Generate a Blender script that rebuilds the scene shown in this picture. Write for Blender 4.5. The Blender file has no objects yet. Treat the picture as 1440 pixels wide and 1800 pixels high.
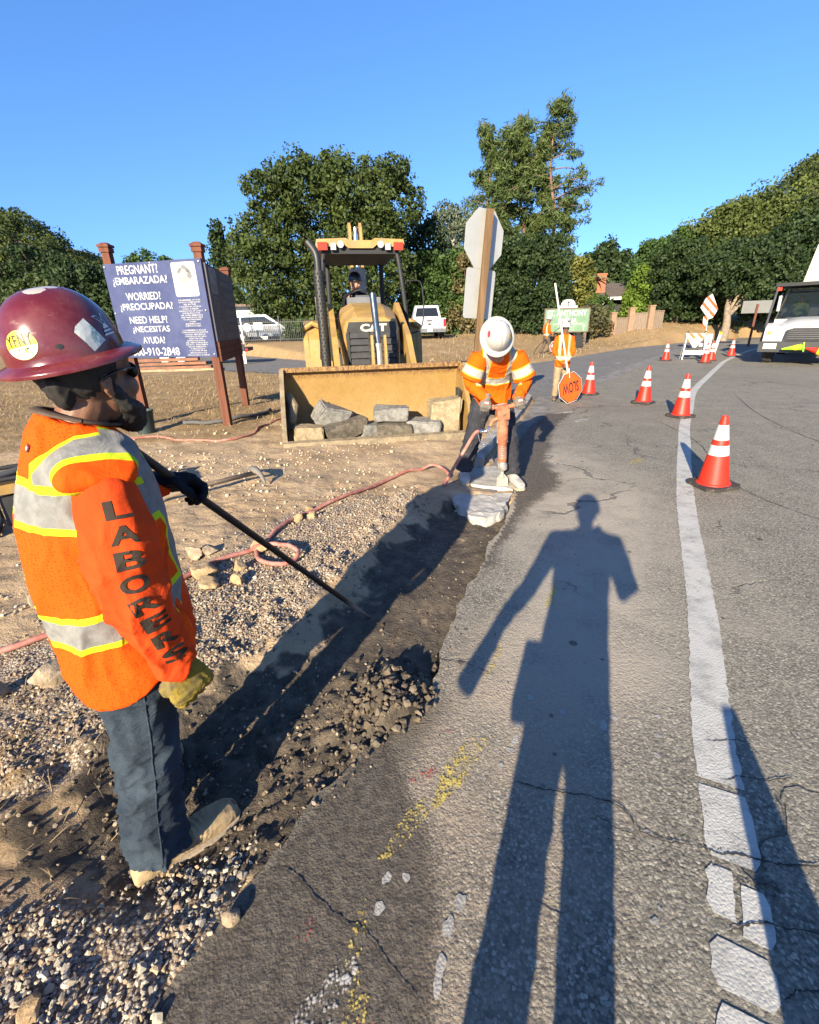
import bpy, bmesh, math, random
import numpy as np
from mathutils import Vector, Matrix, Quaternion, noise as MN
from mathutils.bvhtree import BVHTree
R = math.radians
sc = bpy.context.scene
COL = sc.collection
random.seed(7)
RNG = np.random.default_rng(7)

# ---------------------------------------------------------------- camera
CAM_H, PITCH, ROLL = 1.6, R(22.2), R(1.5)
cam_d = bpy.data.cameras.new("camera")
cam = bpy.data.objects.new("camera", cam_d)
COL.objects.link(cam)
cam_d.sensor_fit = 'HORIZONTAL'
cam_d.sensor_width = 36.0
cam_d.lens = 20.25
cam_d.clip_start = 0.05
cam_d.clip_end = 3000
_f = Vector((0, math.cos(PITCH), -math.sin(PITCH)))
_u0 = Vector((0, math.sin(PITCH), math.cos(PITCH)))
_r0 = Vector((1, 0, 0))
_cr, _sr = math.cos(ROLL), math.sin(ROLL)
_r = _r0 * _cr - _u0 * _sr
_u = _r0 * _sr + _u0 * _cr
cam.matrix_world = Matrix(((_r.x, _u.x, -_f.x, 0), (_r.y, _u.y, -_f.y, 0), (_r.z, _u.z, -_f.z, CAM_H), (0, 0, 0, 1)))
sc.camera = cam

# ---------------------------------------------------------------- light
SUN_AZ, SUN_EL = R(22.0), R(20.5)          # shadows fall towards +Y, 22 degrees to the right
world = bpy.data.worlds.new("World")
sc.world = world
world.use_nodes = True
wn = world.node_tree
bg = wn.nodes['Background']
sky = wn.nodes.new('ShaderNodeTexSky')
sky.sky_type = 'NISHITA'
sky.sun_disc = False
sky.sun_elevation = SUN_EL
sky.sun_rotation = SUN_AZ + math.pi
sky.air_density = 1.0
sky.dust_density = 0.3
sky.ozone_density = 3.0
sky.altitude = 100
_tc = wn.nodes.new('ShaderNodeTexCoord'); _mp = wn.nodes.new('ShaderNodeMapping')
_mp.inputs['Scale'].default_value = (1, 1, .85); _mp.inputs['Location'].default_value = (0, 0, .17)
wn.links.new(_tc.outputs['Generated'], _mp.inputs['Vector']); wn.links.new(_mp.outputs[0], sky.inputs[0])
_hs = wn.nodes.new('ShaderNodeHueSaturation'); _hs.inputs['Saturation'].default_value = 1.2; _hs.inputs['Hue'].default_value = .509
wn.links.new(sky.outputs[0], _hs.inputs['Color'])
wn.links.new(_hs.outputs[0], bg.inputs[0])
bg.inputs[1].default_value = 0.115
sun_d = bpy.data.lights.new("sun", 'SUN')
sun_d.energy = 5.0
sun_d.angle = R(0.55)
sun_d.color = (1.0, 0.875, 0.66)
sun = bpy.data.objects.new("sun", sun_d)
COL.objects.link(sun)
sun.rotation_euler = (math.pi / 2 - SUN_EL, 0, -SUN_AZ)
sun.location = (-8, -20, 12)
sc.view_settings.view_transform = 'Standard'
sc.view_settings.look = 'None'
sc.view_settings.gamma = 1.0
sc.view_settings.use_curve_mapping = False
sc.view_settings.exposure = 1.5
sc.cycles.max_bounces = 6
sc.cycles.transparent_max_bounces = 12

# ---------------------------------------------------------------- node helpers
class Ex:
    """A node socket with arithmetic."""
    def __init__(s, m, sock): s.m, s.s = m, sock
    def _op(s, op, o=None, o2=None, rev=False):
        n = s.m.N('ShaderNodeMath'); n.operation = op
        a = [s, o, o2]
        if rev: a = [o, s, None]
        for i, v in enumerate(a):
            if v is None: continue
            s.m.put(v, n.inputs[i])
        return Ex(s.m, n.outputs[0])
    def __add__(s, o): return s._op('ADD', o)
    def __radd__(s, o): return s._op('ADD', o)
    def __sub__(s, o): return s._op('SUBTRACT', o)
    def __rsub__(s, o): return s._op('SUBTRACT', o, rev=True)
    def __mul__(s, o): return s._op('MULTIPLY', o)
    def __rmul__(s, o): return s._op('MULTIPLY', o)
    def __truediv__(s, o): return s._op('DIVIDE', o)
    def __gt__(s, o): return s._op('GREATER_THAN', o)
    def __lt__(s, o): return s._op('LESS_THAN', o)
    def abs(s): return s._op('ABSOLUTE')
    def pow(s, o): return s._op('POWER', o)
    def sin(s): return s._op('SINE')
    def frac(s): return s._op('FRACT')
    def sqrt(s): return s._op('SQRT')
    def mx(s, o): return s._op('MAXIMUM', o)
    def mn(s, o): return s._op('MINIMUM', o)
    def band(s, c, w): return (s - c).abs() < w
    def ss(s, a, b, lo=0.0, hi=1.0):
        n = s.m.N('ShaderNodeMapRange'); n.interpolation_type = 'SMOOTHSTEP'
        s.m.put(s, n.inputs[0])
        n.inputs[1].default_value, n.inputs[2].default_value = a, b
        n.inputs[3].default_value, n.inputs[4].default_value = lo, hi
        return Ex(s.m, n.outputs[0])

class Mat:
    def __init__(s, name, rough=0.6, metal=0.0, spec=0.5, color=(0.5, 0.5, 0.5)):
        s.mat = bpy.data.materials.new(name); s.mat.use_nodes = True
        s.nt = s.mat.node_tree
        s.p = s.nt.nodes['Principled BSDF']
        s.p.inputs['Roughness'].default_value = rough
        s.p.inputs['Metallic'].default_value = metal
        s.p.inputs['Specular IOR Level'].default_value = spec
        s.p.inputs['Base Color'].default_value = (*color, 1)
        s._tc = None
    def N(s, t): return s.nt.nodes.new(t)
    def put(s, v, inp):
        if isinstance(v, Ex): s.nt.links.new(v.s, inp)
        elif isinstance(v, (tuple, list)):
            inp.default_value = (*v, 1) if len(v) == 3 and inp.type == 'RGBA' else v
        else: inp.default_value = v
    def tc(s, kind='Object'):
        if s._tc is None: s._tc = s.N('ShaderNodeTexCoord')
        return Ex(s, s._tc.outputs[kind])
    def wpos(s):
        return Ex(s, s.N('ShaderNodeNewGeometry').outputs['Position'])
    def xyz(s, v=None):
        n = s.N('ShaderNodeSeparateXYZ'); s.put(v or s.tc(), n.inputs[0])
        return [Ex(s, n.outputs[i]) for i in range(3)]
    def vec(s, x, y, z):
        n = s.N('ShaderNodeCombineXYZ')
        for i, v in enumerate((x, y, z)): s.put(v, n.inputs[i])
        return Ex(s, n.outputs[0])
    def scale(s, v, k):
        n = s.N('ShaderNodeVectorMath'); n.operation = 'MULTIPLY'
        s.put(v, n.inputs[0]); n.inputs[1].default_value = k
        return Ex(s, n.outputs[0])
    def vadd(s, a, b):
        n = s.N('ShaderNodeVectorMath'); n.operation = 'ADD'
        s.put(a, n.inputs[0]); s.put(b, n.inputs[1])
        return Ex(s, n.outputs[0])
    def noise(s, sc_=5, det=4, rough=0.6, v=None, dist=0.0, col=False):
        n = s.N('ShaderNodeTexNoise')
        n.inputs['Scale'].default_value = sc_; n.inputs['Detail'].default_value = det
        n.inputs['Roughness'].default_value = rough; n.inputs['Distortion'].default_value = dist
        s.put(v or s.tc(), n.inputs['Vector'])
        return Ex(s, n.outputs['Color' if col else 'Fac'])
    def voro(s, sc_=5, feat='F1', v=None, out='Distance', rnd=1.0):
        n = s.N('ShaderNodeTexVoronoi'); n.feature = feat
        n.inputs['Scale'].default_value = sc_
        n.inputs['Randomness'].default_value = rnd
        s.put(v or s.tc(), n.inputs['Vector'])
        return Ex(s, n.outputs[out])
    def ramp(s, f, stops, const=False):
        n = s.N('ShaderNodeValToRGB'); s.put(f, n.inputs[0])
        cr = n.color_ramp
        if const: cr.interpolation = 'CONSTANT'
        while len(cr.elements) < len(stops): cr.elements.new(0.5)
        for e, (p, c) in zip(cr.elements, stops):
            e.position = p; e.color = (*c, 1) if len(c) == 3 else c
        return Ex(s, n.outputs[0])
    def mix(s, f, a, b, mode='MIX'):
        n = s.N('ShaderNodeMix'); n.data_type = 'RGBA'; n.blend_type = mode
        s.put(f, n.inputs[0]); s.put(a, n.inputs[6]); s.put(b, n.inputs[7])
        return Ex(s, n.outputs[2])
    def hsv(s, c, h=0.5, sa=1.0, v=1.0):
        n = s.N('ShaderNodeHueSaturation')
        s.put(h, n.inputs[0]); s.put(sa, n.inputs[1]); s.put(v, n.inputs[2]); s.put(c, n.inputs[4])
        return Ex(s, n.outputs[0])
    def rand(s):
        return Ex(s, s.N('ShaderNodeObjectInfo').outputs['Random'])
    def island(s):
        return Ex(s, s.N('ShaderNodeNewGeometry').outputs['Random Per Island'])
    def attr(s, name):
        n = s.N('ShaderNodeAttribute'); n.attribute_name = name
        return Ex(s, n.outputs['Color'])
    def col(s, c): s.put(c, s.p.inputs['Base Color']); return s
    def rough(s, v): s.put(v, s.p.inputs['Roughness']); return s
    def alpha(s, v): s.put(v, s.p.inputs['Alpha']); return s
    def bump(s, h, dist=0.01, strength=1.0):
        n = s.N('ShaderNodeBump'); n.inputs['Distance'].default_value = dist
        n.inputs['Strength'].default_value = strength
        s.put(h, n.inputs['Height'])
        prev = s.p.inputs['Normal']
        if prev.is_linked: s.nt.links.new(prev.links[0].from_socket, n.inputs['Normal'])
        s.nt.links.new(n.outputs[0], prev)
        return s

def plain(name, color, rough=0.6, metal=0.0, var=0.12, sc_=6, bump=0.0, spec=0.5, dirt=None, dirt_amt=0.4):
    """Painted or bare surface with blotchy tone and optional dust patches."""
    m = Mat(name, rough, metal, spec)
    n = m.noise(sc_, 5)
    dk = tuple(c * (1 - var) for c in color); lt = tuple(min(1, c * (1 + var)) for c in color)
    c = m.mix(n.ss(0.3, 0.7), dk, lt)
    if dirt:
        d = m.noise(sc_ * 2.7, 7, 0.7)
        c = m.mix(d.ss(0.72 - dirt_amt * 0.5, 0.82 - dirt_amt * 0.3), c, dirt)
    m.col(c)
    m.rough((n * 0.25) + (rough - 0.12))
    if bump: m.bump(m.noise(sc_ * 12, 4), bump, 0.8)
    return m.mat

# ---------------------------------------------------------------- object helpers
def link(o, parent=None):
    COL.objects.link(o)
    if parent: o.parent = parent
    return o
def mesh_obj(name, me, mat=None, parent=None, smooth=False, angle=None):
    o = bpy.data.objects.new(name, me)
    if mat:
        for mm in (mat if isinstance(mat, (list, tuple)) else [mat]):
            me.materials.append(mm)
    if smooth:
        me.shade_smooth()
        if angle: me.set_sharp_from_angle(angle=R(angle))
    return link(o, parent)
def obj(name, bm, mat=None, parent=None, smooth=False, angle=None, bevel=0.0):
    if bevel:
        es = [e for e in bm.edges if len(e.link_faces) == 2 and e.calc_face_angle(0) > 0.6]
        bmesh.ops.bevel(bm, geom=es, offset=bevel, segments=2, profile=0.6, affect='EDGES', clamp_overlap=True)
    bmesh.ops.recalc_face_normals(bm, faces=bm.faces)
    me = bpy.data.meshes.new(name); bm.to_mesh(me); bm.free()
    return mesh_obj(name, me, mat, parent, smooth, angle)
def tag(o, label=None, cat=None, group=None, kind=None):
    if label: o['label'] = label
    if cat: o['category'] = cat
    if group: o['group'] = group
    if kind: o['kind'] = kind
    return o
def thing(name, label, cat, loc=(0, 0, 0), rz=0.0, group=None):
    o = bpy.data.objects.new(name, None); COL.objects.link(o)
    o.empty_display_size = 0.1
    o.location = loc; o.rotation_euler = (0, 0, rz)
    return tag(o, label, cat, group)
def copy_tree(o, parent=None):
    c = o.copy(); COL.objects.link(c)
    if parent: c.parent = parent
    for ch in list(o.children): copy_tree(ch, c)
    return c
def np_mesh(name, verts, faces_flat, nper, mat=None, parent=None, smooth=False, attrs=None):
    """Mesh straight from numpy arrays; nper = vertices per face."""
    me = bpy.data.meshes.new(name)
    nf = len(faces_flat) // nper
    me.vertices.add(len(verts)); me.loops.add(nf * nper); me.polygons.add(nf)
    me.vertices.foreach_set('co', np.asarray(verts, np.float32).ravel())
    me.loops.foreach_set('vertex_index', np.asarray(faces_flat, np.int32))
    me.polygons.foreach_set('loop_start', np.arange(0, nf * nper, nper, dtype=np.int32))
    me.polygons.foreach_set('use_smooth', np.full(nf, smooth))
    me.update(calc_edges=True)
    if attrs:
        for k, v in attrs.items():
            a = me.color_attributes.new(k, 'FLOAT_COLOR', 'POINT')
            a.data.foreach_set('color', np.asarray(v, np.float32).ravel())
    return mesh_obj(name, me, mat, parent)

def bm_box(bm, c, s, rot=None, taper=None):
    """Box centred c, full sizes s; taper=(tx,ty) scales the top."""
    vs = []
    for z in (-.5, .5):
        for x, y in ((-.5, -.5), (.5, -.5), (.5, .5), (-.5, .5)):
            k = taper if (taper and z > 0) else (1, 1)
            v = Vector((x * s[0] * k[0], y * s[1] * k[1], z * s[2]))
            if rot: v = rot @ v
            vs.append(bm.verts.new(v + Vector(c)))
    for f in ((0, 3, 2, 1), (4, 5, 6, 7), (0, 1, 5, 4), (1, 2, 6, 5), (2, 3, 7, 6), (3, 0, 4, 7)):
        bm.faces.new([vs[i] for i in f])
    return vs
def bm_prism(bm, pts, a, b, axis='x'):
    """Extrude a 2-D outline between a and b along an axis. pts are the two other axes in order."""
    def mk(p, t):
        return {'x': (t, p[0], p[1]), 'y': (p[0], t, p[1]), 'z': (p[0], p[1], t)}[axis]
    A = [bm.verts.new(mk(p, a)) for p in pts]; B = [bm.verts.new(mk(p, b)) for p in pts]
    bm.faces.new(A); bm.faces.new(B[::-1])
    n = len(pts)
    for i in range(n):
        j = (i + 1) % n
        bm.faces.new((A[i], A[j], B[j], B[i]))
    return A + B
def bm_tube(bm, pts, rad, n=10, side=None, cap=True, roundcap=False):
    """Swept tube. rad: number or per-point number or (r_side, r_other)."""
    P = [Vector(p) for p in pts]
    k = len(P)
    rr = rad if isinstance(rad, (list,)) else [rad] * k
    rr = [(r, r) if not isinstance(r, tuple) else r for r in rr]
    T = []
    for i in range(k):
        t = P[min(i + 1, k - 1)] - P[max(i - 1, 0)]
        T.append(t.normalized() if t.length > 1e-9 else Vector((0, 0, 1)))
    if side is not None: s = Vector(side)
    else:
        s = Vector((1, 0, 0)) if abs(T[0].x) < 0.8 else Vector((0, 1, 0))
    if roundcap:
        nP, nr, nT = [], [], []
        for j in (80, 55, 28):
            a = R(j); nP.append(P[0] - T[0] * min(rr[0]) * math.sin(a)); nr.append((rr[0][0] * math.cos(a), rr[0][1] * math.cos(a))); nT.append(T[0])
        nP += P; nr += rr; nT += T
        for j in (28, 55, 80):
            a = R(j); nP.append(P[-1] + T[-1] * min(rr[-1]) * math.sin(a)); nr.append((rr[-1][0] * math.cos(a), rr[-1][1] * math.cos(a))); nT.append(T[-1])
        P, rr, T = nP, nr, nT; k = len(P)
    rings = []
    for i in range(k):
        if side is not None: s = Vector(side)
        s = (s - T[i] * s.dot(T[i])).normalized()
        b = T[i].cross(s)
        rings.append([bm.verts.new(P[i] + s * (rr[i][0] * math.cos(2 * math.pi * j / n)) + b * (rr[i][1] * math.sin(2 * math.pi * j / n))) for j in range(n)])
    for i in range(k - 1):
        for j in range(n):
            q = (j + 1) % n
            bm.faces.new((rings[i][j], rings[i][q], rings[i + 1][q], rings[i + 1][j]))
    if cap:
        bm.faces.new(rings[0][::-1]); bm.faces.new(rings[-1])
    return rings
def bm_loft(bm, secs, n=20, cap=True):
    """Loft of superellipse sections: (centre, rx, ry, exponent[, tilt matrix])."""
    rings = []
    for s in secs:
        c, rx, ry, ex = Vector(s[0]), s[1], s[2], s[3]
        M = s[4] if len(s) > 4 else Matrix.Identity(3)
        ring = []
        for j in range(n):
            a = 2 * math.pi * j / n; ca, sa = math.cos(a), math.sin(a)
            x = rx * math.copysign(abs(ca) ** (2 / ex), ca); y = ry * math.copysign(abs(sa) ** (2 / ex), sa)
            ring.append(bm.verts.new(c + M @ Vector((x, y, 0))))
        rings.append(ring)
    for i in range(len(rings) - 1):
        for j in range(n):
            q = (j + 1) % n
            bm.faces.new((rings[i][j], rings[i][q], rings[i + 1][q], rings[i + 1][j]))
    if cap:
        bm.faces.new(rings[0][::-1]); bm.faces.new(rings[-1])
    return rings
def bm_lathe(bm, prof, n=24, c=(0, 0, 0), M=None, sx=1.0, sy=1.0):
    """Revolve (r, z) profile about z."""
    rings = []
    M = M or Matrix.Identity(3); c = Vector(c)
    for r, z in prof:
        if r < 1e-6: rings.append([bm.verts.new(c + M @ Vector((0, 0, z)))])
        else: rings.append([bm.verts.new(c + M @ Vector((sx * r * math.cos(2 * math.pi * j / n), sy * r * math.sin(2 * math.pi * j / n), z))) for j in range(n)])
    for a, b in zip(rings, rings[1:]):
        for j in range(n):
            q = (j + 1) % n
            if len(a) == 1 and len(b) == 1: continue
            if len(a) == 1: bm.faces.new((a[0], b[q], b[j]))
            elif len(b) == 1: bm.faces.new((a[j], a[q], b[0]))
            else: bm.faces.new((a[j], a[q], b[q], b[j]))
    return rings
def bm_ball(bm, c, r, seg=12, M=None):
    rx, ry, rz = r if isinstance(r, (tuple, list)) else (r, r, r)
    prof = [(math.sin(math.pi * i / seg), -math.cos(math.pi * i / seg)) for i in range(seg + 1)]
    MM = (M or Matrix.Identity(3)) @ Matrix.Diagonal((rx, ry, rz))
    bm_lathe(bm, [(p[0] if 0 < i < seg else 0.0, p[1]) for i, p in enumerate(prof)], seg + 4, c, MM)
def tube_obj(name, pts, rad, mat, parent=None, n=10, smooth_path=0):
    bm = bmesh.new()
    if smooth_path: pts = spline(pts, smooth_path)
    bm_tube(bm, pts, rad, n)
    return obj(name, bm, mat, parent, smooth=True, angle=50)
def spline(pts, k=8):
    """Catmull-Rom through points."""
    P = [Vector(p) for p in pts]
    P = [P[0] * 2 - P[1]] + P + [P[-1] * 2 - P[-2]]
    out = []
    for i in range(1, len(P) - 2):
        p0, p1, p2, p3 = P[i - 1], P[i], P[i + 1], P[i + 2]
        for j in range(k):
            t = j / k
            out.append(0.5 * ((2 * p1) + (p2 - p0) * t + (2 * p0 - 5 * p1 + 4 * p2 - p3) * t * t + (3 * p1 - p0 - 3 * p2 + p3) * t ** 3))
    out.append(P[-2].copy())
    return out
def bake_remesh(bm, voxel=0.006, smooth=6, factor=0.5):
    """Union of the closed shells in bm as one continuous surface; returns a mesh."""
    bmesh.ops.recalc_face_normals(bm, faces=bm.faces)
    me = bpy.data.meshes.new('tmp'); bm.to_mesh(me); bm.free()
    o = bpy.data.objects.new('tmp', me); COL.objects.link(o)
    r = o.modifiers.new('r', 'REMESH'); r.mode = 'VOXEL'; r.voxel_size = voxel; r.use_smooth_shade = True
    if smooth:
        s = o.modifiers.new('s', 'SMOOTH'); s.factor = factor; s.iterations = smooth
    dg = bpy.context.evaluated_depsgraph_get()
    out = bpy.data.meshes.new_from_object(o.evaluated_get(dg))
    bpy.data.objects.remove(o); bpy.data.meshes.remove(me)
    return out
def displace(me, fn):
    """Move every vertex along its normal by fn(co, no)."""
    vs = me.vertices
    co = [v.co.copy() for v in vs]; no = [v.normal.copy() for v in vs]
    for v, c, n in zip(vs, co, no):
        v.co = c + n * fn(c, n)
    me.update()
def text_me(body, bold=0.0, res=3, extrude=0.0, space=1.0):
    cu = bpy.data.curves.new('t', 'FONT'); cu.body = body; cu.offset = bold; cu.resolution_u = res
    cu.extrude = extrude; cu.align_x = 'CENTER'; cu.align_y = 'CENTER'; cu.space_character = space
    o = bpy.data.objects.new('t', cu); COL.objects.link(o)
    dg = bpy.context.evaluated_depsgraph_get()
    me = bpy.data.meshes.new_from_object(o.evaluated_get(dg))
    bpy.data.objects.remove(o); bpy.data.curves.remove(cu)
    return me
def text_fit(bm, body, x0, x1, z0, z1, y=0.0, bold=0.0, space=1.0, flip=False, place=None, res=3):
    """Add lettering filling a rectangle of a panel's local x/z plane (facing -y)."""
    me = text_me(body, bold, space=space, res=res)
    if not me.vertices: return
    n = len(me.vertices); a = np.empty(n * 3, np.float32); me.vertices.foreach_get('co', a); a = a.reshape(-1, 3)
    mn, mx_ = a.min(0), a.max(0)
    t = (a[:, :2] - mn[:2]) / (mx_[:2] - mn[:2])
    if flip: t = 1 - t
    vs = []
    for u, v in t:
        p = Vector((x0 + (x1 - x0) * u, y, z0 + (z1 - z0) * v))
        vs.append(bm.verts.new(place(p) if place else p))
    for p in me.polygons:
        try: bm.faces.new([vs[i] for i in p.vertices])
        except ValueError: pass
    bpy.data.meshes.remove(me)
def fbm(x, y, s, seed=0, octv=4):
    """Cheap value noise in numpy."""
    r = np.zeros_like(x, dtype=float); amp = 1.0; tot = 0
    for o in range(octv):
        X = x * s + seed * 17.3 + o * 31.7; Y = y * s + seed * 7.1 - o * 11.9
        xi = np.floor(X).astype(np.int64); yi = np.floor(Y).astype(np.int64)
        fx = X - xi; fy = Y - yi
        fx = fx * fx * (3 - 2 * fx); fy = fy * fy * (3 - 2 * fy)
        def h(i, j):
            q = np.sin(i * 127.1 + j * 311.7 + seed * 74.7) * 43758.5453
            return q - np.floor(q)
        v = (h(xi, yi) * (1 - fx) + h(xi + 1, yi) * fx) * (1 - fy) + (h(xi, yi + 1) * (1 - fx) + h(xi + 1, yi + 1) * fx) * fy
        r += (v * 2 - 1) * amp; tot += amp; amp *= 0.5; s *= 2.03
    return r / tot
# ---------------------------------------------------------------- the ground plan
EDGE = [(-2.9, -4.2), (-1.2, -.35), (-.70, .59), (-.54, .89), (-.36, 1.18), (-.19, 1.42), (.03, 1.63), (.25, 2.30), (.62, 3.2), (.93, 3.9),
        (1.06, 4.4), (.96, 5.15), (1.10, 5.75), (1.85, 7.6), (2.55, 9.5), (2.74, 10.1), (2.9, 10.5), (3.4, 10.8), (3.95, 11.16), (6.0, 14), (8.85, 17.93), (14.46, 25.32),
        (22.15, 32.33), (36, 42), (60, 54), (140, 80)]
ROAD = EDGE + [(145, 66), (66, 40), (44, 28), (31, 18), (22, 6), (16, -6), (10, -16), (-8, -14)]
STREET = [(2.75, 10.3), (2.5, 11.2), (1.2, 12.4), (-4.4, 17), (-11.7, 22.0), (-40, 42), (-44, 55), (-11.3, 32.5), (-3, 22.5), (1.6, 19.6), (4.9, 19.4),
          (8, 22.6), (12.7, 28.1), (17.5, 32.0), (26, 38), (30, 37), (14, 22), (8.9, 16), (4.2, 9.6)]
KERB = [(.86, 5.15), (1.05, 5.75), (1.8, 7.6), (2.5, 9.5), (2.66, 10.1), (2.6, 10.7), (2.3, 11.25), (1.2, 12.25), (-1.2, 14.2)]

def sd_poly(x, y, poly):
    """Signed distance to a closed outline, negative inside."""
    d = np.full(x.shape, 1e9); ins = np.zeros(x.shape, bool)
    n = len(poly)
    for i in range(n):
        ax, ay = poly[i]; bx, by = poly[(i + 1) % n]
        ex, ey = bx - ax, by - ay
        t = np.clip(((x - ax) * ex + (y - ay) * ey) / (ex * ex + ey * ey), 0, 1)
        d = np.minimum(d, np.hypot(x - ax - t * ex, y - ay - t * ey))
        c = ((ay > y) != (by > y)) & (x < ex * (y - ay) / (ey if ey else 1e-9) + ax)
        ins ^= c
    return np.where(ins, -d, d)
def sstep(a, b, v):
    t = np.clip((v - a) / (b - a), 0, 1)
    return t * t * (3 - 2 * t)
def terrain(x, y):
    """Height and the four soil masks (dark soil, gravel, dry grass, dust)."""
    x = np.asarray(x, float); y = np.asarray(y, float)
    dr = sd_poly(x, y, ROAD); ds = sd_poly(x, y, STREET)
    near = sstep(4.9, 4.0, y)
    n1 = fbm(x, y, 2.2, 1); n2 = fbm(x, y, 7, 2); n3 = fbm(x, y, 26, 3, 3)
    w = 0.66 + 0.14 * n1 + .05 * n2
    tr = sstep(w + 0.16, w - 0.06, dr) * sstep(.75, 1.35, y) * sstep(4.35, 4.05, y + n2 * .2)
    z = 0.055 + 0.05 * sstep(.8, 2.6, dr) + 0.035 * n1 + 0.018 * n2 + 0.007 * n3 * sstep(12, 3, y)
    z = np.where(y < 1.6, z * sstep(.3, 1.6, y) + (1 - sstep(.3, 1.6, y)) * (-.006 + .010 * n2 + .006 * n3), z)
    z = z * (1 - tr) + tr * (-.050 + .02 * n1 + .012 * n2)
    # crumbly clods beside the cut, and where the worker stands
    md = np.exp(-(((x + .12) / .20) ** 2 + ((y - 1.62) / .24) ** 2))
    z += md * (.10 + .05 * n2 + .03 * n3)
    z += .05 * n3 * np.exp(-(((x + .6) / .6) ** 2 + ((y - 1.3) / .5) ** 2))
    kp = np.exp(-(((x - .90) / .36) ** 2 + ((y - 4.78) / .42) ** 2)); z = z * (1 - kp) - .045 * kp
    pit = np.exp(-(((x + .84) / .30) ** 2 + ((y - 1.10) / .28) ** 2))
    z = z * (1 - pit) + pit * -.085
    # loose ridge of clods between trench and shoulder
    z += .06 * np.exp(-((dr - w - .28) / .16) ** 2) * (0.4 + n2) * near
    # land beyond the side street
    y0 = 20 + np.where(x > 0, np.minimum(.8 * x, 10.5), -.5 * np.maximum(x, -14))
    z += .65 * sstep(0, 8, y - y0) * sstep(0, 4, dr) + .02 * np.clip(y - 40, 0, 200)
    bank = sstep(0.5, 5, dr) * sstep(13, 17, x) * sstep(27, 34, y)
    z += .6 * bank + .2 * bank * fbm(x, y, .4, 9)
    z += np.where(np.hypot(x, y) > 20, .08 * fbm(x, y, .15, 5), 0)
    inr = np.minimum(dr, ds)
    jag = .03 * n2 + .02 * n3
    k = sstep(0.02, -0.10, inr + jag * sstep(14, 5, y))
    z = z * (1 - k) - .16 * k
    dark = np.clip(tr * 1.0 + .9 * pit + md + .75 * np.exp(-(((x + .75) / .75) ** 2 + ((y - 1.38) / .38) ** 2)) + .6 * n2 + .3 * n3 - .16, 0, 1)
    dark *= sstep(4.5, 4.0, y) * sstep(.45, .9, y + .4 * n1)
    grav = np.clip(sstep(.75, .95, dr) * sstep(2.3, 1.3, dr + n1) * sstep(4.6, 3.6, y) + sstep(1.05, .6, y) , 0, 1)
    grass = sstep(5.5, 8.5, y + 1.5 * n1 - .25 * (x + 3)) * np.clip(.75 + .6 * n1, 0, 1)
    grass = np.maximum(grass, .8 * np.exp(-(((x + 1.65) / .45) ** 2 + ((y - 1.15) / .5) ** 2)) * np.clip(.6 + n2, 0, 1))
    dust = np.clip(.5 + n1 + .4 * n2, 0, 1)
    return z, np.stack([dark, grav, grass, dust], -1), dr, ds
def gz(x, y):
    return float(terrain(np.array([x]), np.array([y]))[0][0])

def axis_coords(segs):
    out = []
    for a, b, st in segs:
        out += list(np.arange(a, b, st))
    out.append(segs[-1][1])
    return np.array(out)
gx = axis_coords([(-620, -120, 25), (-120, -40, 5), (-40, -14, 1.0), (-14, -5, .22), (-5, -2.2, .06), (-2.2, 1.3, .02), (1.3, 4, .08), (4, 16, .25), (16, 40, .8), (40, 120, 5), (120, 620, 25)])
gy = axis_coords([(-60, -4, 4), (-4, 0, .2), (0, 4.6, .02), (4.6, 9, .06), (9, 20, .2), (20, 44, .4), (44, 100, 3), (100, 720, 25)])
XX, YY = np.meshgrid(gx, gy)
zz, soil, _, _ = terrain(XX.ravel(), YY.ravel())
nx, ny = len(gx), len(gy)
ii = (np.arange(ny - 1)[:, None] * nx + np.arange(nx - 1)[None, :]).ravel()
quads = np.stack([ii, ii + 1, ii + nx + 1, ii + nx], -1).ravel()
m = Mat('soil_mix', 0.95, spec=.2)
P = m.wpos()
a = m.attr('soil')
sp = m.N('ShaderNodeSeparateColor'); m.put(a, sp.inputs[0])
dk, gr, gs = [Ex(m, sp.outputs[i]) for i in range(3)]
nA = m.noise(1.3, 6, .65, P); nB = m.noise(9, 6, .7, P); nC = m.noise(60, 5, .7, P)
tan = m.mix(nA.ss(.3, .7), (.30, .205, .118), (.44, .32, .195))
tan = m.mix(nB.ss(.5, .75, 0, .75), tan, (.24, .165, .098))
tan = m.mix(nC.ss(.55, .75, 0, .6), tan, (.50, .385, .25))
vs = m.voro(85, v=P, out='Color'); vd = m.voro(85, v=P)
vsx = m.N('ShaderNodeSeparateColor'); m.put(vs, vsx.inputs[0])
g1 = m.ramp(Ex(m, vsx.outputs[0]), [(0, (.17, .125, .085)), (.35, (.31, .235, .165)), (.7, (.41, .335, .25)), (1, (.56, .49, .39))])
g1 = m.mix(vd.ss(.45, .75), g1, (.15, .105, .07))
gf = (gr + nB * .7 - .35).ss(.15, .6)
c = m.mix(gf, tan, g1)
st = m.noise(8, 8, .75, m.scale(P, (5, 26, 1)), 1.2)
hay = m.mix(st.ss(.35, .7), (.19, .118, .055), (.46, .325, .165))
hay = m.mix(nA.ss(.45, .75, 0, .55), hay, (.34, .225, .12))
c = m.mix((gs + nB * .5 - .25).ss(.2, .7), c, hay)
soilc = m.mix(nB.ss(.35, .7), (.065, .052, .039), (.14, .11, .078))
soilc = m.mix(nC.ss(.6, .75), soilc, (.24, .19, .135))
c = m.mix((dk + (nB - .5) * .7).ss(.25, .6), c, soilc)
m.col(c)
m.bump(nB, .05, .6).bump(nC, .012, .8).bump((1 - vd) * gf, .010, .9).bump(st * gs, .03, .7)
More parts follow.
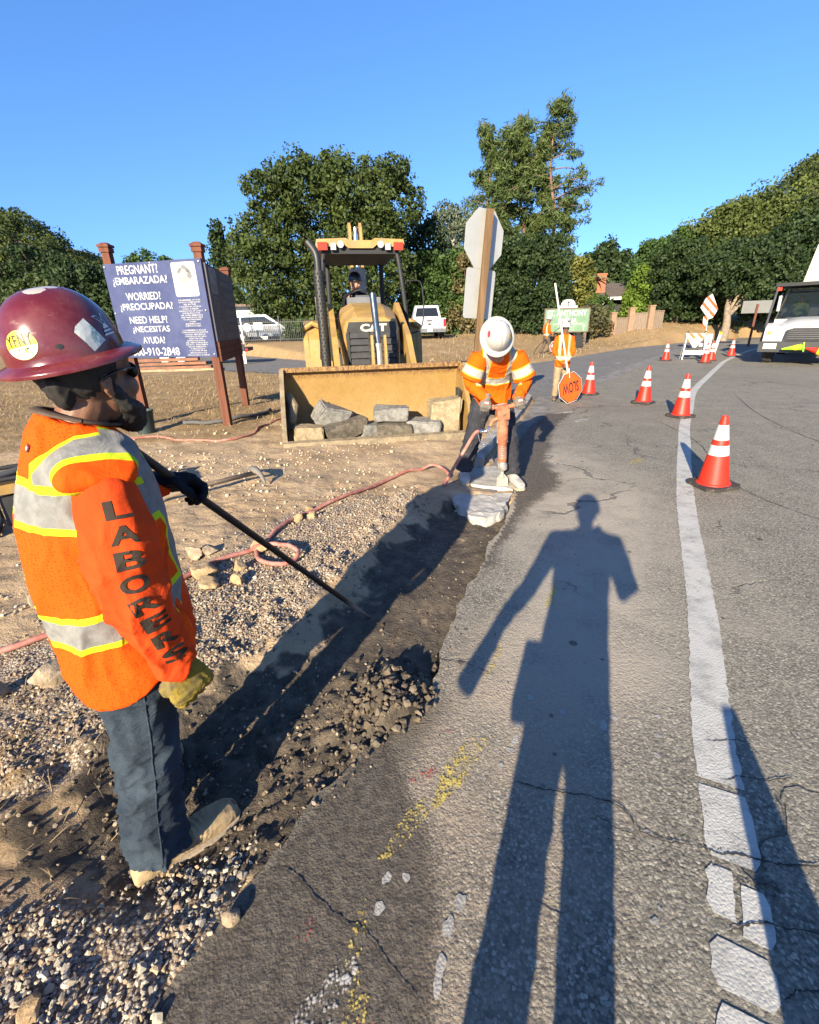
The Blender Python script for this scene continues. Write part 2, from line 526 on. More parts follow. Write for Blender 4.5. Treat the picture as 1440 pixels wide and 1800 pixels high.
ground = np_mesh('ground', np.stack([XX.ravel(), YY.ravel(), zz], -1), quads, 4, m.mat, smooth=True, attrs={'soil': soil})
tag(ground, kind='structure')

# ---------------------------------------------------------------- asphalt
def asphalt(name, base, near=True):
    m = Mat(name, .88, spec=.3)
    P = m.wpos()
    x, y, z = m.xyz(P)
    n1 = m.noise(.35, 5, .6, P); n2 = m.noise(2.6, 6, .65, P); n3 = m.noise(38, 4, .7, P)
    v = m.voro(105, v=P, out='Color'); vd = m.voro(105, v=P)
    vx = m.N('ShaderNodeSeparateColor'); m.put(v, vx.inputs[0])
    agg = m.ramp(Ex(m, vx.outputs[0]), [(0, tuple(k * .42 for k in base)), (.3, tuple(k * .8 for k in base)), (.6, base), (.85, tuple(k * 1.35 for k in base)), (1, tuple(k * 2.0 for k in base))])
    c = m.mix(vd.ss(.5, .8, 0, .75), agg, tuple(k * .35 for k in base))
    c = m.mix(n2.ss(.35, .75, 0, .55), c, tuple(k * 1.25 for k in base))
    c = m.mix(n1.ss(.5, .7, 0, .35), c, tuple(k * .55 for k in base))
    if near:
        # pale concrete dust blown out from the breaker and settled along the cut
        dx = x - 1.35; dy = y - 4.6
        rad = (dx * dx * .9 + dy * dy * .16).sqrt()
        dust = rad.ss(1.55, .15) * (n2.ss(.25, .65) * .7 + .3)
        off = x - y * .47
        strip = (off.ss(-.75, -.35) * off.ss(.75, .1)) * y.ss(1.0, 1.8) * y.ss(5.2, 3.9) * (n2.ss(.3, .6) * .45 + .5)
        warm = off.ss(-1.0, -.55) * off.ss(.45, -.25) * y.ss(2.6, 1.6) * n2.ss(.25, .7)
        c = m.mix(dust.mx(strip) * .88, c, (.37, .32, .25))
        c = m.mix(warm * .6, c, (.33, .25, .175))
        c = m.mix((m.noise(5, 5, .7, P).ss(.66, .72) * dust * 0 + m.voro(3.1, v=P).ss(.09, .05)) * .7, c, (.035, .032, .03))
        off2 = x - y * .68
        c = m.mix(off2.ss(-.84, -1.0) * y.ss(1.75, 1.5) * .8, c, (.10, .083, .064))
        # old oil drips
        c = m.mix(m.voro(11, v=P).ss(.16, .10) * n2.ss(.5, .65) * .75, c, (.03, .028, .026))
    # fine cracks
    wv = m.vadd(P, m.scale(m.noise(1.7, 4, .6, P, col=True), (.9, .9, 0)))
    cr = m.voro(.55, 'DISTANCE_TO_EDGE', wv)
    crack = cr.ss(.009, .003) * m.noise(.8, 2, .5, P).ss(.48, .56)
    c = m.mix(crack * .55, c, (.05, .045, .04))
    m.col(c)
    vb = m.voro(52, v=m.vadd(P, m.scale(m.noise(30, 2, .5, P, col=True), (.02, .02, 0))))
    wear = m.noise(6, 4, .65, P)
    m.bump((1 - vd) * (wear * 1.4), .0040, .8).bump((1 - vb).pow(2.0) * wear, .0040, .5).bump(m.noise(150, 4, .75, P), .0045, .8).bump(n3, .010, .6).bump(n2, .012, .5).bump(1 - crack, .012, .8)
    return m.mat
ASPH = asphalt('road_asphalt', (.205, .185, .146))
ASPH2 = asphalt('street_asphalt', (.165, .155, .142), False)
def poly_sheet(name, poly, z, mat, thick=0.0, kind='structure', jag=0.0, seed=3, step=.12, lim=14):
    pts = []
    rn = random.Random(seed); wob = 0.0
    for i in range(len(poly)):
        a = Vector(poly[i]); b = Vector(poly[(i + 1) % len(poly)])
        L = (b - a).length; k = 1
        if jag and max(abs(a.x), abs(a.y)) < lim: k = max(1, int(L / step))
        nrm = Vector((-(b - a).y, (b - a).x)) / max(L, 1e-9)
        for j in range(k):
            p = a + (b - a) * (j / k)
            if k > 1:
                wob = .8 * wob + rn.uniform(-jag, jag) * .75; p = p + nrm * (wob + rn.uniform(-.2, .2) * jag)
            pts.append(p)
    bm = bmesh.new()
    top = [bm.verts.new((p.x, p.y, z)) for p in pts]
    f = bm.faces.new(top)
    if f.normal.z < 0: f.normal_flip()
    bm.normal_update()
    if f.normal.z < 0: bmesh.ops.reverse_faces(bm, faces=[f])
    if thick:
        low = [bm.verts.new((p.x, p.y, z - thick)) for p in pts]
        n = len(pts)
        for i in range(n):
            j = (i + 1) % n
            bm.faces.new((top[i], low[i], low[j], top[j]))
    bmesh.ops.triangulate(bm, faces=[f])
    me = bpy.data.meshes.new(name); bm.to_mesh(me); bm.free()
    o = mesh_obj(name, me, mat)
    return tag(o, kind=kind)
poly_sheet('road', ROAD, 0.0, ASPH, .12, jag=.022, step=.05, lim=12)
poly_sheet('side_street', STREET, -.008, ASPH2, .1)

# concrete gutter along the kerb and across the street mouth
CONC = plain('kerb_concrete', (.27, .255, .23), .9, var=.3, sc_=5, bump=.006, dirt=(.12, .105, .085), dirt_amt=.35)
def ribbon(name, line, w0, w1, z, mat, thick=.0, kind='structure', parent=None, jag=0, seed=1):
    """Flat strip between offsets w0 and w1 (left positive) of a polyline."""
    rn = random.Random(seed)
    P = [Vector(p) for p in line]; bm = bmesh.new(); L, Rr = [], []
    for i, p in enumerate(P):
        t = (P[min(i + 1, len(P) - 1)] - P[max(i - 1, 0)]).normalized(); n = Vector((-t.y, t.x))
        a = p + n * (w0 + rn.uniform(-jag, jag)); b = p + n * (w1 + rn.uniform(-jag, jag))
        L.append((a.x, a.y)); Rr.append((b.x, b.y))
    rows = []
    for a, b in zip(L, Rr):
        r = [bm.verts.new((*a, z)), bm.verts.new((*b, z))]
        if thick: r += [bm.verts.new((*b, z - thick)), bm.verts.new((*a, z - thick))]
        rows.append(r)
    for r, q in zip(rows, rows[1:]):
        k = len(r)
        for i in range(k if thick else 1):
            j = (i + 1) % k
            bm.faces.new((r[i], r[j], q[j], q[i]))
    if thick:
        bm.faces.new(rows[0]); bm.faces.new(rows[-1][::-1])
    o = obj(name, bm, mat, parent)
    return tag(o, kind=kind) if kind else o
def dense(line, step=.25):
    out = []
    for a, b in zip(line, line[1:]):
        a, b = Vector(a), Vector(b); k = max(1, int((b - a).length / step))
        out += [tuple(a + (b - a) * (j / k)) for j in range(k)]
    return out + [tuple(line[-1])]
kline = [tuple(v)[:2] for v in spline([(*p, 0) for p in KERB], 6)]
ribbon('kerb', kline, 0.0, .16, .135, CONC, .26)
g = [(.62, 4.35), (.98, 5.15), (1.2, 5.75), (1.95, 7.6), (2.75, 9.5), (3.2, 10.4), (3.85, 11.3), (6.0, 14.1), (8.8, 18.0), (14.4, 25.4)]
ribbon('gutter', dense(g, .4), -.22, .22, .004, plain('gutter_concrete', (.17, .158, .14), .92, var=.35, sc_=3, bump=.004, dirt=(.07, .062, .052), dirt_amt=.45))

# ---------------------------------------------------------------- paint on the road
def paint_mat(name, col, wear=.5, sc_=22, worn_lo=.2):
    m = Mat(name, .75, spec=.3)
    P = m.wpos()
    n = m.noise(sc_, 6, .75, P); n2 = m.noise(2.5, 3, .5, P); v = m.voro(105, v=P)
    m.col(m.mix(m.noise(7, 5, .7, P).ss(.4, .75), col, tuple(k * .60 for k in col)))
    m.alpha((n * .7 + n2 * .45 - v * .22).ss(wear * .62 - .05, wear * .62 + .05))
    m.bump((1 - v), .0022, .7).bump(n, .003, .5).bump(m.noise(150, 4, .75, P), .003, .6)
    return m.mat
WHITE = paint_mat('white_road_paint', (.43, .415, .375), .50)
FAINTW = paint_mat('faint_white_paint', (.42, .40, .36), .76, 26)
YELL = paint_mat('yellow_marking_paint', (.52, .40, .11), .79, 34)
REDP = paint_mat('red_marking_paint', (.42, .10, .075), .86, 45)
LINE = [(-.35, -1.7), (.30, -.35), (.66, .30), (.82, .61), (.95, .84), (1.05, 1.04), (1.23, 1.41), (1.74, 2.35), (2.45, 3.75), (3.1, 4.95), (3.76, 6.12), (4.4, 7.25), (5.17, 8.49), (6.7, 10.95),
        (8.72, 13.7), (10.5, 16.1), (12.58, 18.8), (16.89, 23.7), (22, 28.4), (28, 32.8), (40, 39.5)]
lp = [Vector(p[:2]) for p in [tuple(v) for v in spline([(*p, 0) for p in LINE], 14)]]
# the old stripe: solid slabs of thick paint broken by cracks near the camera
rn = random.Random(5)
def stripe_piece(bm, i0, i1, wl=-.078, wr=.072, z=.0032):
    rows = []
    k = i1 - i0
    for i in range(i0, i1 + 1):
        p = lp[i]; t = (lp[min(i + 1, len(lp) - 1)] - lp[max(i - 1, 0)]).normalized(); n = Vector((-t.y, t.x))
        far = p.length
        jg = .0055 if far < 6 else .003
        e = min(i - i0, i1 - i) / max(1, k / 2)
        pin = 1 - .22 * (1 - min(1, e * 5)) ** 2 if far < 1.6 else 1
        rows.append((p + n * (wr * pin + rn.uniform(-jg, jg)), p + n * (wl * pin + rn.uniform(-jg, jg))))
    vs_ = [(bm.verts.new((*a, z)), bm.verts.new((*b, z))) for a, b in rows]
    for (a, b), (c2, d) in zip(vs_, vs_[1:]): bm.faces.new((a, b, d, c2))
def resample(pts, step):
    out = [pts[0]]; acc = 0
    for a, b in zip(pts, pts[1:]):
        L = (b - a).length
        while acc + L >= step:
            r = (step - acc) / L; a = a + (b - a) * r; out.append(a); L = (b - a).length; acc = 0
        acc += L
    return out
lp = resample(lp, .03)
cum = [i * .03 for i in range(len(lp))]
def idx(yv): return min(range(len(lp)), key=lambda i: abs(lp[i].y - yv))
bm = bmesh.new()
cuts = [-1.6, -.2, .30, .46, .60, .74, .915, 1.20, 39]
for a, b in zip(cuts, cuts[1:]):
    i0, i1 = idx(a), idx(b)
    if i1 - i0 < 3: continue
    
    if a in (.74,): stripe_piece(bm, i0 + 1, i1 - 1, .005, .075); stripe_piece(bm, i0, i1 - 2, -.085, -.012); continue
    stripe_piece(bm, i0, i1 - (1 if b < 2.2 else 0))
wl_ = obj('lane_line', bm, WHITE)
tag(wl_, kind='structure')
def blob_sheet(name, blobs, z, mat, seed=0):
    """Irregular flat patches: (x, y, rx, ry, angle)."""
    rn = random.Random(seed); bm = bmesh.new()
    for bi, (x, y, rx, ry, an) in enumerate(blobs):
        n = 18; ph = [rn.uniform(0, 6.3) for _ in range(3)]; vs_ = []
        for j in range(n):
            t = 2 * math.pi * j / n
            q = 1 + .16 * math.sin(2 * t + ph[0]) + .13 * math.sin(3 * t + ph[1]) + .08 * math.sin(5 * t + ph[2])
            px, py = rx * q * math.cos(t), ry * q * math.sin(t)
            vs_.append(bm.verts.new((x + px * math.cos(an) - py * math.sin(an), y + px * math.sin(an) + py * math.cos(an), z + bi * .00004)))
        bm.faces.new(vs_)
    o = obj(name, bm, mat)
    return tag(o, kind='structure')
bl = [(.44, 1.48, .022, .012), (.41, 1.40, .03, .012), (.53, 1.63, .018, .012), (.65, 1.54, .016, .016), (.80, 1.46, .028, .016), (.86, 1.5, .018, .014), (1.05, 1.5, .012, .01),
      (1.0, 1.40, .012, .014), (.95, 1.31, .014, .012), (.38, 1.35, .015, .014), (-.10, .9, .018, .013), (-.04, .9, .014, .012), (-.12, .82, .02, .014), (.12, .83, .026, .015),
      (.08, .77, .03, .014), (.05, .68, .03, .014), (.04, .64, .02, .012), (.67, .77, .011, .012), (.70, .80, .008, .006), (.33, 1.28, .016, .01), (.77, 1.02, .007, .007)]
blob_sheet('paint_drips', [(x, y, a, b, rn.uniform(0.6, 1.4)) for x, y, a, b in bl], .0022, paint_mat('dried_paint_drips', (.33, .31, .275), .35, 30), 4)
blob_sheet('yellow_marks', [(.17, 1.28, .20, .045, .98), (-.04, 1.05, .14, .03, .85), (-.18, .72, .13, .022, 1.45), (-.17, .60, .06, .03, 1.4), (.88, 2.47, .16, .022, 1.15),
                            (2.76, 5.37, .16, .05, .9), (6.5, 11.1, .3, .14, .3), (.42, 1.9, .12, .02, 1.1)], .0034, YELL, 5)
blob_sheet('red_marks', [(-.33, .77, .03, .022, .3), (.03, 1.25, .05, .03, .5), (.17, 1.47, .045, .02, .4), (-.15, .56, .05, .02, .2)], .0030, REDP, 6)
blob_sheet('white_marks', [(-.25, .62, .10, .045, .9), (1.55, 5.2, .25, .035, .9), (1.75, 5.3, .3, .035, .8), (1.95, 5.45, .3, .035, .9), (1.83, 5.75, .12, .03, -.4), (2.9, 8.6, .22, .07, .5), (2.5, 7.9, .28, .05, .3), (3.0, 7.85, .24, .08, .6),
                           (7.1, 17, .3, .06, .5), (8.2, 18.6, .4, .08, .7)], .0038, FAINTW, 7)
# dark binder stain covering the near left of the lane, damp edge by the breaker
m = Mat('dark_binder_stain', .8, spec=.35)
P = m.wpos(); x, y, z = m.xyz(P)
n = m.noise(3, 6, .7, P); n2 = m.noise(30, 5, .75, P); v = m.voro(105, v=P); vc = m.voro(105, v=P, out='Color')
m.col(m.mix(n2.ss(.35, .7), (.070, .058, .046), (.15, .124, .095)))
e = m.attr('edge')
m.alpha((e + (n - .5) * 1.1 + (n2 - .5) * .9 - v * .4).ss(.12, .75) * .9)
m.bump((1 - v) * n, .0050, .8).bump(n2, .012, .8).bump(m.noise(150, 4, .75, P), .0045, .8)
def stain(name, poly, z, mat, fade=.12, step=.03):
    xs = [p[0] for p in poly]; ys = [p[1] for p in poly]
    ax = np.arange(min(xs) - .1, max(xs) + .1, step); ay = np.arange(min(ys) - .1, max(ys) + .1, step)
    X, Y = np.meshgrid(ax, ay); d = sd_poly(X.ravel(), Y.ravel(), poly)
    e = sstep(fade, -fade, d)
    nx_, ny_ = len(ax), len(ay)
    i = (np.arange(ny_ - 1)[:, None] * nx_ + np.arange(nx_ - 1)[None, :]).ravel()
    q = np.stack([i, i + 1, i + nx_ + 1, i + nx_], -1)
    keep = (e[q].max(1) > .01) & (sd_poly(X.ravel()[q].mean(1), Y.ravel()[q].mean(1), ROAD) < -.03)
    o = np_mesh(name, np.stack([X.ravel(), Y.ravel(), np.full(X.size, z)], -1), q[keep].ravel(), 4, mat, attrs={'edge': np.stack([e, e, e, np.ones_like(e)], -1)})
    return tag(o, kind='structure')
stain('dark_stain', [(.05, 1.62), (-.10, 1.42), (-.02, 1.17), (.05, 1.01), (.07, .78), (.02, .5), (-.6, .2), (-1.0, .1), (-.63, .7), (-.54, .89), (-.36, 1.18), (-.21, 1.39)], .0012, m.mat, 0.13, .02)
stain('damp_edge', [(.3, 2.4), (.50, 2.75), (.78, 3.28), (1.02, 3.75), (1.32, 4.2), (1.62, 4.55), (1.72, 5.5), (2.4, 7.4), (3.0, 8.5), (2.6, 8.6), (1.9, 7.3), (1.2, 5.6), (.9, 4.6), (.5, 3.2)], .0082, m.mat, .20, .03)
# cracks with real width
CRK = plain('crack_dirt', (.035, .031, .027), .95)
def crack(name, pts, w, z=.0055, seed=0):
    rn = random.Random(seed); bm = bmesh.new(); pp = []
    P = spline([(*p, 0) for p in pts], 14)
    for i, p in enumerate(P):
        t = (P[min(i + 1, len(P) - 1)] - P[max(i - 1, 0)]).normalized(); n = Vector((-t.y, t.x, 0))
        jit = .75 * (jit if i else 0) + rn.uniform(-.004, .004); c = p + n * jit
        ww = w * .62 * rn.uniform(.15, 1) * min(1, i / 6, (len(P) - 1 - i) / 6 + .05)
        pp.append((bm.verts.new((c.x + n.x * ww, c.y + n.y * ww, z)), bm.verts.new((c.x - n.x * ww, c.y - n.y * ww, z))))
    for a, b in zip(pp, pp[1:]): bm.faces.new((a[0], a[1], b[1], b[0]))
    return bm
bm = bmesh.new()
me_l = []
for i, (pts, w) in enumerate([([(.35, 1.22), (.45, 1.18), (.57, 1.16), (.70, 1.11), (.75, 1.02), (.82, .99), (.9, .97)], .006), ([(.90, .97), (.96, .95), (1.05, .93), (1.2, .9), (1.5, .9)], .008), ([(.60, 1.09), (.68, 1.03), (.73, 1.0)], .004),
        ([(-.47, .95), (-.38, .90), (-.30, .83), (-.23, .79), (-.16, .76), (-.08, .68), (0, .6)], .007), ([(.85, .74), (.95, .755), (1.06, .74), (1.3, .70)], .007), ([(.96, .865), (1.02, .86), (1.1, .84)], .006),
        ([(.90, .60), (.97, .615), (1.05, .60)], .006), ([(1.12, 1.20), (1.22, 1.21), (1.3, 1.19), (1.42, 1.2)], .006), ([(1.15, 1.37), (1.25, 1.375), (1.36, 1.36)], .004), ([(3.5, 3.2), (3.3, 4.2), (3.6, 5.2), (4.0, 6.3), (4.2, 8)], .012),
        ([(2.7, 1.5), (2.9, 2.4), (3.4, 3.2), (3.9, 3.9), (4.9, 4.3)], .010), ([(.05, 2.0), (.15, 1.9), (.27, 1.86), (.4, 1.78)], .006), ([(5.3, 4.4), (5.6, 6.4), (6.2, 8.2), (7.2, 10.3)], .014), ([(2.3, 9.0), (4.5, 9.1), (6.1, 8.8), (8.5, 9)], .012)]):
    b = crack('c', pts, w, seed=i); mm = bpy.data.meshes.new('c'); b.to_mesh(mm); b.free(); bm.from_mesh(mm); bpy.data.meshes.remove(mm)
tag(obj('road_cracks', bm, CRK), kind='structure')

# ---------------------------------------------------------------- stones
def ico():
    bm = bmesh.new(); bmesh.ops.create_icosphere(bm, subdivisions=1, radius=1.0)
    v = np.array([tuple(x.co) for x in bm.verts]); f = np.array([[q.index for q in p.verts] for p in bm.faces]); bm.free()
    return v, f
IV, IF = ico()
def stones(name, xs, ys, sizes, tints, mat, sink=.25, flat=(.45, .9), zoff=0.0, zs=None):
    n = len(xs)
    z = terrain(xs, ys)[0] if zs is None else zs
    dr = sd_poly(xs, ys, ROAD)
    z = np.where(dr < 0, np.maximum(z, 0), z)
    V = np.repeat(IV[None], n, 0) * RNG.uniform(.55, 1.3, (n, len(IV), 1))
    V = V * np.stack([np.ones(n), RNG.uniform(.6, 1, n), RNG.uniform(*flat, n)], -1)[:, None, :] * sizes[:, None, None]
    a, b = RNG.uniform(0, 6.28, n), RNG.normal(0, .35, n)
    ca, sa, cb, sb = np.cos(a), np.sin(a), np.cos(b), np.sin(b)
    x1 = V[..., 0] * cb[:, None] + V[..., 2] * sb[:, None]; z1 = -V[..., 0] * sb[:, None] + V[..., 2] * cb[:, None]
    X = x1 * ca[:, None] - V[..., 1] * sa[:, None] + xs[:, None]; Y = x1 * sa[:, None] + V[..., 1] * ca[:, None] + ys[:, None]
    Z = z1 + (z + sizes * (.55 - sink) + zoff)[:, None]
    F = (IF[None] + (np.arange(n) * len(IV))[:, None, None]).ravel()
    col = np.repeat(np.concatenate([tints, np.ones((n, 1))], -1)[:, None], len(IV), 1).reshape(-1, 4)
    return np_mesh(name, np.stack([X, Y, Z], -1).reshape(-1, 3), F, 3, mat, attrs={'tint': col})
m = Mat('loose_stone', .9, spec=.25)
t = m.attr('tint'); n = m.noise(70, 5, .7, m.wpos())
m.col(m.mix(n.ss(.4, .7, 0, .55), t, m.mix(.5, t, (.12, .09, .065)))); m.bump(n, .004, .6)
STONE = m.mat
def scatter(n, box, keep):
    x = RNG.uniform(box[0], box[1], n); y = RNG.uniform(box[2], box[3], n)
    dr = sd_poly(x, y, ROAD)
    k = keep(x, y, dr) > RNG.uniform(0, 1, n)
    return x[k], y[k]
PAL_P = np.array([(.42, .36, .265), (.34, .285, .21), (.28, .25, .21), (.42, .37, .28), (.24, .20, .16), (.36, .26, .16), (.30, .21, .135), (.21, .18, .15), (.44, .40, .32), (.24, .19, .14)])
PAL_G = np.array([(.29, .215, .15), (.35, .265, .18), (.24, .185, .135), (.42, .35, .26), (.30, .21, .13), (.19, .15, .115)])
PAL_D = np.array([(.065, .052, .040), (.10, .08, .058), (.15, .12, .085), (.12, .09, .06), (.28, .23, .17), (.18, .135, .09)])
PAL_T = np.array([(.45, .34, .21), (.52, .41, .27), (.38, .28, .17), (.55, .47, .35)])
def tints(n, pal): return pal[RNG.integers(0, len(pal), n)] * RNG.uniform(.75, 1.2, (n, 1))
edge_n = lambda x, y, k: k * fbm(x, y, 4, 11)
x, y = scatter(24000, (-2.6, -.2, .05, 1.35), lambda x, y, d: sstep(-.04, .06, d + edge_n(x, y, .14)) * sstep(1.02, .62, y + edge_n(x, y, .4) - .12 * (x + 1)))
tag(stones('pale_gravel', x, y, RNG.uniform(.004, .0105, len(x)) * np.where(RNG.uniform(0, 1, len(x)) < .1, 1.7, 1), tints(len(x), PAL_P), STONE, zoff=.002), kind='stuff')
x, y = scatter(34000, (-2.6, .6, 1.2, 4.6), lambda x, y, d: sstep(.72, .95, d + edge_n(x, y, .2)) * sstep(2.0, 1.15, d + edge_n(x, y, .5)) * sstep(4.5, 3.7, y))
tag(stones('brown_gravel', x, y, RNG.uniform(.005, .0115, len(x)), tints(len(x), PAL_G), STONE), kind='stuff')
x, y = scatter(12000, (-2.0, .9, .75, 4.3), lambda x, y, d: sstep(-.05, .05, d + edge_n(x, y, .12)) * sstep(1.15, .8, d) * np.clip(.10 + 1.2 * np.exp(-(((x + .45) / .75) ** 2 + ((y - 1.35) / .45) ** 2)), 0, 1))
tag(stones('dark_crumbs', x, y, RNG.uniform(.003, .012, len(x)), tints(len(x), PAL_D), STONE, flat=(.6, 1)), kind='stuff')
x, y = scatter(1500, (-.35, .35, 1.25, 2.0), lambda x, y, d: np.exp(-(((x + .1) / .16) ** 2 + ((y - 1.62) / .2) ** 2)) * sstep(-.12, -.02, d))
tag(stones('asphalt_crumbs', x, y, RNG.uniform(.006, .024, len(x)), tints(len(x), PAL_D[:4]), STONE, flat=(.6, 1), zoff=.006), kind='stuff')
x, y = scatter(9000, (-4.5, 1.2, 2.2, 8.0), lambda x, y, d: sstep(.8, 1.6, d) * .75 * np.clip(.35 + fbm(x, y, 1.1, 21), .05, 1) * sstep(8, 4, y))
tag(stones('dirt_clods', x, y, RNG.uniform(.006, .017, len(x)) * np.where(RNG.uniform(0, 1, len(x)) < .05, 2.2, 1), tints(len(x), PAL_T), STONE, flat=(.6, 1)), kind='stuff')
x, y = scatter(900, (-.3, 2.8, .6, 7.0), lambda x, y, d: sstep(0, -.02, d) * np.exp(d * 3.2) * .6 * sstep(7, 4, y))
tag(stones('road_grit', x, y, RNG.uniform(.0025, .009, len(x)), tints(len(x), PAL_D), STONE, flat=(.5, .8)), kind='stuff')
# dry straw
def straw(name, n, box, keep, L, w, mat, lift=.25):
    x, y = scatter(n, box, keep); n = len(x)
    z = terrain(x, y)[0] + .004
    a = RNG.uniform(0, 6.28, n); el = np.abs(RNG.normal(0, lift, n)); l = RNG.uniform(L[0], L[1], n)
    d = np.stack([np.cos(a) * np.cos(el), np.sin(a) * np.cos(el), np.sin(el)], -1) * l[:, None]
    s = np.stack([-np.sin(a), np.cos(a), np.zeros(n)], -1) * w
    p = np.stack([x, y, z], -1); bend = np.zeros((n, 3)); bend[:, 2] = l * .12
    V = np.stack([p - s, p + s, p + d * .5 + s * .8 + bend, p + d * .5 - s * .8 + bend, p + d], 1)
    q = np.array([[0, 1, 2], [0, 2, 3], [3, 2, 4]]); F = (q[None] + (np.arange(n) * 5)[:, None, None]).ravel()
    tn = np.repeat(RNG.uniform(.6, 1.15, (n, 1)) * np.array([[.36, .255, .13]]), 5, 0)
    return tag(np_mesh(name, V.reshape(-1, 3), F, 3, mat, attrs={'tint': np.concatenate([tn, np.ones((n * 5, 1))], -1)}), kind='stuff')
m = Mat('straw', .8, spec=.2); m.col(m.attr('tint')); STRAW = m.mat
straw('dry_straw', 1500, (-2.6, -1.05, .75, 1.75), lambda x, y, d: np.exp(-(((x + 1.7) / .45) ** 2 + ((y - 1.2) / .4) ** 2)), (.03, .12), .0014, STRAW)
straw('dry_grass', 26000, (-14, -1.5, 5.5, 16.5), lambda x, y, d: sstep(6, 9, y - .3 * (x + 3) + fbm(x, y, .8, 4)) * (sd_poly(x, y, STREET) > .1), (.05, .16), .004, STRAW, .4)
straw('roadside_dry_grass', 16000, (1, 26, 20, 36), lambda x, y, d: sstep(.2, 1.5, d) * (sd_poly(x, y, STREET) > .2) * .8, (.08, .25), .009, STRAW, .5)
straw('roadside_weeds', 500, (-3.2, -1.2, 2.2, 4.2), lambda x, y, d: np.clip(fbm(x, y, 2, 8), 0, 1), (.05, .16), .0015, STRAW, .2)

def rock_mesh(r, seed, sq=(1, .8, .7), rough=.22, sub=4, cuts=11):
    bm = bmesh.new(); bmesh.ops.create_icosphere(bm, subdivisions=sub, radius=1.0)
    rn = random.Random(seed)
    pl = [(Vector((rn.gauss(0, 1), rn.gauss(0, 1), rn.gauss(0, 1))).normalized(), rn.uniform(.45, .80)) for _ in range(cuts)]
    for v in bm.verts:
        p = v.co.copy()
        for n, d in pl:
            k = p.dot(n)
            if k > d: p -= n * (k - d) * .9
        p *= 1 + rough * .5 * MN.fractal(p * 1.8 + Vector((seed, 0, 0)), .8, 2, 6)
        v.co = Vector((p.x * sq[0], p.y * sq[1], p.z * sq[2])) * r
    return bm
def rock_mat(name, c1, c2):
    m = Mat(name, .93, spec=.2)
    n = m.noise(14, 7, .7); n2 = m.noise(60, 5, .7)
    m.col(m.mix(n2.ss(.6, .75, 0, .5), m.mix(n.ss(.35, .65), c1, c2), tuple(k * .5 for k in c1)))
    m.bump(n, .012, .8).bump(n2, .004, .8)
    return m.mat
ROCK_T = rock_mat('tan_rock', (.27, .18, .092), (.40, .29, .165))
ROCK_G = rock_mat('grey_brown_rock', (.22, .165, .105), (.36, .28, .19))
rocks = [(-1.36, 2.70, .10, ROCK_T, 'large rough tan rock under the hose beside the standing man'), (-1.30, 2.56, .085, ROCK_T, 'rounded tan rock just below the red hose'), (-1.17, 2.80, .075, ROCK_T, 'upright tan rock with a bright top near the digging bar'),
         (-1.13, 2.62, .065, ROCK_T, 'small tan rock casting a long shadow on fine gravel'), (-1.12, 3.08, .085, ROCK_T, 'tan rock against the loop of red hose'), (-.95, 3.60, .065, ROCK_T, 'flat yellowish rock beside the red hose'),
         (-.84, 3.66, .055, ROCK_T, 'small pointed rock next to the flat yellowish rock'), (-.90, 3.82, .05, ROCK_T, 'pebble-like tan rock touching the far side of the hose'), (-1.46, 2.44, .055, ROCK_T, 'small tan rock close to the hand with the yellow glove'), (-1.42, 2.32, .05, ROCK_T, 'lowest tan rock in the line of rocks beside the man'),
         (-2.70, 3.05, .14, ROCK_G, 'big brown clod at the left edge behind the man'), (-2.95, 3.35, .12, ROCK_G, 'dark brown clod beside the largest clod at the left edge'), (-2.45, 2.70, .09, ROCK_T, 'tan clod behind the orange vest'),
         (-1.72, 1.74, .10, ROCK_G, 'flat brown rock on dry straw behind the man'), (-1.90, 1.66, .07, ROCK_G, 'small angular brown rock beside the flat one on straw'), (-1.55, 2.95, .08, ROCK_G, 'grey brown rock partly hidden behind the glove'), (-1.45, 3.0, .07, ROCK_G, 'angular grey brown rock with a shaded face behind the hose'),
         (-.55, .80, .035, ROCK_G, 'lump of brown dirt on the asphalt edge by the gravel'), (-1.0, .62, .045, ROCK_T, 'tan stone the size of a fist in the pale gravel'), (-2.2, 2.35, .09, ROCK_G, 'half-buried brown rock by the loop of hose on the left')]
for i, (x, y, r, mt, lb) in enumerate(rocks):
    o = obj('rock', rock_mesh(r, 30 + i, (1, random.uniform(.7, .95), random.uniform(.6, .85))), mt, smooth=True, angle=28)
    zr = max(gz(x, y), 0.0 if i == 17 else -1)
    o.location = (x, y, zr + r * .32); o.rotation_euler = (random.uniform(-.2, .2), random.uniform(-.2, .2), random.uniform(0, 6))
    tag(o, lb, 'rock', 'loose rocks in the dirt')
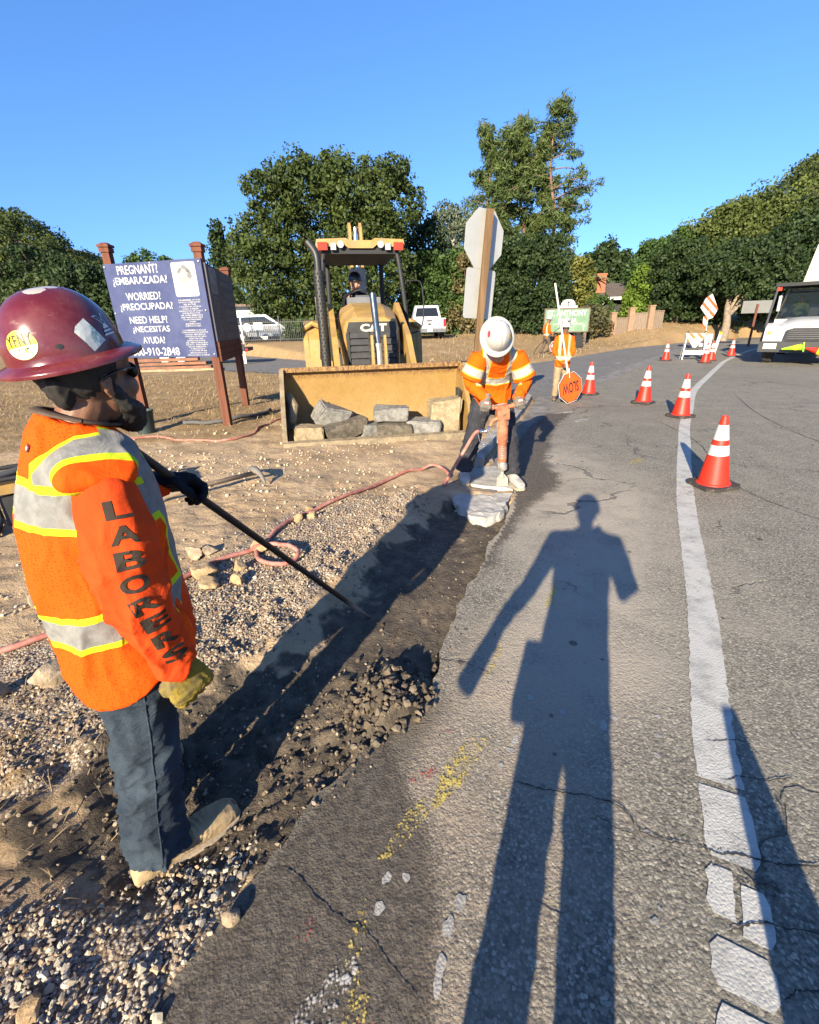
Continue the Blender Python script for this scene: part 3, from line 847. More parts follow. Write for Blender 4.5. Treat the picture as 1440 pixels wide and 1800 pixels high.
# broken concrete slab in front of the breaker
m = Mat('broken_concrete', .92, spec=.25)
n = m.noise(10, 7, .72); n2 = m.noise(70, 5, .75); v = m.voro(60)
m.col(m.mix(v.ss(.32, .2, 0, .7) * n2.ss(.4, .6), m.mix(n.ss(.3, .7), (.30, .28, .245), (.44, .42, .38)), (.2, .18, .15)))
m.bump(n, .02, .8).bump(n2, .006, 1.0)
BROKEN = m.mat
def chunk(name, pts_xy, h, mat, seed=0, rough=.02, sub=4, top_rough=.3):
    """A broken slab: outline in x/y, thickness h, jagged sides."""
    bm = bmesh.new(); bm_prism(bm, pts_xy, 0, h, 'z')
    bmesh.ops.triangulate(bm, faces=bm.faces[:])
    bmesh.ops.subdivide_edges(bm, edges=bm.edges[:], cuts=sub, use_grid_fill=True)
    bmesh.ops.triangulate(bm, faces=bm.faces[:])
    for v in bm.verts:
        q = MN.noise_vector(v.co * 9 + Vector((seed * 3.1, 0, 0))) + .5 * MN.noise_vector(v.co * 23 + Vector((0, seed, 0)))
        k = top_rough if v.co.z > h - 1e-4 else 1
        v.co += Vector((q.x, q.y, q.z * k)) * rough
    bmesh.ops.recalc_face_normals(bm, faces=bm.faces)
    me = bpy.data.meshes.new(name); bm.to_mesh(me); bm.free()
    return mesh_obj(name, me, mat, smooth=True, angle=32)
o = chunk('concrete_slab', [(.46, 4.33), (.70, 4.30), (1.00, 4.27), (.95, 4.10), (.86, 3.90), (.80, 3.76), (.66, 3.68), (.54, 3.74), (.47, 3.92), (.43, 4.12)], .11, BROKEN, 3, .045, 6, .35)
o.location = (0, 0, -.088)
tag(o, 'pale broken concrete slab left in the cut in front of the breaker', 'concrete slab')
o = chunk('kerb_end', [(.62, 5.2), (.60, 4.85), (.66, 4.55), (1.05, 4.40), (1.14, 4.62), (1.12, 4.95), (1.13, 5.2)], .16, BROKEN, 9, .035, 5, .3)
o.location = (0, 0, -.13)
tag(o, 'stub of pale kerb concrete that the worker is breaking with the jackhammer', 'concrete slab')
# ---------------------------------------------------------------- people
SKIN = Mat('skin', .55, spec=.4)
n = SKIN.noise(25, 5, .6)
SKIN.col(SKIN.mix(n.ss(.3, .7), (.30, .145, .085), (.40, .21, .13))); SKIN.bump(SKIN.noise(220, 3), .0012, .6)
SKIN_L = SKIN.mat
SKIN_D = Mat('tanned_skin', .5, spec=.4); n = SKIN_D.noise(25, 5, .6)
SKIN_D.col(SKIN_D.mix(n.ss(.3, .7), (.12, .055, .03), (.19, .09, .05))); SKIN_D.bump(SKIN_D.noise(220, 3), .0012, .6)
SKIN_D = SKIN_D.mat
HAIR = plain('dark_hair', (.012, .009, .007), .7, sc_=40, bump=.003)
EYE = plain('eye', (.03, .02, .015), .2)
def cloth(name, c, var=.18, weave=900, fold=.0, rough=.88, dirt=None, dirt_amt=.2, sheen=.0):
    m = Mat(name, rough, spec=.15)
    n = m.noise(7, 5, .65)
    cc = m.mix(n.ss(.3, .7), tuple(k * (1 - var) for k in c), tuple(min(1, k * (1 + var * .6)) for k in c))
    if dirt: cc = m.mix(m.noise(11, 7, .75).ss(.70 - dirt_amt * .4, .8 - dirt_amt * .2), cc, dirt)
    m.col(cc); m.bump(m.noise(weave, 2), .0008, .5).bump(m.noise(18, 4, .6, dist=1.0), .012, .35)
    return m
SHIRT_R = cloth('orange_red_knit', (.58, .052, .007), .14).mat
SHIRT_O = cloth('orange_shirt', (.88, .20, .012), .12).mat
JEANS = Mat('worn_denim', .9, spec=.15)
n = JEANS.noise(5, 6, .7); w = JEANS.noise(700, 2, .5, JEANS.scale(JEANS.tc(), (1, 1, .12)))
JEANS.col(JEANS.mix(w.ss(.4, .7, 0, .22), JEANS.mix(n.ss(.35, .7), (.013, .019, .028), (.036, .050, .066)), (.075, .098, .12)))
JEANS.bump(w, .0006, .4).bump(JEANS.noise(16, 4, .6, JEANS.scale(JEANS.tc(), (.7, .7, 1.8)), 1.2), .016, .5)
JEANS = JEANS.mat
PANTS = cloth('charcoal_work_trousers', (.030, .031, .038), .3, dirt=(.10, .09, .08), dirt_amt=.35).mat
KHAKI = cloth('khaki_trousers', (.27, .20, .125), .2).mat
BROWNP = cloth('brown_trousers', (.09, .07, .05), .2).mat
LEATHER_Y = cloth('yellow_leather_glove', (.22, .155, .025), .35, weave=200, dirt=(.10, .085, .05), dirt_amt=.5).mat
GLOVE_G = cloth('grey_knit_glove', (.13, .115, .095), .3).mat
GLOVE_B = cloth('black_glove', (.010, .011, .016), .3, rough=.7).mat
SUEDE = cloth('sand_suede', (.33, .24, .135), .22, weave=300, dirt=(.20, .15, .09), dirt_amt=.45).mat
DUSTY = cloth('dust_covered_leather', (.33, .315, .29), .2, weave=200).mat
SOLE = plain('boot_sole', (.32, .26, .19), .9, bump=.003)
BLACK = plain('black_rubber', (.012, .012, .013), .7)
TRIMM = cloth('vest_binding', (.62, .085, .015), .1).mat
def hi_vis(name, base, fn, mesh=True, tapec=(.21, .205, .19), lime=(.42, .52, .015)):
    """Fluorescent fabric; fn(m, x, y, z) gives (grey tape mask, lime edging mask)."""
    m = Mat(name, .85, spec=.15)
    x, y, z = m.xyz()
    n = m.noise(6, 5, .6)
    c = m.mix(n.ss(.3, .7), tuple(k * .88 for k in base), base)
    if mesh:
        h = m.voro(125, v=m.tc(), rnd=.55)
        dots = h.ss(.34, .26) * (m.noise(3, 2, .5).ss(.35, .5))
        c = m.mix(dots * .75, c, tuple(k * .45 for k in base))
    c = m.mix(m.noise(14, 7, .75).ss(.74, .80) * .6, c, (.16, .07, .03))
    g, l = fn(m, x, y, z)
    c = m.mix(l, c, lime)
    tape = m.mix(m.noise(30, 4, .6).ss(.3, .7), tuple(k * .72 for k in tapec), tapec)
    c = m.mix(g, c, tape)
    m.col(c)
    m.bump(m.noise(9, 3, .5, m.scale(m.tc(), (1.4, 1.4, .8)), 1.0), .02, .4)
    if mesh: m.bump(h, .0010, .3)
    return m.mat

def fold_fn(amp, sx=9, sz=5, seed=0, fine=.35):
    def fn(c, n):
        p = Vector((c.x * sx, c.y * sx, c.z * sz)) + Vector((seed * 5.3, seed, 0))
        q = p + MN.noise_vector(p * .6) * .6
        a = (1 - min(1, abs(MN.noise(q)) * 2.2)) ** 2
        b = (1 - min(1, abs(MN.noise(q * 2.1 + Vector((9, 4, 2)))) * 2.4)) ** 2
        return amp * (a * .95 + b * fine) - amp * .45
    return fn
def add_head(bm, c, M, k=1.0):
    c = Vector(c)
    def b(o, r, rot=None): bm_ball(bm, c + M @ Vector(o) * k, tuple(v * k for v in r), 12, M @ (rot or Matrix.Identity(3)))
    b((0, -.012, .02), (.076, .096, .10)); b((0, .028, -.045), (.066, .068, .075)); b((0, .048, -.088), (.047, .048, .034))
    b((0, .070, -.100), (.026, .026, .022)); b((0, .066, .035), (.058, .032, .04))
    for s in (-1, 1):
        b((s * .030, .072, .008), (.026, .020, .011)); b((s * .042, .058, -.035), (.026, .03, .028))
        b((s * .076, -.012, -.018), (.008, .017, .027), Matrix.Rotation(s * .35, 3, 'Z')); b((s * .075, -.008, -.040), (.007, .010, .011))
        b((s * .012, .095, -.038), (.010, .012, .009))
    bm_tube(bm, [c + M @ Vector((0, .082, .005)) * k, c + M @ Vector((0, .098, -.02)) * k, c + M @ Vector((0, .108, -.036)) * k], [.009 * k, .011 * k, .013 * k], 8, roundcap=True)
    b((0, .083, -.062), (.024, .014, .007)); b((0, .081, -.073), (.021, .014, .008))
def add_eyes(root, c, M, k=1.0):
    for s in (-1, 1):
        bm = bmesh.new(); bm_ball(bm, Vector(c) + M @ Vector((s * .031, .083, -.004)) * k, .0095 * k, 8)
        obj('eye', bm, EYE, root, smooth=True)
def add_hand(bm, w, M, curl=.5, k=1.0, fat=1.0, thumb=.5, side=1, spread=.10):
    """M columns: X towards the thumb, Y along the fingers, Z out of the back of the hand."""
    w = Vector(w)
    def T(v): return w + M @ Vector(v) * k
    bm_loft(bm, [(T((0, .0, 0)), .026 * k * fat, .019 * k * fat, 2.2, M @ Matrix.Rotation(-math.pi / 2, 3, 'X')), (T((0, .03, 0)), .036 * k * fat, .018 * k * fat, 2.4, M @ Matrix.Rotation(-math.pi / 2, 3, 'X')),
                 (T((0, .07, .002)), .042 * k * fat, .016 * k * fat, 2.5, M @ Matrix.Rotation(-math.pi / 2, 3, 'X')), (T((0, .095, .0)), .041 * k * fat, .012 * k * fat, 2.5, M @ Matrix.Rotation(-math.pi / 2, 3, 'X'))], 14)
    for i, (x, L, r) in enumerate(((.031, .070, .0088), (.0105, .080, .0092), (-.0105, .074, .0088), (-.030, .058, .0078))):
        a = 0; p = Vector((x, .088, 0)); pts = [Vector((x * .9, .06, 0)), p.copy()]; sp = (x / .031) * spread
        cu = curl * (1 + .10 * (i - 1.5))
        for j, f in enumerate((.45, .31, .24)):
            a += cu * (.75, 1.0, .7)[j]
            p = p + Vector((math.sin(sp) * L * f, math.cos(a) * L * f, -math.sin(a) * L * f)); pts.append(p.copy())
        bm_tube(bm, [T(q) for q in pts], [r * k * fat * q for q in (1.05, 1.08, 1.0, .95, .8)], 8, roundcap=True)
    tp = [Vector((.022, .018, -.004)), Vector((.046, .042, -.012)), Vector((.056 - .02 * thumb, .072, -.020 - .02 * thumb)), Vector((.054 - .045 * thumb, .094, -.026 - .03 * thumb))]
    bm_tube(bm, [T(q) for q in tp], [.013 * k * fat, .0125 * k * fat, .0105 * k * fat, .0085 * k * fat], 8, roundcap=True)
def add_boot(bm, ankle, toe, h=.0, k=1.0, sole=True, slope=0.0):
    """Ankle joint to toe tip; the sole lies at z = h."""
    a = Vector(ankle); t = Vector(toe)
    d = Vector((t.x - a.x, t.y - a.y, 0)); L = d.length; d.normalize(); s = Vector((d.y, -d.x, 0))
    M = Matrix((s, d, Vector((0, 0, 1)))).transposed() @ Matrix.Rotation(math.pi / 2, 3, 'X')
    secs = []
    for f, rx, top, ex in ((-.30, .020, .045, 2.2), (-.275, .033, .075, 2.3), (-.15, .038, .112, 2.3), (.05, .040, .118, 2.3), (.3, .043, .095, 2.4), (.55, .049, .075, 2.5), (.78, .050, .064, 2.6), (.93, .042, .056, 2.6), (1.0, .028, .044, 2.4), (1.02, .012, .03, 2.2)):
        top *= k
        z = h + .016 + top / 2
        c = a + d * (L * f if f > 0 else f * .26 * k * 1.0)
        secs.append((Vector((c.x, c.y, z)), rx * k, top / 2, ex, M))
    bm_loft(bm, secs, 16)
def sole_mesh(bm, ankle, toe, h=0.0, k=1.0):
    a = Vector(ankle); t = Vector(toe)
    d = Vector((t.x - a.x, t.y - a.y, 0)); L = d.length; d.normalize(); s = Vector((d.y, -d.x, 0))
    out = []
    for f, w in ((-.30, .026), (-.28, .036), (-.12, .041), (.25, .040), (.55, .051), (.8, .053), (.96, .042), (1.03, .02)):
        c = a + d * (L * f if f > 0 else f * .26 * k); out.append((c, w * k))
    pts = [(c + s * w) for c, w in out] + [(c - s * w) for c, w in out[::-1]]
    bm_prism(bm, [(p.x, p.y) for p in pts], h, h + .024, 'z')
def add_arm(bm, S, E, W, r, n=12, pre=None):
    S, E, W = Vector(S), Vector(E), Vector(W)
    pts = ([Vector(pre)] if pre else []) + [S, S.lerp(E, .4), S.lerp(E, .85), E.lerp(W, .12), E.lerp(W, .55), W]
    bm_tube(bm, pts, ([r[0] * .62] if pre else []) + [r[0], r[1], r[2], r[2] * .98, r[3], r[4]], n, roundcap=True)
def rotm(rx=0, ry=0, rz=0):
    return Matrix.Rotation(rz, 3, 'Z') @ Matrix.Rotation(ry, 3, 'Y') @ Matrix.Rotation(rx, 3, 'X')
def frame(y, z):
    """Rotation with Y along y and Z as near z as possible."""
    y = Vector(y).normalized(); z = Vector(z); z = (z - y * z.dot(y)).normalized()
    return Matrix((y.cross(z), y, z)).transposed()
def torso_secs(J, ry, extra=0.0, low=None):
    """Sections from hip to neck; widths in J['tw'] as (t, rx, ry, exponent) along the spine points."""
    out = []
    for c, rx, r2, ex, tilt in J:
        out.append((c, rx + extra, r2 + extra, ex, Matrix.Rotation(tilt, 3, 'X')))
    return out
def helmet(root, c, M, mat, name='hard_hat', brim=True, k=1.0, rx=.118, ry=.140, h=.150, ridge=True, label=None, bx=.148, by=.172):
    """Full-brim hard hat: dome, rolled brim, ridges; M is the head frame, c the centre of the rim."""
    bm = bmesh.new(); c = Vector(c); n = 48
    prof = []
    for i in range(15):
        a = math.pi / 2 * i / 14
        prof.append((math.cos(a) ** .82, math.sin(a)))
    rings = []
    if brim:
        for q, dz in ((1.0, -.010), (1.0, -.004), (.97, .0), (.55, .005), (.15, .010)):
            rings.append([c + M @ Vector(((rx + (bx - rx) * q) * math.cos(2 * math.pi * j / n), (ry + (by - ry) * q) * math.sin(2 * math.pi * j / n) + .004, dz)) * k for j in range(n)])
    for r, z in prof[:-1]:
        ring = []
        for j in range(n):
            t = 2 * math.pi * j / n
            x, y = math.cos(t), math.sin(t)
            px, py, pz = rx * r * x, ry * r * y, .012 + h * z
            if ridge:
                q = abs(px); rid = sum(math.exp(-((px - o) / .007) ** 2) for o in (-.036, 0, .036))
                pz += .009 * rid * (z ** 1.5)
            ring.append(c + M @ Vector((px, py, pz)) * k)
        rings.append(ring)
    R_ = [[bm.verts.new(p) for p in r] for r in rings]
    for a, b in zip(R_, R_[1:]):
        for j in range(n):
            q = (j + 1) % n; bm.faces.new((a[j], a[q], b[q], b[j]))
    top = bm.verts.new(c + M @ Vector((0, 0, .012 + h + (.005 if ridge else 0))) * k)
    for j in range(n): bm.faces.new((R_[-1][j], R_[-1][(j + 1) % n], top))
    # underside of the brim closes onto the head band
    inner = [bm.verts.new(c + M @ Vector((rx * .86 * math.cos(2 * math.pi * j / n), ry * .86 * math.sin(2 * math.pi * j / n), -.004)) * k) for j in range(n)]
    for j in range(n):
        q = (j + 1) % n; bm.faces.new((R_[0][q], R_[0][j], inner[j], inner[q]))
    bm.faces.new(inner[::-1])
    o = obj(name, bm, mat, root, smooth=True, angle=60)
    if label: o['label'] = label
    return o
def person_parts(root, P):
    """Build body and clothing from a pose dictionary P (local frame: x right, y forward, z up)."""
    vx = P.get('voxel', .008)
    HM = P['headM']; hc = Vector(P['head']); nb = Vector(P['neck'])
    bm = bmesh.new()
    add_head(bm, hc, HM, P.get('hk', 1.0))
    bm_tube(bm, [nb - Vector((0, 0, .06)), nb, hc + HM @ Vector((0, -.028, -.06))], [.075, .060, .056], 12, roundcap=True)
    bm_loft(bm, [(c, rx * .80, ry * .78, ex, Matrix.Rotation(t, 3, 'X')) for c, rx, ry, ex, t in P['torso']], 16)
    for s in 'RL':
        add_arm(bm, P['sh' + s], P['el' + s], P['wr' + s], (.045, .042, .036, .036, .026), 10)
        if 'hand' + s in P:
            h = P['hand' + s]; add_hand(bm, P['wr' + s], h['M'], h.get('curl', .5), h.get('k', 1.0), 1.0, h.get('thumb', .5))
        bm_tube(bm, [P['hip' + s], P['kn' + s], P['an' + s]], [.075, .052, .036], 10, roundcap=True)
        add_boot(bm, P['an' + s], P['toe' + s], P.get('foot' + s, 0.0) + .01, .85)
    me = bake_remesh(bm, max(vx * .8, .0045), 4)
    mesh_obj('body', me, P['skin'], root)
    add_eyes(root, hc, HM, P.get('hk', 1.0))
    # trousers
    bm = bmesh.new()
    pe = Vector(P['pelvis']); pw = P.get('pw', (.155, .115))
    pm = Matrix.Rotation(P.get('ptilt', 0), 3, 'X')
    up = pm @ Vector((0, 0, 1))
    bm_loft(bm, [(pe - up * .13, pw[0] * .72, pw[1] * .82, 2.4, pm), (pe - up * .05, pw[0], pw[1], 2.5, pm), (pe + up * .05, pw[0] * 1.0, pw[1], 2.4, pm), (pe + up * P.get('waist_up', .14), pw[0] * .96, pw[1] * .95, 2.3, pm)], 24)
    lr = P.get('leg_r', (.098, .090, .074, .070, .076))
    for s in 'RL':
        H, K, A = Vector(P['hip' + s]), Vector(P['kn' + s]), Vector(P['an' + s])
        pts = [H + Vector((-.25 * H.x if P.get('hip_up') else 0, 0, P.get('hip_up', .06))), H - (H - K) * .15, H.lerp(K, .5), K, K.lerp(A, .5), A + (K - A).normalized() * P.get('hem', .01)]
        bm_tube(bm, pts, [lr[0] * .9, lr[0], lr[1], lr[2], lr[3], lr[4]], 16)
    me = bake_remesh(bm, vx, 5)
    f1 = fold_fn(P.get('pfold', .010), 7, 9, 3)
    an = [Vector(P['anR']), Vector(P['anL'])]; kn = [Vector(P['knR']), Vector(P['knL'])]
    def fp(c, n):
        low = math.exp(-(min((c - a).length for a in an) / .16) ** 2); mid = math.exp(-(min((c - a).length for a in kn) / .12) ** 2)
        st = math.sin(c.z * 95 + 4 * MN.noise(c * 9)) * .0055 * (low + .55 * mid)
        return f1(c, n) * (.7 + .8 * low + .5 * mid) + st
    displace(me, fp)
    mesh_obj(P.get('trouser_name', 'trousers'), me, P['pants'], root)
    # shirt
    bm = bmesh.new()
    bm_loft(bm, torso_secs(P['torso'], 0, 0), 28)
    for s in 'RL':
        r = P.get('arm_r', (.078, .070, .062, .052, .042))
        pre = Vector(P['sh' + s]) * .55 + Vector(P['torso'][-2][0]) * .45
        add_arm(bm, P['sh' + s], P['el' + s], Vector(P['wr' + s]) + (Vector(P['el' + s]) - Vector(P['wr' + s])).normalized() * .015, r, 16, pre)
    if P.get('hem_flare'):
        c, rx, ry, ex, t = P['torso'][0]
    me = bake_remesh(bm, vx, P.get('shirt_smooth', 8))
    f2 = fold_fn(P.get('sfold', .009), 8, 6, 7); els = [Vector(P['elR']), Vector(P['elL'])]; wrs = [Vector(P['wrR']), Vector(P['wrL'])]
    def fs(c, n):
        e = math.exp(-(min((c - a).length for a in els) / .11) ** 2); w = math.exp(-(min((c - a).length for a in wrs) / .10) ** 2)
        st = math.sin((c.z + .5 * c.y) * 110 + 5 * MN.noise(c * 8)) * .0045 * (.7 * e + w)
        return f2(c, n) * (.75 + .7 * e + .6 * w) + st
    displace(me, fs)
    sh = mesh_obj(P.get('shirt_name', 'shirt'), me, P['shirt'], root)
    # gloves
    for s in 'RL':
        g = P.get('glove' + s)
        if not g: continue
        h = P['hand' + s]
        bm = bmesh.new(); add_hand(bm, P['wr' + s], h['M'], h.get('curl', .5), h.get('k', 1.0), 1.28, h.get('thumb', .5))
        W = Vector(P['wr' + s]); back = -(h['M'] @ Vector((0, 1, 0)))
        bm_tube(bm, [W + back * .045, W + back * .01, W - back * .03], [.036, .034, .034], 12, roundcap=False)
        me = bake_remesh(bm, max(.0035, vx * .6), 3)
        displace(me, fold_fn(.0025, 30, 30, 2))
        mesh_obj('glove', me, g, root)
    # boots
    for s in 'RL':
        bm = bmesh.new()
        A = Vector(P['an' + s]); h = P.get('foot' + s, 0.0)
        add_boot(bm, A, P['toe' + s], h, P.get('bk', 1.0))
        bm_tube(bm, [(A.x, A.y, h + .05), (A.x, A.y, h + .12), (A.x, A.y, h + .19)], [.046, .047, .050], 14)
        me = bake_remesh(bm, max(.005, vx * .8), 4)
        bd_ = Vector(P['toe' + s]) - A; bd_.z = 0; bl_ = bd_.length; bd_.normalize(); fb_ = fold_fn(.003, 14, 22, 4)
        displace(me, lambda c, n: fb_(c, n) + (.0028 * math.sin(((c - A).dot(bd_)) * 330 + 6 * MN.noise(c * 14)) * math.exp(-(((c - A).dot(bd_) / bl_ - .42) / .16) ** 2) if c.z > h + .045 else 0))
        b = mesh_obj('boot', me, P['boots'], root)
        bm = bmesh.new(); sole_mesh(bm, A, P['toe' + s], h, P.get('bk', 1.0)); obj('sole', bm, P.get('sole', SOLE), b, bevel=.004)
    return sh
# ---- the standing man at the left, holding the digging bar
A1 = R(40)
man = thing('person', 'person at left in a brick red hard hat and orange mesh vest holding a bar', 'person', (-.865, 1.145, -.085), A1 - math.pi / 2)
V3 = Vector
HT = R(26)
hM = rotm(R(4), 0, HT)
bar_tip = V3((-.262, 2.365, -.055)); bar_up = V3((-.795, 1.335, 1.262))
W2L = Matrix.Rotation(-(A1 - math.pi / 2), 3, 'Z')
def to_man(p): return W2L @ (V3(p) - V3((-.865, 1.145, -.085)))
bt, bu = to_man(bar_tip), to_man(bar_up)
bd = (bt - bu).normalized()
grip = bu + bd * .20
wL = grip + V3((-.03, -.085, .035))
PM = dict(voxel=.0055, head=(0, .092, 1.585), headM=hM, neck=(0, .03, 1.44), skin=SKIN_D, hk=1.04,
    torso=[((0, .035, .80), .185, .150, 2.5, 0), ((0, .03, .93), .178, .160, 2.4, 0), ((0, .025, 1.08), .180, .158, 2.4, 0), ((0, .025, 1.22), .190, .150, 2.4, R(2)), ((0, .03, 1.33), .165, .125, 2.4, R(4)),
           ((0, .035, 1.41), .135, .095, 2.3, R(6)), ((0, .04, 1.455), .085, .078, 2.1, R(-12)), ((0, .045, 1.478), .073, .070, 2.0, R(-16))],
    shR=(.168, .045, 1.335), elR=(.245, .030, 1.10), wrR=(.238, .085, .835), shL=(-.168, .06, 1.335), elL=(-.255, .06, 1.12), wrL=tuple(wL),
    hipR=(.095, .0, .86), knR=(.115, -.035, .49), anR=(.115, -.095, .11), toeR=(.090, .168, 0), hipL=(-.095, .02, .86), knL=(-.11, -.0, .49), anL=(-.125, -.04, .11), toeL=(-.36, .07, 0),
    pelvis=(0, .02, .84), pw=(.148, .115), waist_up=.04, hip_up=.01, pants=JEANS, trouser_name='jeans', shirt=SHIRT_R, boots=SUEDE, arm_r=(.068, .084, .078, .064, .047), leg_r=(.102, .102, .086, .084, .090), hem=-.005, pfold=.020, sfold=.013, bk=1.08,
    handR=dict(M=frame((.0, .25, -1), (1, .15, .1)), curl=.75, thumb=.6, k=1.18), handL=dict(M=frame(V3((.10, .9, -.2)), V3((-.5, .25, .8))), curl=1.05, thumb=.9, k=1.22),
    gloveR=LEATHER_Y, gloveL=GLOVE_B)
shirt1 = person_parts(man, PM)
# vest: tapes across back and over the shoulders
def tapes1(m, x, y, z):
    zb = z + y * .10 + (x.abs()) * .05 - m.noise(5, 2, .5) * .014
    up = (zb).band(1.300, .040); upL = zb.band(1.300, .058)
    lo = (z - y * .06).band(.985, .036); loL = (z - y * .06).band(.985, .054)
    ax = x.abs() - (z - 1.3) * .10
    v = ax.band(.128, .030) * (zb > 1.358); vL = ax.band(.128, .044) * (zb > 1.34)
    fr = (y > .07) * ax.band(.10, .030) * (z > .98); frL = (y > .07) * ax.band(.10, .044) * (z > .98)
    g = up.mx(lo).mx(v).mx(fr)
    l = upL.mx(loL).mx(vL).mx(frL)
    return g, l
VEST1 = hi_vis('orange_mesh_vest', (.72, .072, .002), tapes1)
bm = bmesh.new()
T1 = [((0, .012, .735), .212, .172, 2.4, R(-6)), ((0, .012, .80), .208, .168, 2.5, 0), ((0, .010, .93), .195, .166, 2.5, 0), ((0, .010, 1.08), .190, .166, 2.5, 0), ((0, .015, 1.22), .192, .165, 2.4, R(2)), ((0, .022, 1.33), .180, .145, 2.4, R(4)),
      ((0, .03, 1.41), .150, .116, 2.3, R(0)), ((0, .037, 1.455), .102, .094, 2.1, R(-12)), ((0, .042, 1.482), .084, .082, 2.0, R(-20))]
bm_loft(bm, [(c, rx, ry, ex, Matrix.Rotation(t, 3, 'X')) for c, rx, ry, ex, t in T1], 36)
for s in (-1, 1):   # yoke that reaches over each shoulder
    bm_tube(bm, [(s * .08, .045, 1.405), (s * .145, .04, 1.395), (s * .190, .036, 1.368)], [(.098, .060), (.099, .051), (.084, .034)], 20, side=(0, 1, 0), roundcap=True)
me = bake_remesh(bm, .0055, 7)
fv = fold_fn(.014, 7, 3.2, 12)
displace(me, lambda c, n: (fv(c, n) * max(0, min(1, (c.z - .74) * 8))) + .004 * math.sin(c.z * 30 + c.x * 14 + 3 * MN.noise(c * 6)) * max(0, min(1, (1.2 - c.z) * 4)))
# rounded lower corners: lift the hem towards the side openings
for v in me.vertices:
    if v.co.z < .86:
        lift = .045 * math.exp(-((v.co.y - .055) / .085) ** 2) + .04 * max(0, min(1, v.co.y / .15))
        v.co.z += lift * (.86 - v.co.z) / .12
vest1 = mesh_obj('vest', me, VEST1, man)
vest1['label'] = 'orange mesh vest with grey tape edged in lime'
def bvh_of(*objs):
    vs, fs = [], []
    for o in objs:
        b = len(vs); vs += [v.co.copy() for v in o.data.vertices]; fs += [[b + i for i in p.vertices] for p in o.data.polygons]
    return BVHTree.FromPolygons(vs, fs)
# letters down the sleeve
DARKINK = cloth('sleeve_print', (.040, .030, .022), .2).mat
bs = bvh_of(shirt1)
S_, E_, W_ = V3(PM['shR']), V3(PM['elR']), V3(PM['wrR'])
path = spline([S_.lerp(E_, .10), S_.lerp(E_, .65), E_.lerp(W_, -.02), E_.lerp(W_, .35), E_.lerp(W_, .74), E_.lerp(W_, .92)], 10)
plen = [0]
for a, b in zip(path, path[1:]): plen.append(plen[-1] + (b - a).length)
def along(s_):
    for i in range(len(path) - 1):
        if plen[i + 1] >= s_ or i == len(path) - 2:
            t = (s_ - plen[i]) / (plen[i + 1] - plen[i]); return path[i].lerp(path[i + 1], t), (path[i + 1] - path[i]).normalized()
bm = bmesh.new()
hL = plen[-1] / 8
view = V3((1, -.08, .32)).normalized()
for i, ch in enumerate('LABORERS'):
    c, t = along((i + .42) * hL)
    side = t.cross(view).normalized() * -1
    tm = text_me(ch, .03, res=4); nV = len(tm.vertices)
    co = np.empty(nV * 3, np.float32); tm.vertices.foreach_get('co', co); co = co.reshape(-1, 3); mn_, mx_ = co.min(0), co.max(0)
    bt2 = bmesh.new(); bt2.from_mesh(tm); bpy.data.meshes.remove(tm)
    bmesh.ops.triangulate(bt2, faces=bt2.faces[:])
    for _ in range(2): bmesh.ops.subdivide_edges(bt2, edges=[e for e in bt2.edges if e.calc_length() > .12], cuts=1)
    bmesh.ops.triangulate(bt2, faces=bt2.faces[:])
    wid = .062 if ch != 'L' else .056
    for v in bt2.verts:
        u = (v.co.x - mn_[0]) / (mx_[0] - mn_[0]) - .5; w = (v.co.y - mn_[1]) / (mx_[1] - mn_[1]) - .5
        p = c + side * (u * wid + .012) - t * (w * hL * .74)
        h = bs.ray_cast(p + view * .3, -view)
        v.co = (h[0] + view * .0022) if h[0] is not None else p + view * .08
    mm = bpy.data.meshes.new('t'); bt2.to_mesh(mm); bt2.free(); bm.from_mesh(mm); bpy.data.meshes.remove(mm)
obj('sleeve_lettering', bm, DARKINK, shirt1)
# hair and beard
bm = bmesh.new(); hc = V3(PM['head'])
bm_ball(bm, hc + hM @ V3((0, -.020, .030)), (.084, .100, .105), 14, hM)
bm_tube(bm, [hc + hM @ V3((0, -.085, -.0)), hc + hM @ V3((0, -.078, -.045))], [(.06, .03), (.05, .022)], 12, side=(1, 0, 0), roundcap=True)
me = bake_remesh(bm, .006, 3); displace(me, fold_fn(.004, 40, 12, 3))
mesh_obj('hair', me, HAIR, man)
bm = bmesh.new()
for s in (-1, 1):
    bm_tube(bm, [hc + hM @ V3((s * .070, .005, -.030)), hc + hM @ V3((s * .062, .03, -.075)), hc + hM @ V3((s * .036, .068, -.105)), hc + hM @ V3((0, .088, -.110))], [.014, .022, .028, .030], 10, roundcap=True)
bm_ball(bm, hc + hM @ V3((0, .078, -.122)), (.044, .040, .044), 10); bm_ball(bm, hc + hM @ V3((0, .05, -.10)), (.062, .05, .045), 10, hM); bm_tube(bm, [hc + hM @ V3((-.034, .084, -.058)), hc + hM @ V3((0, .100, -.051)), hc + hM @ V3((.034, .084, -.058))], .009, 8, roundcap=True)
me = bake_remesh(bm, .005, 3); displace(me, fold_fn(.004, 60, 60, 3))
mesh_obj('beard', me, HAIR, man)
# collar of the dark undershirt
bm = bmesh.new()
bm_tube(bm, [(.080 * math.cos(a), .044 + .077 * math.sin(a), 1.489 - .029 * math.sin(a)) for a in [2 * math.pi * i / 28 for i in range(29)]], [(.005, .016)] * 29, 8, side=(0, 0, 1), cap=False)
obj('collar', bm, cloth('dusty_collar', (.09, .065, .05), .3).mat, man, smooth=True)
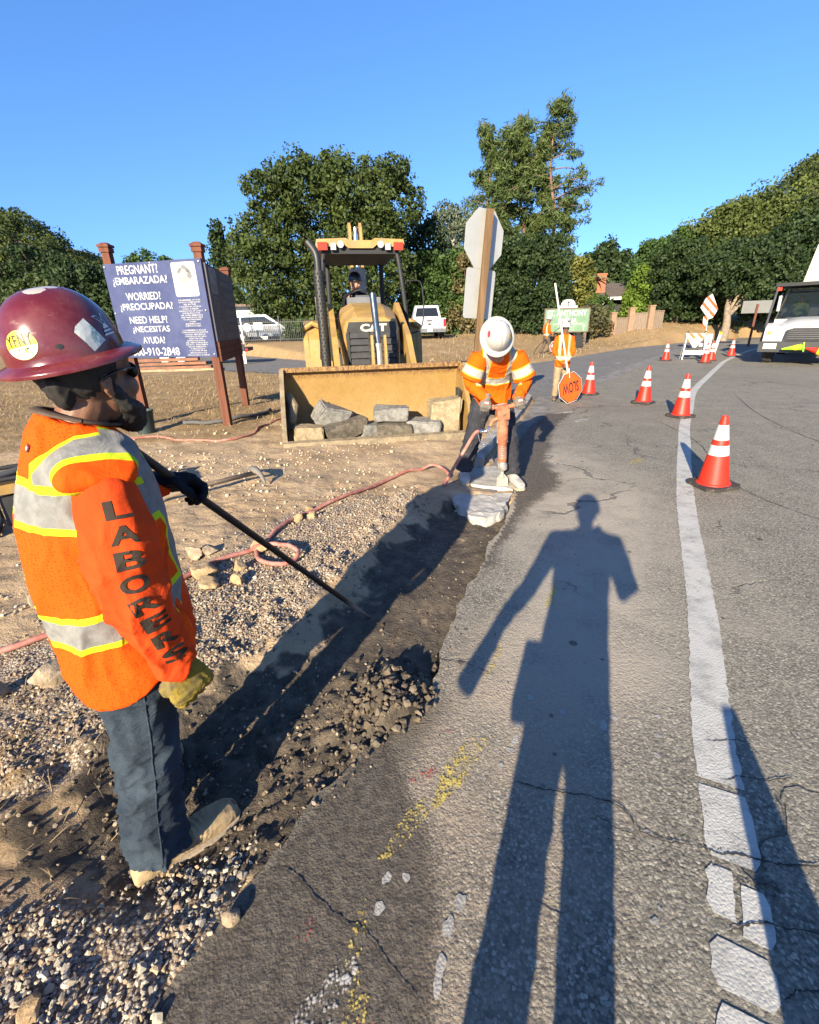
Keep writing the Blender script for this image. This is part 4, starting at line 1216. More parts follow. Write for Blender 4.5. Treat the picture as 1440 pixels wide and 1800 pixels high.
# hard hat with scuffs and stickers
m = Mat('maroon_shell', .22, spec=.6)
n = m.noise(9, 6, .7); n2 = m.noise(28, 6, .75, m.scale(m.tc(), (1, 1, 2.6))); n3 = m.noise(7, 3, .5)
c = m.mix(n.ss(.3, .7), (.085, .010, .014), (.125, .016, .020))
scr = m.noise(60, 3, .6, m.scale(m.tc(), (.6, 2.2, .5)), 2.0)
c = m.mix(n2.ss(.66, .71) * n3.ss(.48, .6), c, (.44, .36, .32))
c = m.mix(scr.ss(.72, .75) * .7, c, (.33, .22, .20))
x, y, z = m.xyz()
c = m.mix((z - y * .2).ss(1.545, 1.60, 0, 1) * n.ss(.4, .75) * .35, c, (.16, .09, .075))
for (px, py, pz, r) in ((.045, .03, 1.775, .022), (.085, -.03, 1.72, .012), (.07, -.075, 1.70, .017), (.03, .06, 1.79, .02)):
    dd = ((x - px) * (x - px) + (y - py) * (y - py) + (z - pz) * (z - pz) * 2.0).sqrt() + (m.noise(60, 4, .6) - .5) * .012
    c = m.mix((dd < r) * .85, c, (.42, .38, .33))
m.col(c); m.rough(n2.ss(.55, .72, .2, .6)); m.bump(n2.ss(.62, .72), .0008, .5)
HATM = rotm(R(11), 0, HT * .9); hat_c = V3((0, .066, 1.628))
hat1 = helmet(man, hat_c, HATM, m.mat, ridge=False, rx=.113, ry=.128, h=.145, bx=.150, by=.158, label='scuffed brick red full-brim hard hat with stickers')
bh = bvh_of(hat1)
def decal(name, draw, center, up, size, mat, parent, bvh, nrm, off=.0012, mats=None):
    """Wrap flat art (list of outlines in a unit square) onto a shell along -nrm."""
    nrm = V3(nrm).normalized(); up = V3(up); up = (up - nrm * up.dot(nrm)).normalized(); rt_ = up.cross(nrm)
    bm = draw()
    bmesh.ops.triangulate(bm, faces=bm.faces[:])
    for _ in range(2): bmesh.ops.subdivide_edges(bm, edges=[e for e in bm.edges if e.calc_length() > .18], cuts=1)
    bmesh.ops.triangulate(bm, faces=bm.faces[:])
    for v in bm.verts:
        p = V3(center) + rt_ * (v.co.x * size[0]) + up * (v.co.y * size[1])
        h = bvh.ray_cast(p + nrm * .15, -nrm)
        v.co = h[0] + h[1] * off * (1 if h[1].dot(nrm) > 0 else -1) if h[0] is not None else p
    me = bpy.data.meshes.new(name); bm.to_mesh(me); bm.free()
    return mesh_obj(name, me, mat, parent)
def d_text(rows, bold=.02):
    def f():
        bm = bmesh.new()
        for s_, x0, x1, y0, y1 in rows: text_fit(bm, s_, x0, x1, y0, y1, bold=bold, space=1.18, place=lambda p: V3((p.x, p.z, 0)))
        return bm
    return f
def d_ellipse(y0=-1, y1=1, n=40, k=1.0):
    def f():
        bm = bmesh.new(); pts = []
        a0 = math.asin(max(-1, min(1, y0))); a1 = math.asin(max(-1, min(1, y1)))
        for i in range(n // 2 + 1): a = a0 + (a1 - a0) * i / (n // 2); pts.append((.5 * k * math.cos(a), .5 * k * math.sin(a)))
        for i in range(n // 2 + 1): a = a1 + (a0 - a1) * i / (n // 2); pts.append((-.5 * k * math.cos(a), .5 * k * math.sin(a)))
        out = []
        for p in pts:
            if not out or (V3((*p, 0)) - V3((*out[-1], 0))).length > 1e-5: out.append(p)
        if (V3((*out[0], 0)) - V3((*out[-1], 0))).length < 1e-5: out.pop()
        bm.faces.new([bm.verts.new((*p, 0)) for p in out]); return bm
    return f
def d_poly(pts):
    def f():
        bm = bmesh.new(); bm.faces.new([bm.verts.new((*p, 0)) for p in pts]); return bm
    return f
STY = plain('yellow_sticker', (.80, .52, .02), .4, var=.05); STW = plain('white_sticker', (.68, .64, .55), .45, var=.08); STK = plain('sticker_ink', (.018, .017, .015), .5)
def hat_pt(t, zf):  # a point on the right side of the dome; t angle from right towards the front, zf height fraction
    return hat_c + HATM @ V3((.113 * math.cos(t) * math.cos(zf), .128 * math.sin(t) * math.cos(zf), .012 + .145 * math.sin(zf)))
def on_hat(t, zf): return hat_pt(t, zf), (HATM @ V3((math.cos(t) * math.cos(zf) / .113, math.sin(t) * math.cos(zf) / .128, math.sin(zf) / .145))).normalized(), HATM @ V3((0, 0, 1))
p, nn, up = on_hat(R(-64), R(18))
up = up + V3((0, -.12, 0))
s1 = decal('sticker', d_ellipse(), p, up, (.066, .060), STY, hat1, bh, nn, .0010)
decal('sticker_panel', d_ellipse(-.99, -.14), p, up, (.0645, .0585), STW, s1, bh, nn, .0016)
decal('sticker_lettering', d_text([('YFNY', -.40, .40, -.03, .36), ('YOUR FAMILY', -.38, .38, -.20, -.10), ('NEEDS YOU', -.30, .30, -.36, -.26)], .004), p, up, (.066, .060), STK, s1, bh, nn, .0022)
p, nn, up = on_hat(R(2), R(16)); up2 = up + V3((0, -.55, 0))
m = Mat('faded_sticker', .45); n = m.noise(28, 5, .7, dist=1.5)
m.col(m.ramp(n, [(.3, (.60, .58, .50)), (.52, (.50, .52, .48)), (.6, (.16, .27, .30)), (.75, (.45, .42, .33))]))
decal('sticker', d_poly([(-.5, -.5), (.5, -.5), (.5, .5), (-.2, .5), (-.5, .38)]), p, up2, (.042, .058), m.mat, hat1, bh, nn, .0012)
p, nn, up = on_hat(R(27), R(21))
NAVY = plain('navy_sticker', (.02, .035, .12), .35)
s3 = decal('sticker', d_poly([(-.5, .5), (-.2, .5), (.02, .22), (.28, .55), (.40, .5), (.14, .02), (.5, -.5), (-.42, -.5), (-.08, .05)]), p, up, (.040, .046), STW, hat1, bh, nn, .0012)
decal('sticker_art', d_poly([(-.42, .45), (-.22, .45), (.02, .14), (.29, .48), (.34, .46), (.07, .02), (-.02, .05)]), p, up, (.040, .046), NAVY, s3, bh, nn, .0020)
bmx = lambda: d_poly([(-.3, -.18), (.3, -.18), (.33, -.25), (-.33, -.25)])()
decal('sticker_stripe', bmx, p, up, (.040, .046), NAVY, s3, bh, nn, .0020)
decal('sticker_stripe', d_poly([(-.34, -.34), (.37, -.34), (.41, -.42), (-.39, -.42)]), p, up, (.040, .046), NAVY, s3, bh, nn, .0020)
p, nn, up = on_hat(R(-30), R(12))
decal('vent_hole', d_ellipse(), p, up, (.015, .011), BLACK, hat1, bh, nn, .001)
# dark safety glasses
bm = bmesh.new()
for s in (-1, 1):
    bm_ball(bm, hc + hM @ V3((s * .034, .088, .000)), (.032, .012, .022), 10, hM)
    bm_tube(bm, [hc + hM @ V3((s * .064, .080, .006)), hc + hM @ V3((s * .086, .02, .010)), hc + hM @ V3((s * .086, -.03, -.004))], .0035, 6)
bm_tube(bm, [hc + hM @ V3((-.012, .098, .004)), hc + hM @ V3((.012, .098, .004))], .004, 6)
obj('safety_glasses', bm, plain('glasses', (.01, .01, .011), .12), man, smooth=True)
# little tag on the back of the vest
bm = bmesh.new(); bb = bvh_of(vest1)
for u0, u1, v0, v1, o_ in ((-.5, .5, -.5, .5, 0),):
    pass
h = bb.ray_cast(V3((.03, -.6, 1.435)), V3((0, 1, 0)))
if h[0] is not None:
    bm_box(bm, h[0] + V3((0, -.002, 0)), (.034, .003, .017), Matrix.Rotation(R(-28), 3, 'X'))
    lb = obj('maker_tag', bm, plain('tag_maroon', (.10, .02, .02), .6), vest1)
    bm = bmesh.new(); bm_box(bm, h[0] + V3((0, -.0036, 0)), (.022, .003, .008), Matrix.Rotation(R(-28), 3, 'X')); obj('tag_panel', bm, STW, vest1)
else: bm.free()
# the bar
m = Mat('black_steel_bar', .45, .3); x, y, z = m.xyz(); n = m.noise(30, 6, .7)
m.col(m.mix((z + n * .14).ss(.36, .22), m.mix(n.ss(.4, .7), (.010, .010, .010), (.022, .021, .020)), (.21, .19, .165))); m.bump(n, .001, .5)
bar = thing('digging_bar', 'long black steel digging bar with a flattened dusty tip held in the dark glove', 'digging bar', tuple(bar_tip))
bdW = (bar_up - bar_tip); L = bdW.length; bdW.normalize()
bm = bmesh.new(); bm_tube(bm, [bdW * .16, bdW * (L + .10)], .0135, 12); obj('shaft', bm, m.mat, bar, smooth=True, angle=50)
bm = bmesh.new(); sd = bdW.cross(V3((0, 0, 1))).normalized()
bm_tube(bm, [V3((0, 0, 0)), bdW * .05, bdW * .12, bdW * .17], [(.016, .002), (.019, .006), (.015, .011), (.0135, .0135)], 10, side=sd); obj('chisel_tip', bm, m.mat, bar, smooth=True, angle=50)

jn = [c for c in man.children if c.name.startswith('jeans')][0]; bj = bvh_of(jn); seam = []
for i in range(40):
    z = .80 - .68 * i / 39; y = -.005 - .09 * (i / 39) ** 1.2; h = bj.ray_cast(V3((.6, y, z)), V3((-1, 0, 0)))
    if h[0] is not None: seam.append(h[0] + V3((.0005, 0, 0)))
bm = bmesh.new(); bm_tube(bm, seam, .0028, 6); obj('side_seam', bm, JEANS, jn, smooth=True)
bm = bmesh.new(); pk_ = []
for i in range(14):
    t = i / 13; y = .06 - .12 * t; z = .74 - .07 * math.sin(t * 1.5); h = bj.ray_cast(V3((.6, y, z)), V3((-1, 0, 0)))
    if h[0] is not None: pk_.append(h[0] + V3((.0008, 0, 0)))
bm_tube(bm, pk_, .0026, 6); obj('pocket_edge', bm, JEANS, jn, smooth=True)
# ---------------------------------------------------------------- the other people
WHITEHAT = Mat('white_shell', .3, spec=.5); n = WHITEHAT.noise(20, 6, .7)
WHITEHAT.col(WHITEHAT.mix(n.ss(.6, .75, 0, .5), (.36, .35, .32), (.25, .235, .20))); WHITEHAT = WHITEHAT.mat
BLACKHAT = plain('black_shell', (.015, .015, .017), .35)
def human_defaults():
    return dict(voxel=.009, skin=SKIN_L, boots=DUSTY, pants=PANTS, shirt=SHIRT_O, head=(0, .03, 1.60), headM=rotm(0, 0, 0), neck=(0, 0, 1.46),
        torso=[((0, .01, .80), .17, .125, 2.4, 0), ((0, .01, .93), .165, .128, 2.4, 0), ((0, .01, 1.08), .165, .128, 2.4, 0), ((0, 0, 1.22), .178, .128, 2.4, 0), ((0, 0, 1.33), .178, .115, 2.4, 0),
               ((0, 0, 1.41), .140, .092, 2.3, 0), ((0, .0, 1.46), .085, .078, 2.1, 0), ((0, .0, 1.49), .070, .068, 2.0, 0)],
        shR=(.178, 0, 1.36), elR=(.23, -.02, 1.10), wrR=(.22, .06, .86), shL=(-.178, 0, 1.36), elL=(-.23, -.02, 1.10), wrL=(-.22, .06, .86),
        hipR=(.09, 0, .86), knR=(.11, .02, .48), anR=(.12, -.03, .10), toeR=(.16, .20, 0), hipL=(-.09, 0, .86), knL=(-.11, .02, .48), anL=(-.12, -.03, .10), toeL=(-.16, .20, 0), pelvis=(0, .0, .84), pw=(.160, .120),
        handR=dict(M=frame((0, .1, -1), (1, 0, 0)), curl=.5), handL=dict(M=frame((0, .1, -1), (-1, 0, 0)), curl=.5))

# ---- breaker operator, bent over the jackhammer
HX, HY = .87, 4.60
hm = thing('person', 'person in a white hard hat bent over a jackhammer, orange shirt with reflective bands', 'person', (HX, HY, 0.02), math.pi)
def H(x, y, z): return V3((-(x - HX), -(y - HY), z - .02))
handle_c = V3((.895, 4.355, .865)); tip = V3((.965, 4.50, 0.015))
ax = (handle_c - tip).normalized()
hx = V3((1, .06, .05)).normalized()
hy = ax.cross(hx).normalized()
bend = R(-42)
gripL, gripR = handle_c - hx * .135, handle_c + hx * .135     # world: left and right in the picture
def tl(p): return H(*p)
P2 = human_defaults()
tsec = []
spine = [(.885, 4.88, .80, .175, .13, 0), (.882, 4.86, .92, .172, .135, R(-8)), (.878, 4.80, 1.05, .172, .138, R(-18)), (.872, 4.70, 1.18, .188, .138, R(-32)), (.868, 4.58, 1.28, .192, .125, R(-45)), (.866, 4.49, 1.335, .150, .10, R(-52)), (.866, 4.435, 1.365, .09, .08, R(-55)), (.866, 4.41, 1.38, .072, .07, R(-55))]
P2.update(voxel=.0075, torso=[(H(x, y, z), rx, ry, 2.4, t) for x, y, z, rx, ry, t in spine], neck=H(.84, 4.43, 1.38), head=H(.80, 4.315, 1.46), headM=rotm(R(-74), 0, R(3)),
    shL=H(1.045, 4.53, 1.285), elL=H(1.155, 4.55, 1.05), shR=H(.690, 4.53, 1.285), elR=H(.60, 4.56, 1.06), pelvis=H(.885, 4.87, .84), pw=(.168, .132), waist_up=.10, pants=PANTS, skin=SKIN_L,
    hipR=H(.79, 4.87, .86), knR=H(.68, 4.76, .48), anR=H(.605, 4.78, .12), toeR=H(.585, 4.545, .02), hipL=H(.98, 4.86, .86), knL=H(1.05, 4.66, .48), anL=H(1.075, 4.60, .12), toeL=H(1.135, 4.36, .02),
    leg_r=(.108, .100, .088, .088, .092), pfold=.014, arm_r=(.078, .072, .066, .058, .048), sfold=.012, bk=1.08)
fL = V3((0, 0.15, -1)); 
hRM = frame(W := V3((.25, .55, -1.0)), V3((.0, 1, .55))); hLM = frame(V3((-.25, .55, -1.0)), V3((.0, 1, .55)))
P2.update(wrR=tuple(tl(gripL) + V3((.012, -.010, .078))), wrL=tuple(tl(gripR) + V3((-.012, -.010, .078))), handR=dict(M=hRM, curl=1.15, thumb=.9), handL=dict(M=Matrix((-hLM.col[0], hLM.col[1], hLM.col[2])).transposed(), curl=1.15, thumb=.9), gloveR=GLOVE_G, gloveL=GLOVE_G)
def tapes2(m, x, y, z):
    ax_ = x.abs()
    v = ax_.band(.118, .030) * (z > 1.055) ; vL = ax_.band(.118, .040) * (z > 1.055)
    b = (z - ax_ * .15).band(1.035, .030) * (ax_ < .215); bL = (z - ax_ * .15).band(1.035, .040) * (ax_ < .215)
    return v.mx(b), vL.mx(bL)
P2['shirt'] = hi_vis('orange_class_three_shirt', (.68, .095, .002), tapes2, mesh=False, tapec=(.36, .35, .31), lime=(.62, .33, .02))
sh2 = person_parts(hm, P2)
# loose shirt tail over the belt and wide short sleeves with tape
bm = bmesh.new()
bm_loft(bm, [(H(.885, 4.86, .79), .190, .155, 2.4, Matrix.Rotation(R(8), 3, 'X')), (H(.884, 4.85, .88), .186, .150, 2.4), (H(.880, 4.82, 1.0), .180, .145, 2.4, Matrix.Rotation(R(-14), 3, 'X')), (H(.876, 4.76, 1.1), .178, .142, 2.4, Matrix.Rotation(R(-26), 3, 'X'))], 30)
me = bake_remesh(bm, .008, 4); displace(me, fold_fn(.016, 7, 3.2, 22)); mesh_obj('shirt_tail', me, P2['shirt'], hm)
def tapes_s(m, x, y, z):
    t = m.attr('along'); s_ = m.N('ShaderNodeSeparateColor'); m.put(t, s_.inputs[0]); t = Ex(m, s_.outputs[0])
    return t.band(.66, .15), t.band(.66, .19)
SLEEVE = hi_vis('orange_sleeve', (.68, .095, .002), tapes_s, mesh=False, tapec=(.36, .35, .31), lime=(.62, .33, .02))
for s in 'RL':
    S, E = V3(P2['sh' + s]), V3(P2['el' + s])
    d = (E - S); bm = bmesh.new(); n = 24
    rings = bm_tube(bm, [S - d * .15, S + d * .10, S + d * .35, S + d * .6, S + d * .82], [.085, .092, .096, .104, .112], n, cap=False)
    bm.verts.index_update()
    me = bpy.data.meshes.new('sleeve'); bm.to_mesh(me); bm.free()
    for v in me.vertices: pass
    a = me.color_attributes.new('along', 'FLOAT_COLOR', 'POINT')
    vals = [((v.co - S).dot(d) / d.length_squared + .15) / .97 for v in me.vertices]
    a.data.foreach_set('color', np.array([[q, q, q, 1] for q in vals], np.float32).ravel())
    f = fold_fn(.010, 9, 7, 5); displace(me, f)
    so = mesh_obj('sleeve', me, SLEEVE, hm, smooth=True)
    md = so.modifiers.new('thick', 'SOLIDIFY'); md.thickness = .004
    sb = so.modifiers.new('sub', 'SUBSURF'); sb.levels = 1; sb.render_levels = 1
hat2M = rotm(R(-76), 0, R(3)); hc2 = V3(P2['head']); hatc = hc2 + hat2M @ V3((0, -.012, .042))
hat2 = helmet(hm, hatc, hat2M, WHITEHAT, rx=.112, ry=.130, h=.140, bx=.152, by=.172, label='white full-brim hard hat seen from above')
b2 = bvh_of(hat2)
for (lx, ly, nz, w, h_, mt, txt) in ((-.080, .02, .085, .040, .056, STY, 'YFNY'), (.082, -.0, .085, .036, .056, plain('red_sticker', (.35, .03, .06), .4), None), (-.066, -.055, .09, .036, .042, NAVY, None)):
    c0 = hatc + hat2M @ V3((lx, ly, nz)); nn = (hat2M @ V3((lx * 1.2, ly, .09))).normalized()
    st = decal('sticker', d_ellipse(), c0, hat2M @ V3((0, -1, .2)), (w, h_), mt, hat2, b2, nn, .0014)
    if txt: decal('sticker_lettering', d_text([(txt, -.4, .4, -.1, .3)]), c0, hat2M @ V3((0, -1, .2)), (w, h_), STK, st, b2, nn, .0024)
# glove patches
for s, g in (('R', gripL), ('L', gripR)):
    M_ = P2['hand' + s]['M']; bm = bmesh.new()
    c0 = V3(P2['wr' + s]) + M_ @ V3((0, .05, .028))
    bm_box(bm, c0, (.045, .03, .004), M_); o = obj('glove_patch', bm, plain('red_patch', (.42, .06, .04), .6), hm)
    bm = bmesh.new(); bm_box(bm, c0 + M_ @ V3((0, 0, .002)), (.035, .016, .003), M_); obj('patch_panel', bm, STW, o)
# sleeve lettering, small and seen edge-on
b3 = bvh_of(sh2); S_, E_, W_ = V3(P2['shL']), V3(P2['elL']), V3(P2['wrL'])
bm = bmesh.new()
for i, ch in enumerate('BORERS'):
    c0 = (E_.lerp(W_, -.15 + i * .2)); t = (W_ - E_).normalized(); vw = V3((-.85, .55, 0)).normalized(); side = t.cross(vw).normalized() * -1
    tm = text_me(ch, .03, res=2); bt2 = bmesh.new(); bt2.from_mesh(tm); bpy.data.meshes.remove(tm)
    bmesh.ops.triangulate(bt2, faces=bt2.faces[:]); bmesh.ops.subdivide_edges(bt2, edges=[e for e in bt2.edges if e.calc_length() > .15], cuts=1)
    for v in bt2.verts:
        p = c0 + side * v.co.x * .07 - t * v.co.y * .05; h = b3.ray_cast(p + vw * .3, -vw); v.co = (h[0] + vw * .003) if h[0] is not None else c0
    mm = bpy.data.meshes.new('t'); bt2.to_mesh(mm); bt2.free(); bm.from_mesh(mm); bpy.data.meshes.remove(mm)
obj('sleeve_lettering', bm, DARKINK, sh2)

# ---- jackhammer
RUST = plain('worn_orange_paint', (.40, .125, .055), .62, var=.3, sc_=18, bump=.003, dirt=(.20, .16, .13), dirt_amt=.45)
STEEL = plain('dusty_steel', (.33, .30, .27), .5, .5, var=.3, sc_=20, dirt=(.36, .32, .27), dirt_amt=.4)
CHROME = plain('bright_steel', (.62, .61, .59), .18, .95, var=.08)
jk = thing('jackhammer', 'dusty orange jackhammer with a wide spade bit gripped by the bent worker', 'jackhammer', tuple(tip), 0)
Lh = (handle_c - tip).length
JM = Matrix((hx, ax.cross(hx).normalized(), ax)).transposed()
def jp(x, y, z): return JM @ V3((x, y, z))
def jl(name, prof, mat, c=(0, 0, 0), n=20, sx=1, sy=1, parent=jk):
    bm = bmesh.new(); bm_lathe(bm, prof, n, jp(*c), JM, sx, sy); return obj(name, bm, mat, parent, smooth=True, angle=40)
jl('cylinder', [(0, .30), (.040, .30), (.044, .31), (.044, .52), (.050, .53), (.054, .56), (.054, .66), (.047, .68), (.047, .76), (0, .76)], RUST)
jl('front_head', [(0, .20), (.034, .20), (.050, .215), (.050, .27), (.036, .29), (.036, .33), (0, .33)], STEEL)
bm = bmesh.new()
pts = []
for i in range(90):
    a = i * .55; pts.append(jp(.041 * math.cos(a), .041 * math.sin(a), .33 + i * .0016))
bm_tube(bm, pts, .0055, 6); obj('retainer_spring', bm, STEEL, jk, smooth=True)
for s in (-1, 1):
    bm = bmesh.new(); bm_tube(bm, [jp(s * .046, .0, .50), jp(s * .046, .0, .74)], .009, 8); bm_tube(bm, [jp(s * .046, 0, .68), jp(s * .046, 0, .72)], .015, 6); obj('side_rod', bm, STEEL, jk, smooth=True, angle=40)
bm = bmesh.new(); bm_box(bm, jp(0, 0, .80), (.115, .095, .10), JM); bm_box(bm, jp(0, -.01, .86), (.09, .07, .05), JM); obj('back_head', bm, RUST, jk, bevel=.012)
jl('cap_screw', [(0, 0), (.014, 0), (.014, .006), (0, .006)], STEEL, (0, -.052, .80))
for s in (-1, 1):
    bm = bmesh.new(); bm_tube(bm, [jp(s * .04, 0, Lh - .01), jp(s * .10, 0, Lh), jp(s * .185, 0, Lh - .004)], [.020, .017, .018], 12, roundcap=True)
    bm_tube(bm, [jp(s * .085, 0, Lh), jp(s * .10, 0, Lh)], .026, 12); obj('handle', bm, RUST, jk, smooth=True, angle=40)
bm = bmesh.new(); bm_tube(bm, [jp(-.10, -.022, Lh + .018), jp(.02, -.01, Lh + .03)], .006, 6); obj('throttle_lever', bm, STEEL, jk)
bm = bmesh.new(); bm_tube(bm, [jp(-.05, -.02, .76), jp(-.10, -.03, .745), jp(-.125, -.04, .70)], [.020, .019, .017], 10); air_in = jp(-.125, -.04, .70); obj('air_inlet', bm, RUST, jk, smooth=True, angle=40)
bm = bmesh.new(); bm_tube(bm, [jp(0, 0, .24), jp(0, 0, .14), jp(0, 0, .12)], [.018, .018, .024], 10)
bm_prism(bm, [(-.022, .15), (.022, .15), (.058, .10), (.062, .0), (-.062, .0), (-.058, .10)], -.007, .007, 'y')
for v in list(bm.verts)[30:]: v.co = jp(*v.co)
obj('spade_bit', bm, plain('dusty_blade', (.36, .33, .28), .7, .2, var=.25, dirt=(.2, .17, .14)), jk, bevel=.002)
bm = bmesh.new(); e0 = jp(.05, -.045, .19)
bm_box(bm, jp(-.045, -.02, .27), (.02, .05, .07), JM); obj('latch', bm, STEEL, jk, bevel=.004)
# hose: coupling, whip check cable, then the long run over the dirt
HOSE = Mat('red_air_hose', .65, spec=.35); n = HOSE.noise(14, 6, .7)
HOSE.col(HOSE.mix(n.ss(.35, .7), (.29, .095, .07), (.44, .22, .17))); HOSE.bump(HOSE.noise(160, 3), .002, .5); HOSE = HOSE.mat
ho = thing('air_hose', 'dusty red air hose winding over the dirt to the jackhammer with one small loop', 'hose', (0, 0, 0))
wi = tip + air_in
c0, c1 = wi + V3((-.03, -.01, -.03)), V3((.655, 4.38, .62))
run = [wi, wi + V3((-.05, -.02, -.05)), (.655, 4.38, .62), (.56, 4.38, .46), (.45, 4.39, .27), (.37, 4.41, .10), (.36, 4.55, .05), (.44, 4.80, .06), (.38, 5.02, .08), (.24, 5.08, .10), (.05, 4.97), (-.23, 4.67), (-.55, 4.17), (-.82, 3.83), (-.97, 3.61), (-1.06, 3.38), (-1.10, 3.2), (-1.13, 3.05), (-1.07, 2.90), (-.96, 2.82), (-.85, 2.85), (-.80, 2.95), (-.87, 3.04), (-1.0, 3.07), (-1.12, 3.06), (-1.25, 2.97), (-1.38, 2.84), (-1.5, 2.6), (-1.72, 2.28), (-1.95, 2.05), (-2.2, 1.9), (-2.7, 1.8), (-3.4, 1.9)]
sp_ = spline([(p[0], p[1], p[2] if len(p) > 2 else 0) for p in run], 12)
out = []
for i, p in enumerate(sp_):
    k = i / 12
    if k > 9.0:
        g_ = gz(p.x, p.y) + .024 + (.03 if 20.5 < k < 24.2 else 0)
        p = V3((p.x, p.y, g_ if k > 10 else p.z * (10 - k) + g_ * (k - 9)))
    out.append(p)
for _ in range(4): out = [out[0]] + [(a + b * 2 + c_) / 4 for a, b, c_ in zip(out, out[1:], out[2:])] + [out[-1]]
bm = bmesh.new(); bm_tube(bm, out[20:], .0165, 10); obj('hose', bm, HOSE, ho, smooth=True)
bm = bmesh.new(); bm_tube(bm, out[2:22], .012, 10); k_ = out[13]; bm_tube(bm, [out[10], out[13]], .024, 10); bm_tube(bm, [out[15], out[18]], .021, 10); obj('coupling', bm, CHROME, ho, smooth=True, angle=40)
bm = bmesh.new(); bm_tube(bm, spline([out[6], out[6] + V3((.04, -.02, -.12)), V3((.74, 4.36, .50)), V3((.70, 4.36, .53)), out[22]], 8), .0045, 6); obj('safety_cable', bm, CHROME, ho, smooth=True)
# ---- flagger with the SLOW paddle upside down
def tapes3(m, x, y, z):
    b = z.band(.955, .034); v = x.abs().band(.115, .026) * (z > .95)
    return b.mx(v), z.band(.955, .045).mx(x.abs().band(.115, .036) * (z > .95))
HV3 = hi_vis('orange_reflective_jacket', (.66, .095, .003), tapes3, mesh=False, tapec=(.34, .33, .30), lime=(.62, .30, .04))
FA = math.pi - R(8)
fl = thing('person', 'person in orange jacket and white hard hat holding a SLOW paddle upside down', 'person', (3.27, 10.05, 0.0), FA)
def loc_of(root_loc, rz):
    Mi = Matrix.Rotation(-rz, 3, 'Z'); o = V3(root_loc)
    return lambda p: Mi @ (V3(p) - o)
F_ = loc_of((3.27, 10.05, 0), FA)
P3 = human_defaults()
pb, pt = V3((3.30, 9.72, .62)), V3((2.93, 9.86, 2.26)); pd = (pt - pb).normalized()
hA, hB = pb + pd * .20, pb + pd * .27
P3.update(voxel=.011, shirt=HV3, pants=KHAKI, skin=SKIN_D, head=(0, .04, 1.585), headM=rotm(R(-8), 0, R(-6)), boots=plain('brown_boot', (.12, .08, .05), .8), sole=BLACK, leg_r=(.105, .098, .082, .08, .085),
    elR=(.245, .03, 1.10), elL=(-.245, .03, 1.10), wrR=tuple(F_(hA) + V3((.05, -.06, .02))), wrL=tuple(F_(hB) + V3((-.05, -.05, .01))),
    handR=dict(M=frame((-.6, .75, -.35), (.5, .6, .6)), curl=1.0, thumb=.8), handL=dict(M=frame((.6, .75, -.35), (-.5, .6, .6)), curl=1.0, thumb=.8), sfold=.014)
P3['torso'][0] = ((0, .01, .76), .195, .15, 2.4, 0); P3['torso'][1] = ((0, .01, .93), .185, .145, 2.4, 0)
person_parts(fl, P3); fl.scale = (.80, .86, .915)
h3 = helmet(fl, V3((0, .034, 1.635)), rotm(R(-8), 0, R(-6)), WHITEHAT, label='white full-brim hard hat with a dark emblem')
b5 = bvh_of(h3)
decal('emblem', d_poly([(-.5, .2), (-.2, .32), (0, 0), (.2, .3), (.5, .2), (.12, -.4), (-.12, -.4)]), (-.03, .14, 1.715), (0, 0, 1), (.085, .06), STK, h3, b5, (-.2, 1, .35), .003)
bm = bmesh.new()
for s in (-1, 1): bm_ball(bm, V3(P3['head']) + P3['headM'] @ V3((s * .034, .090, 0)), (.03, .010, .020), 8)
bm_tube(bm, [V3(P3['head']) + P3['headM'] @ V3((-.08, .06, .006)), V3(P3['head']) + P3['headM'] @ V3((0, .1, .006)), V3(P3['head']) + P3['headM'] @ V3((.08, .06, .006))], .004, 6)
obj('sunglasses', bm, BLACK, fl, smooth=True)
bm = bmesh.new(); bm_box(bm, (.06, .145, 1.24), (.035, .03, .11)); obj('radio', bm, BLACK, fl, bevel=.004)
PVC = plain('white_plastic', (.55, .535, .49), .45, var=.06)
OCT = [(math.cos(R(22.5 + 45 * i)), math.sin(R(22.5 + 45 * i))) for i in range(8)]
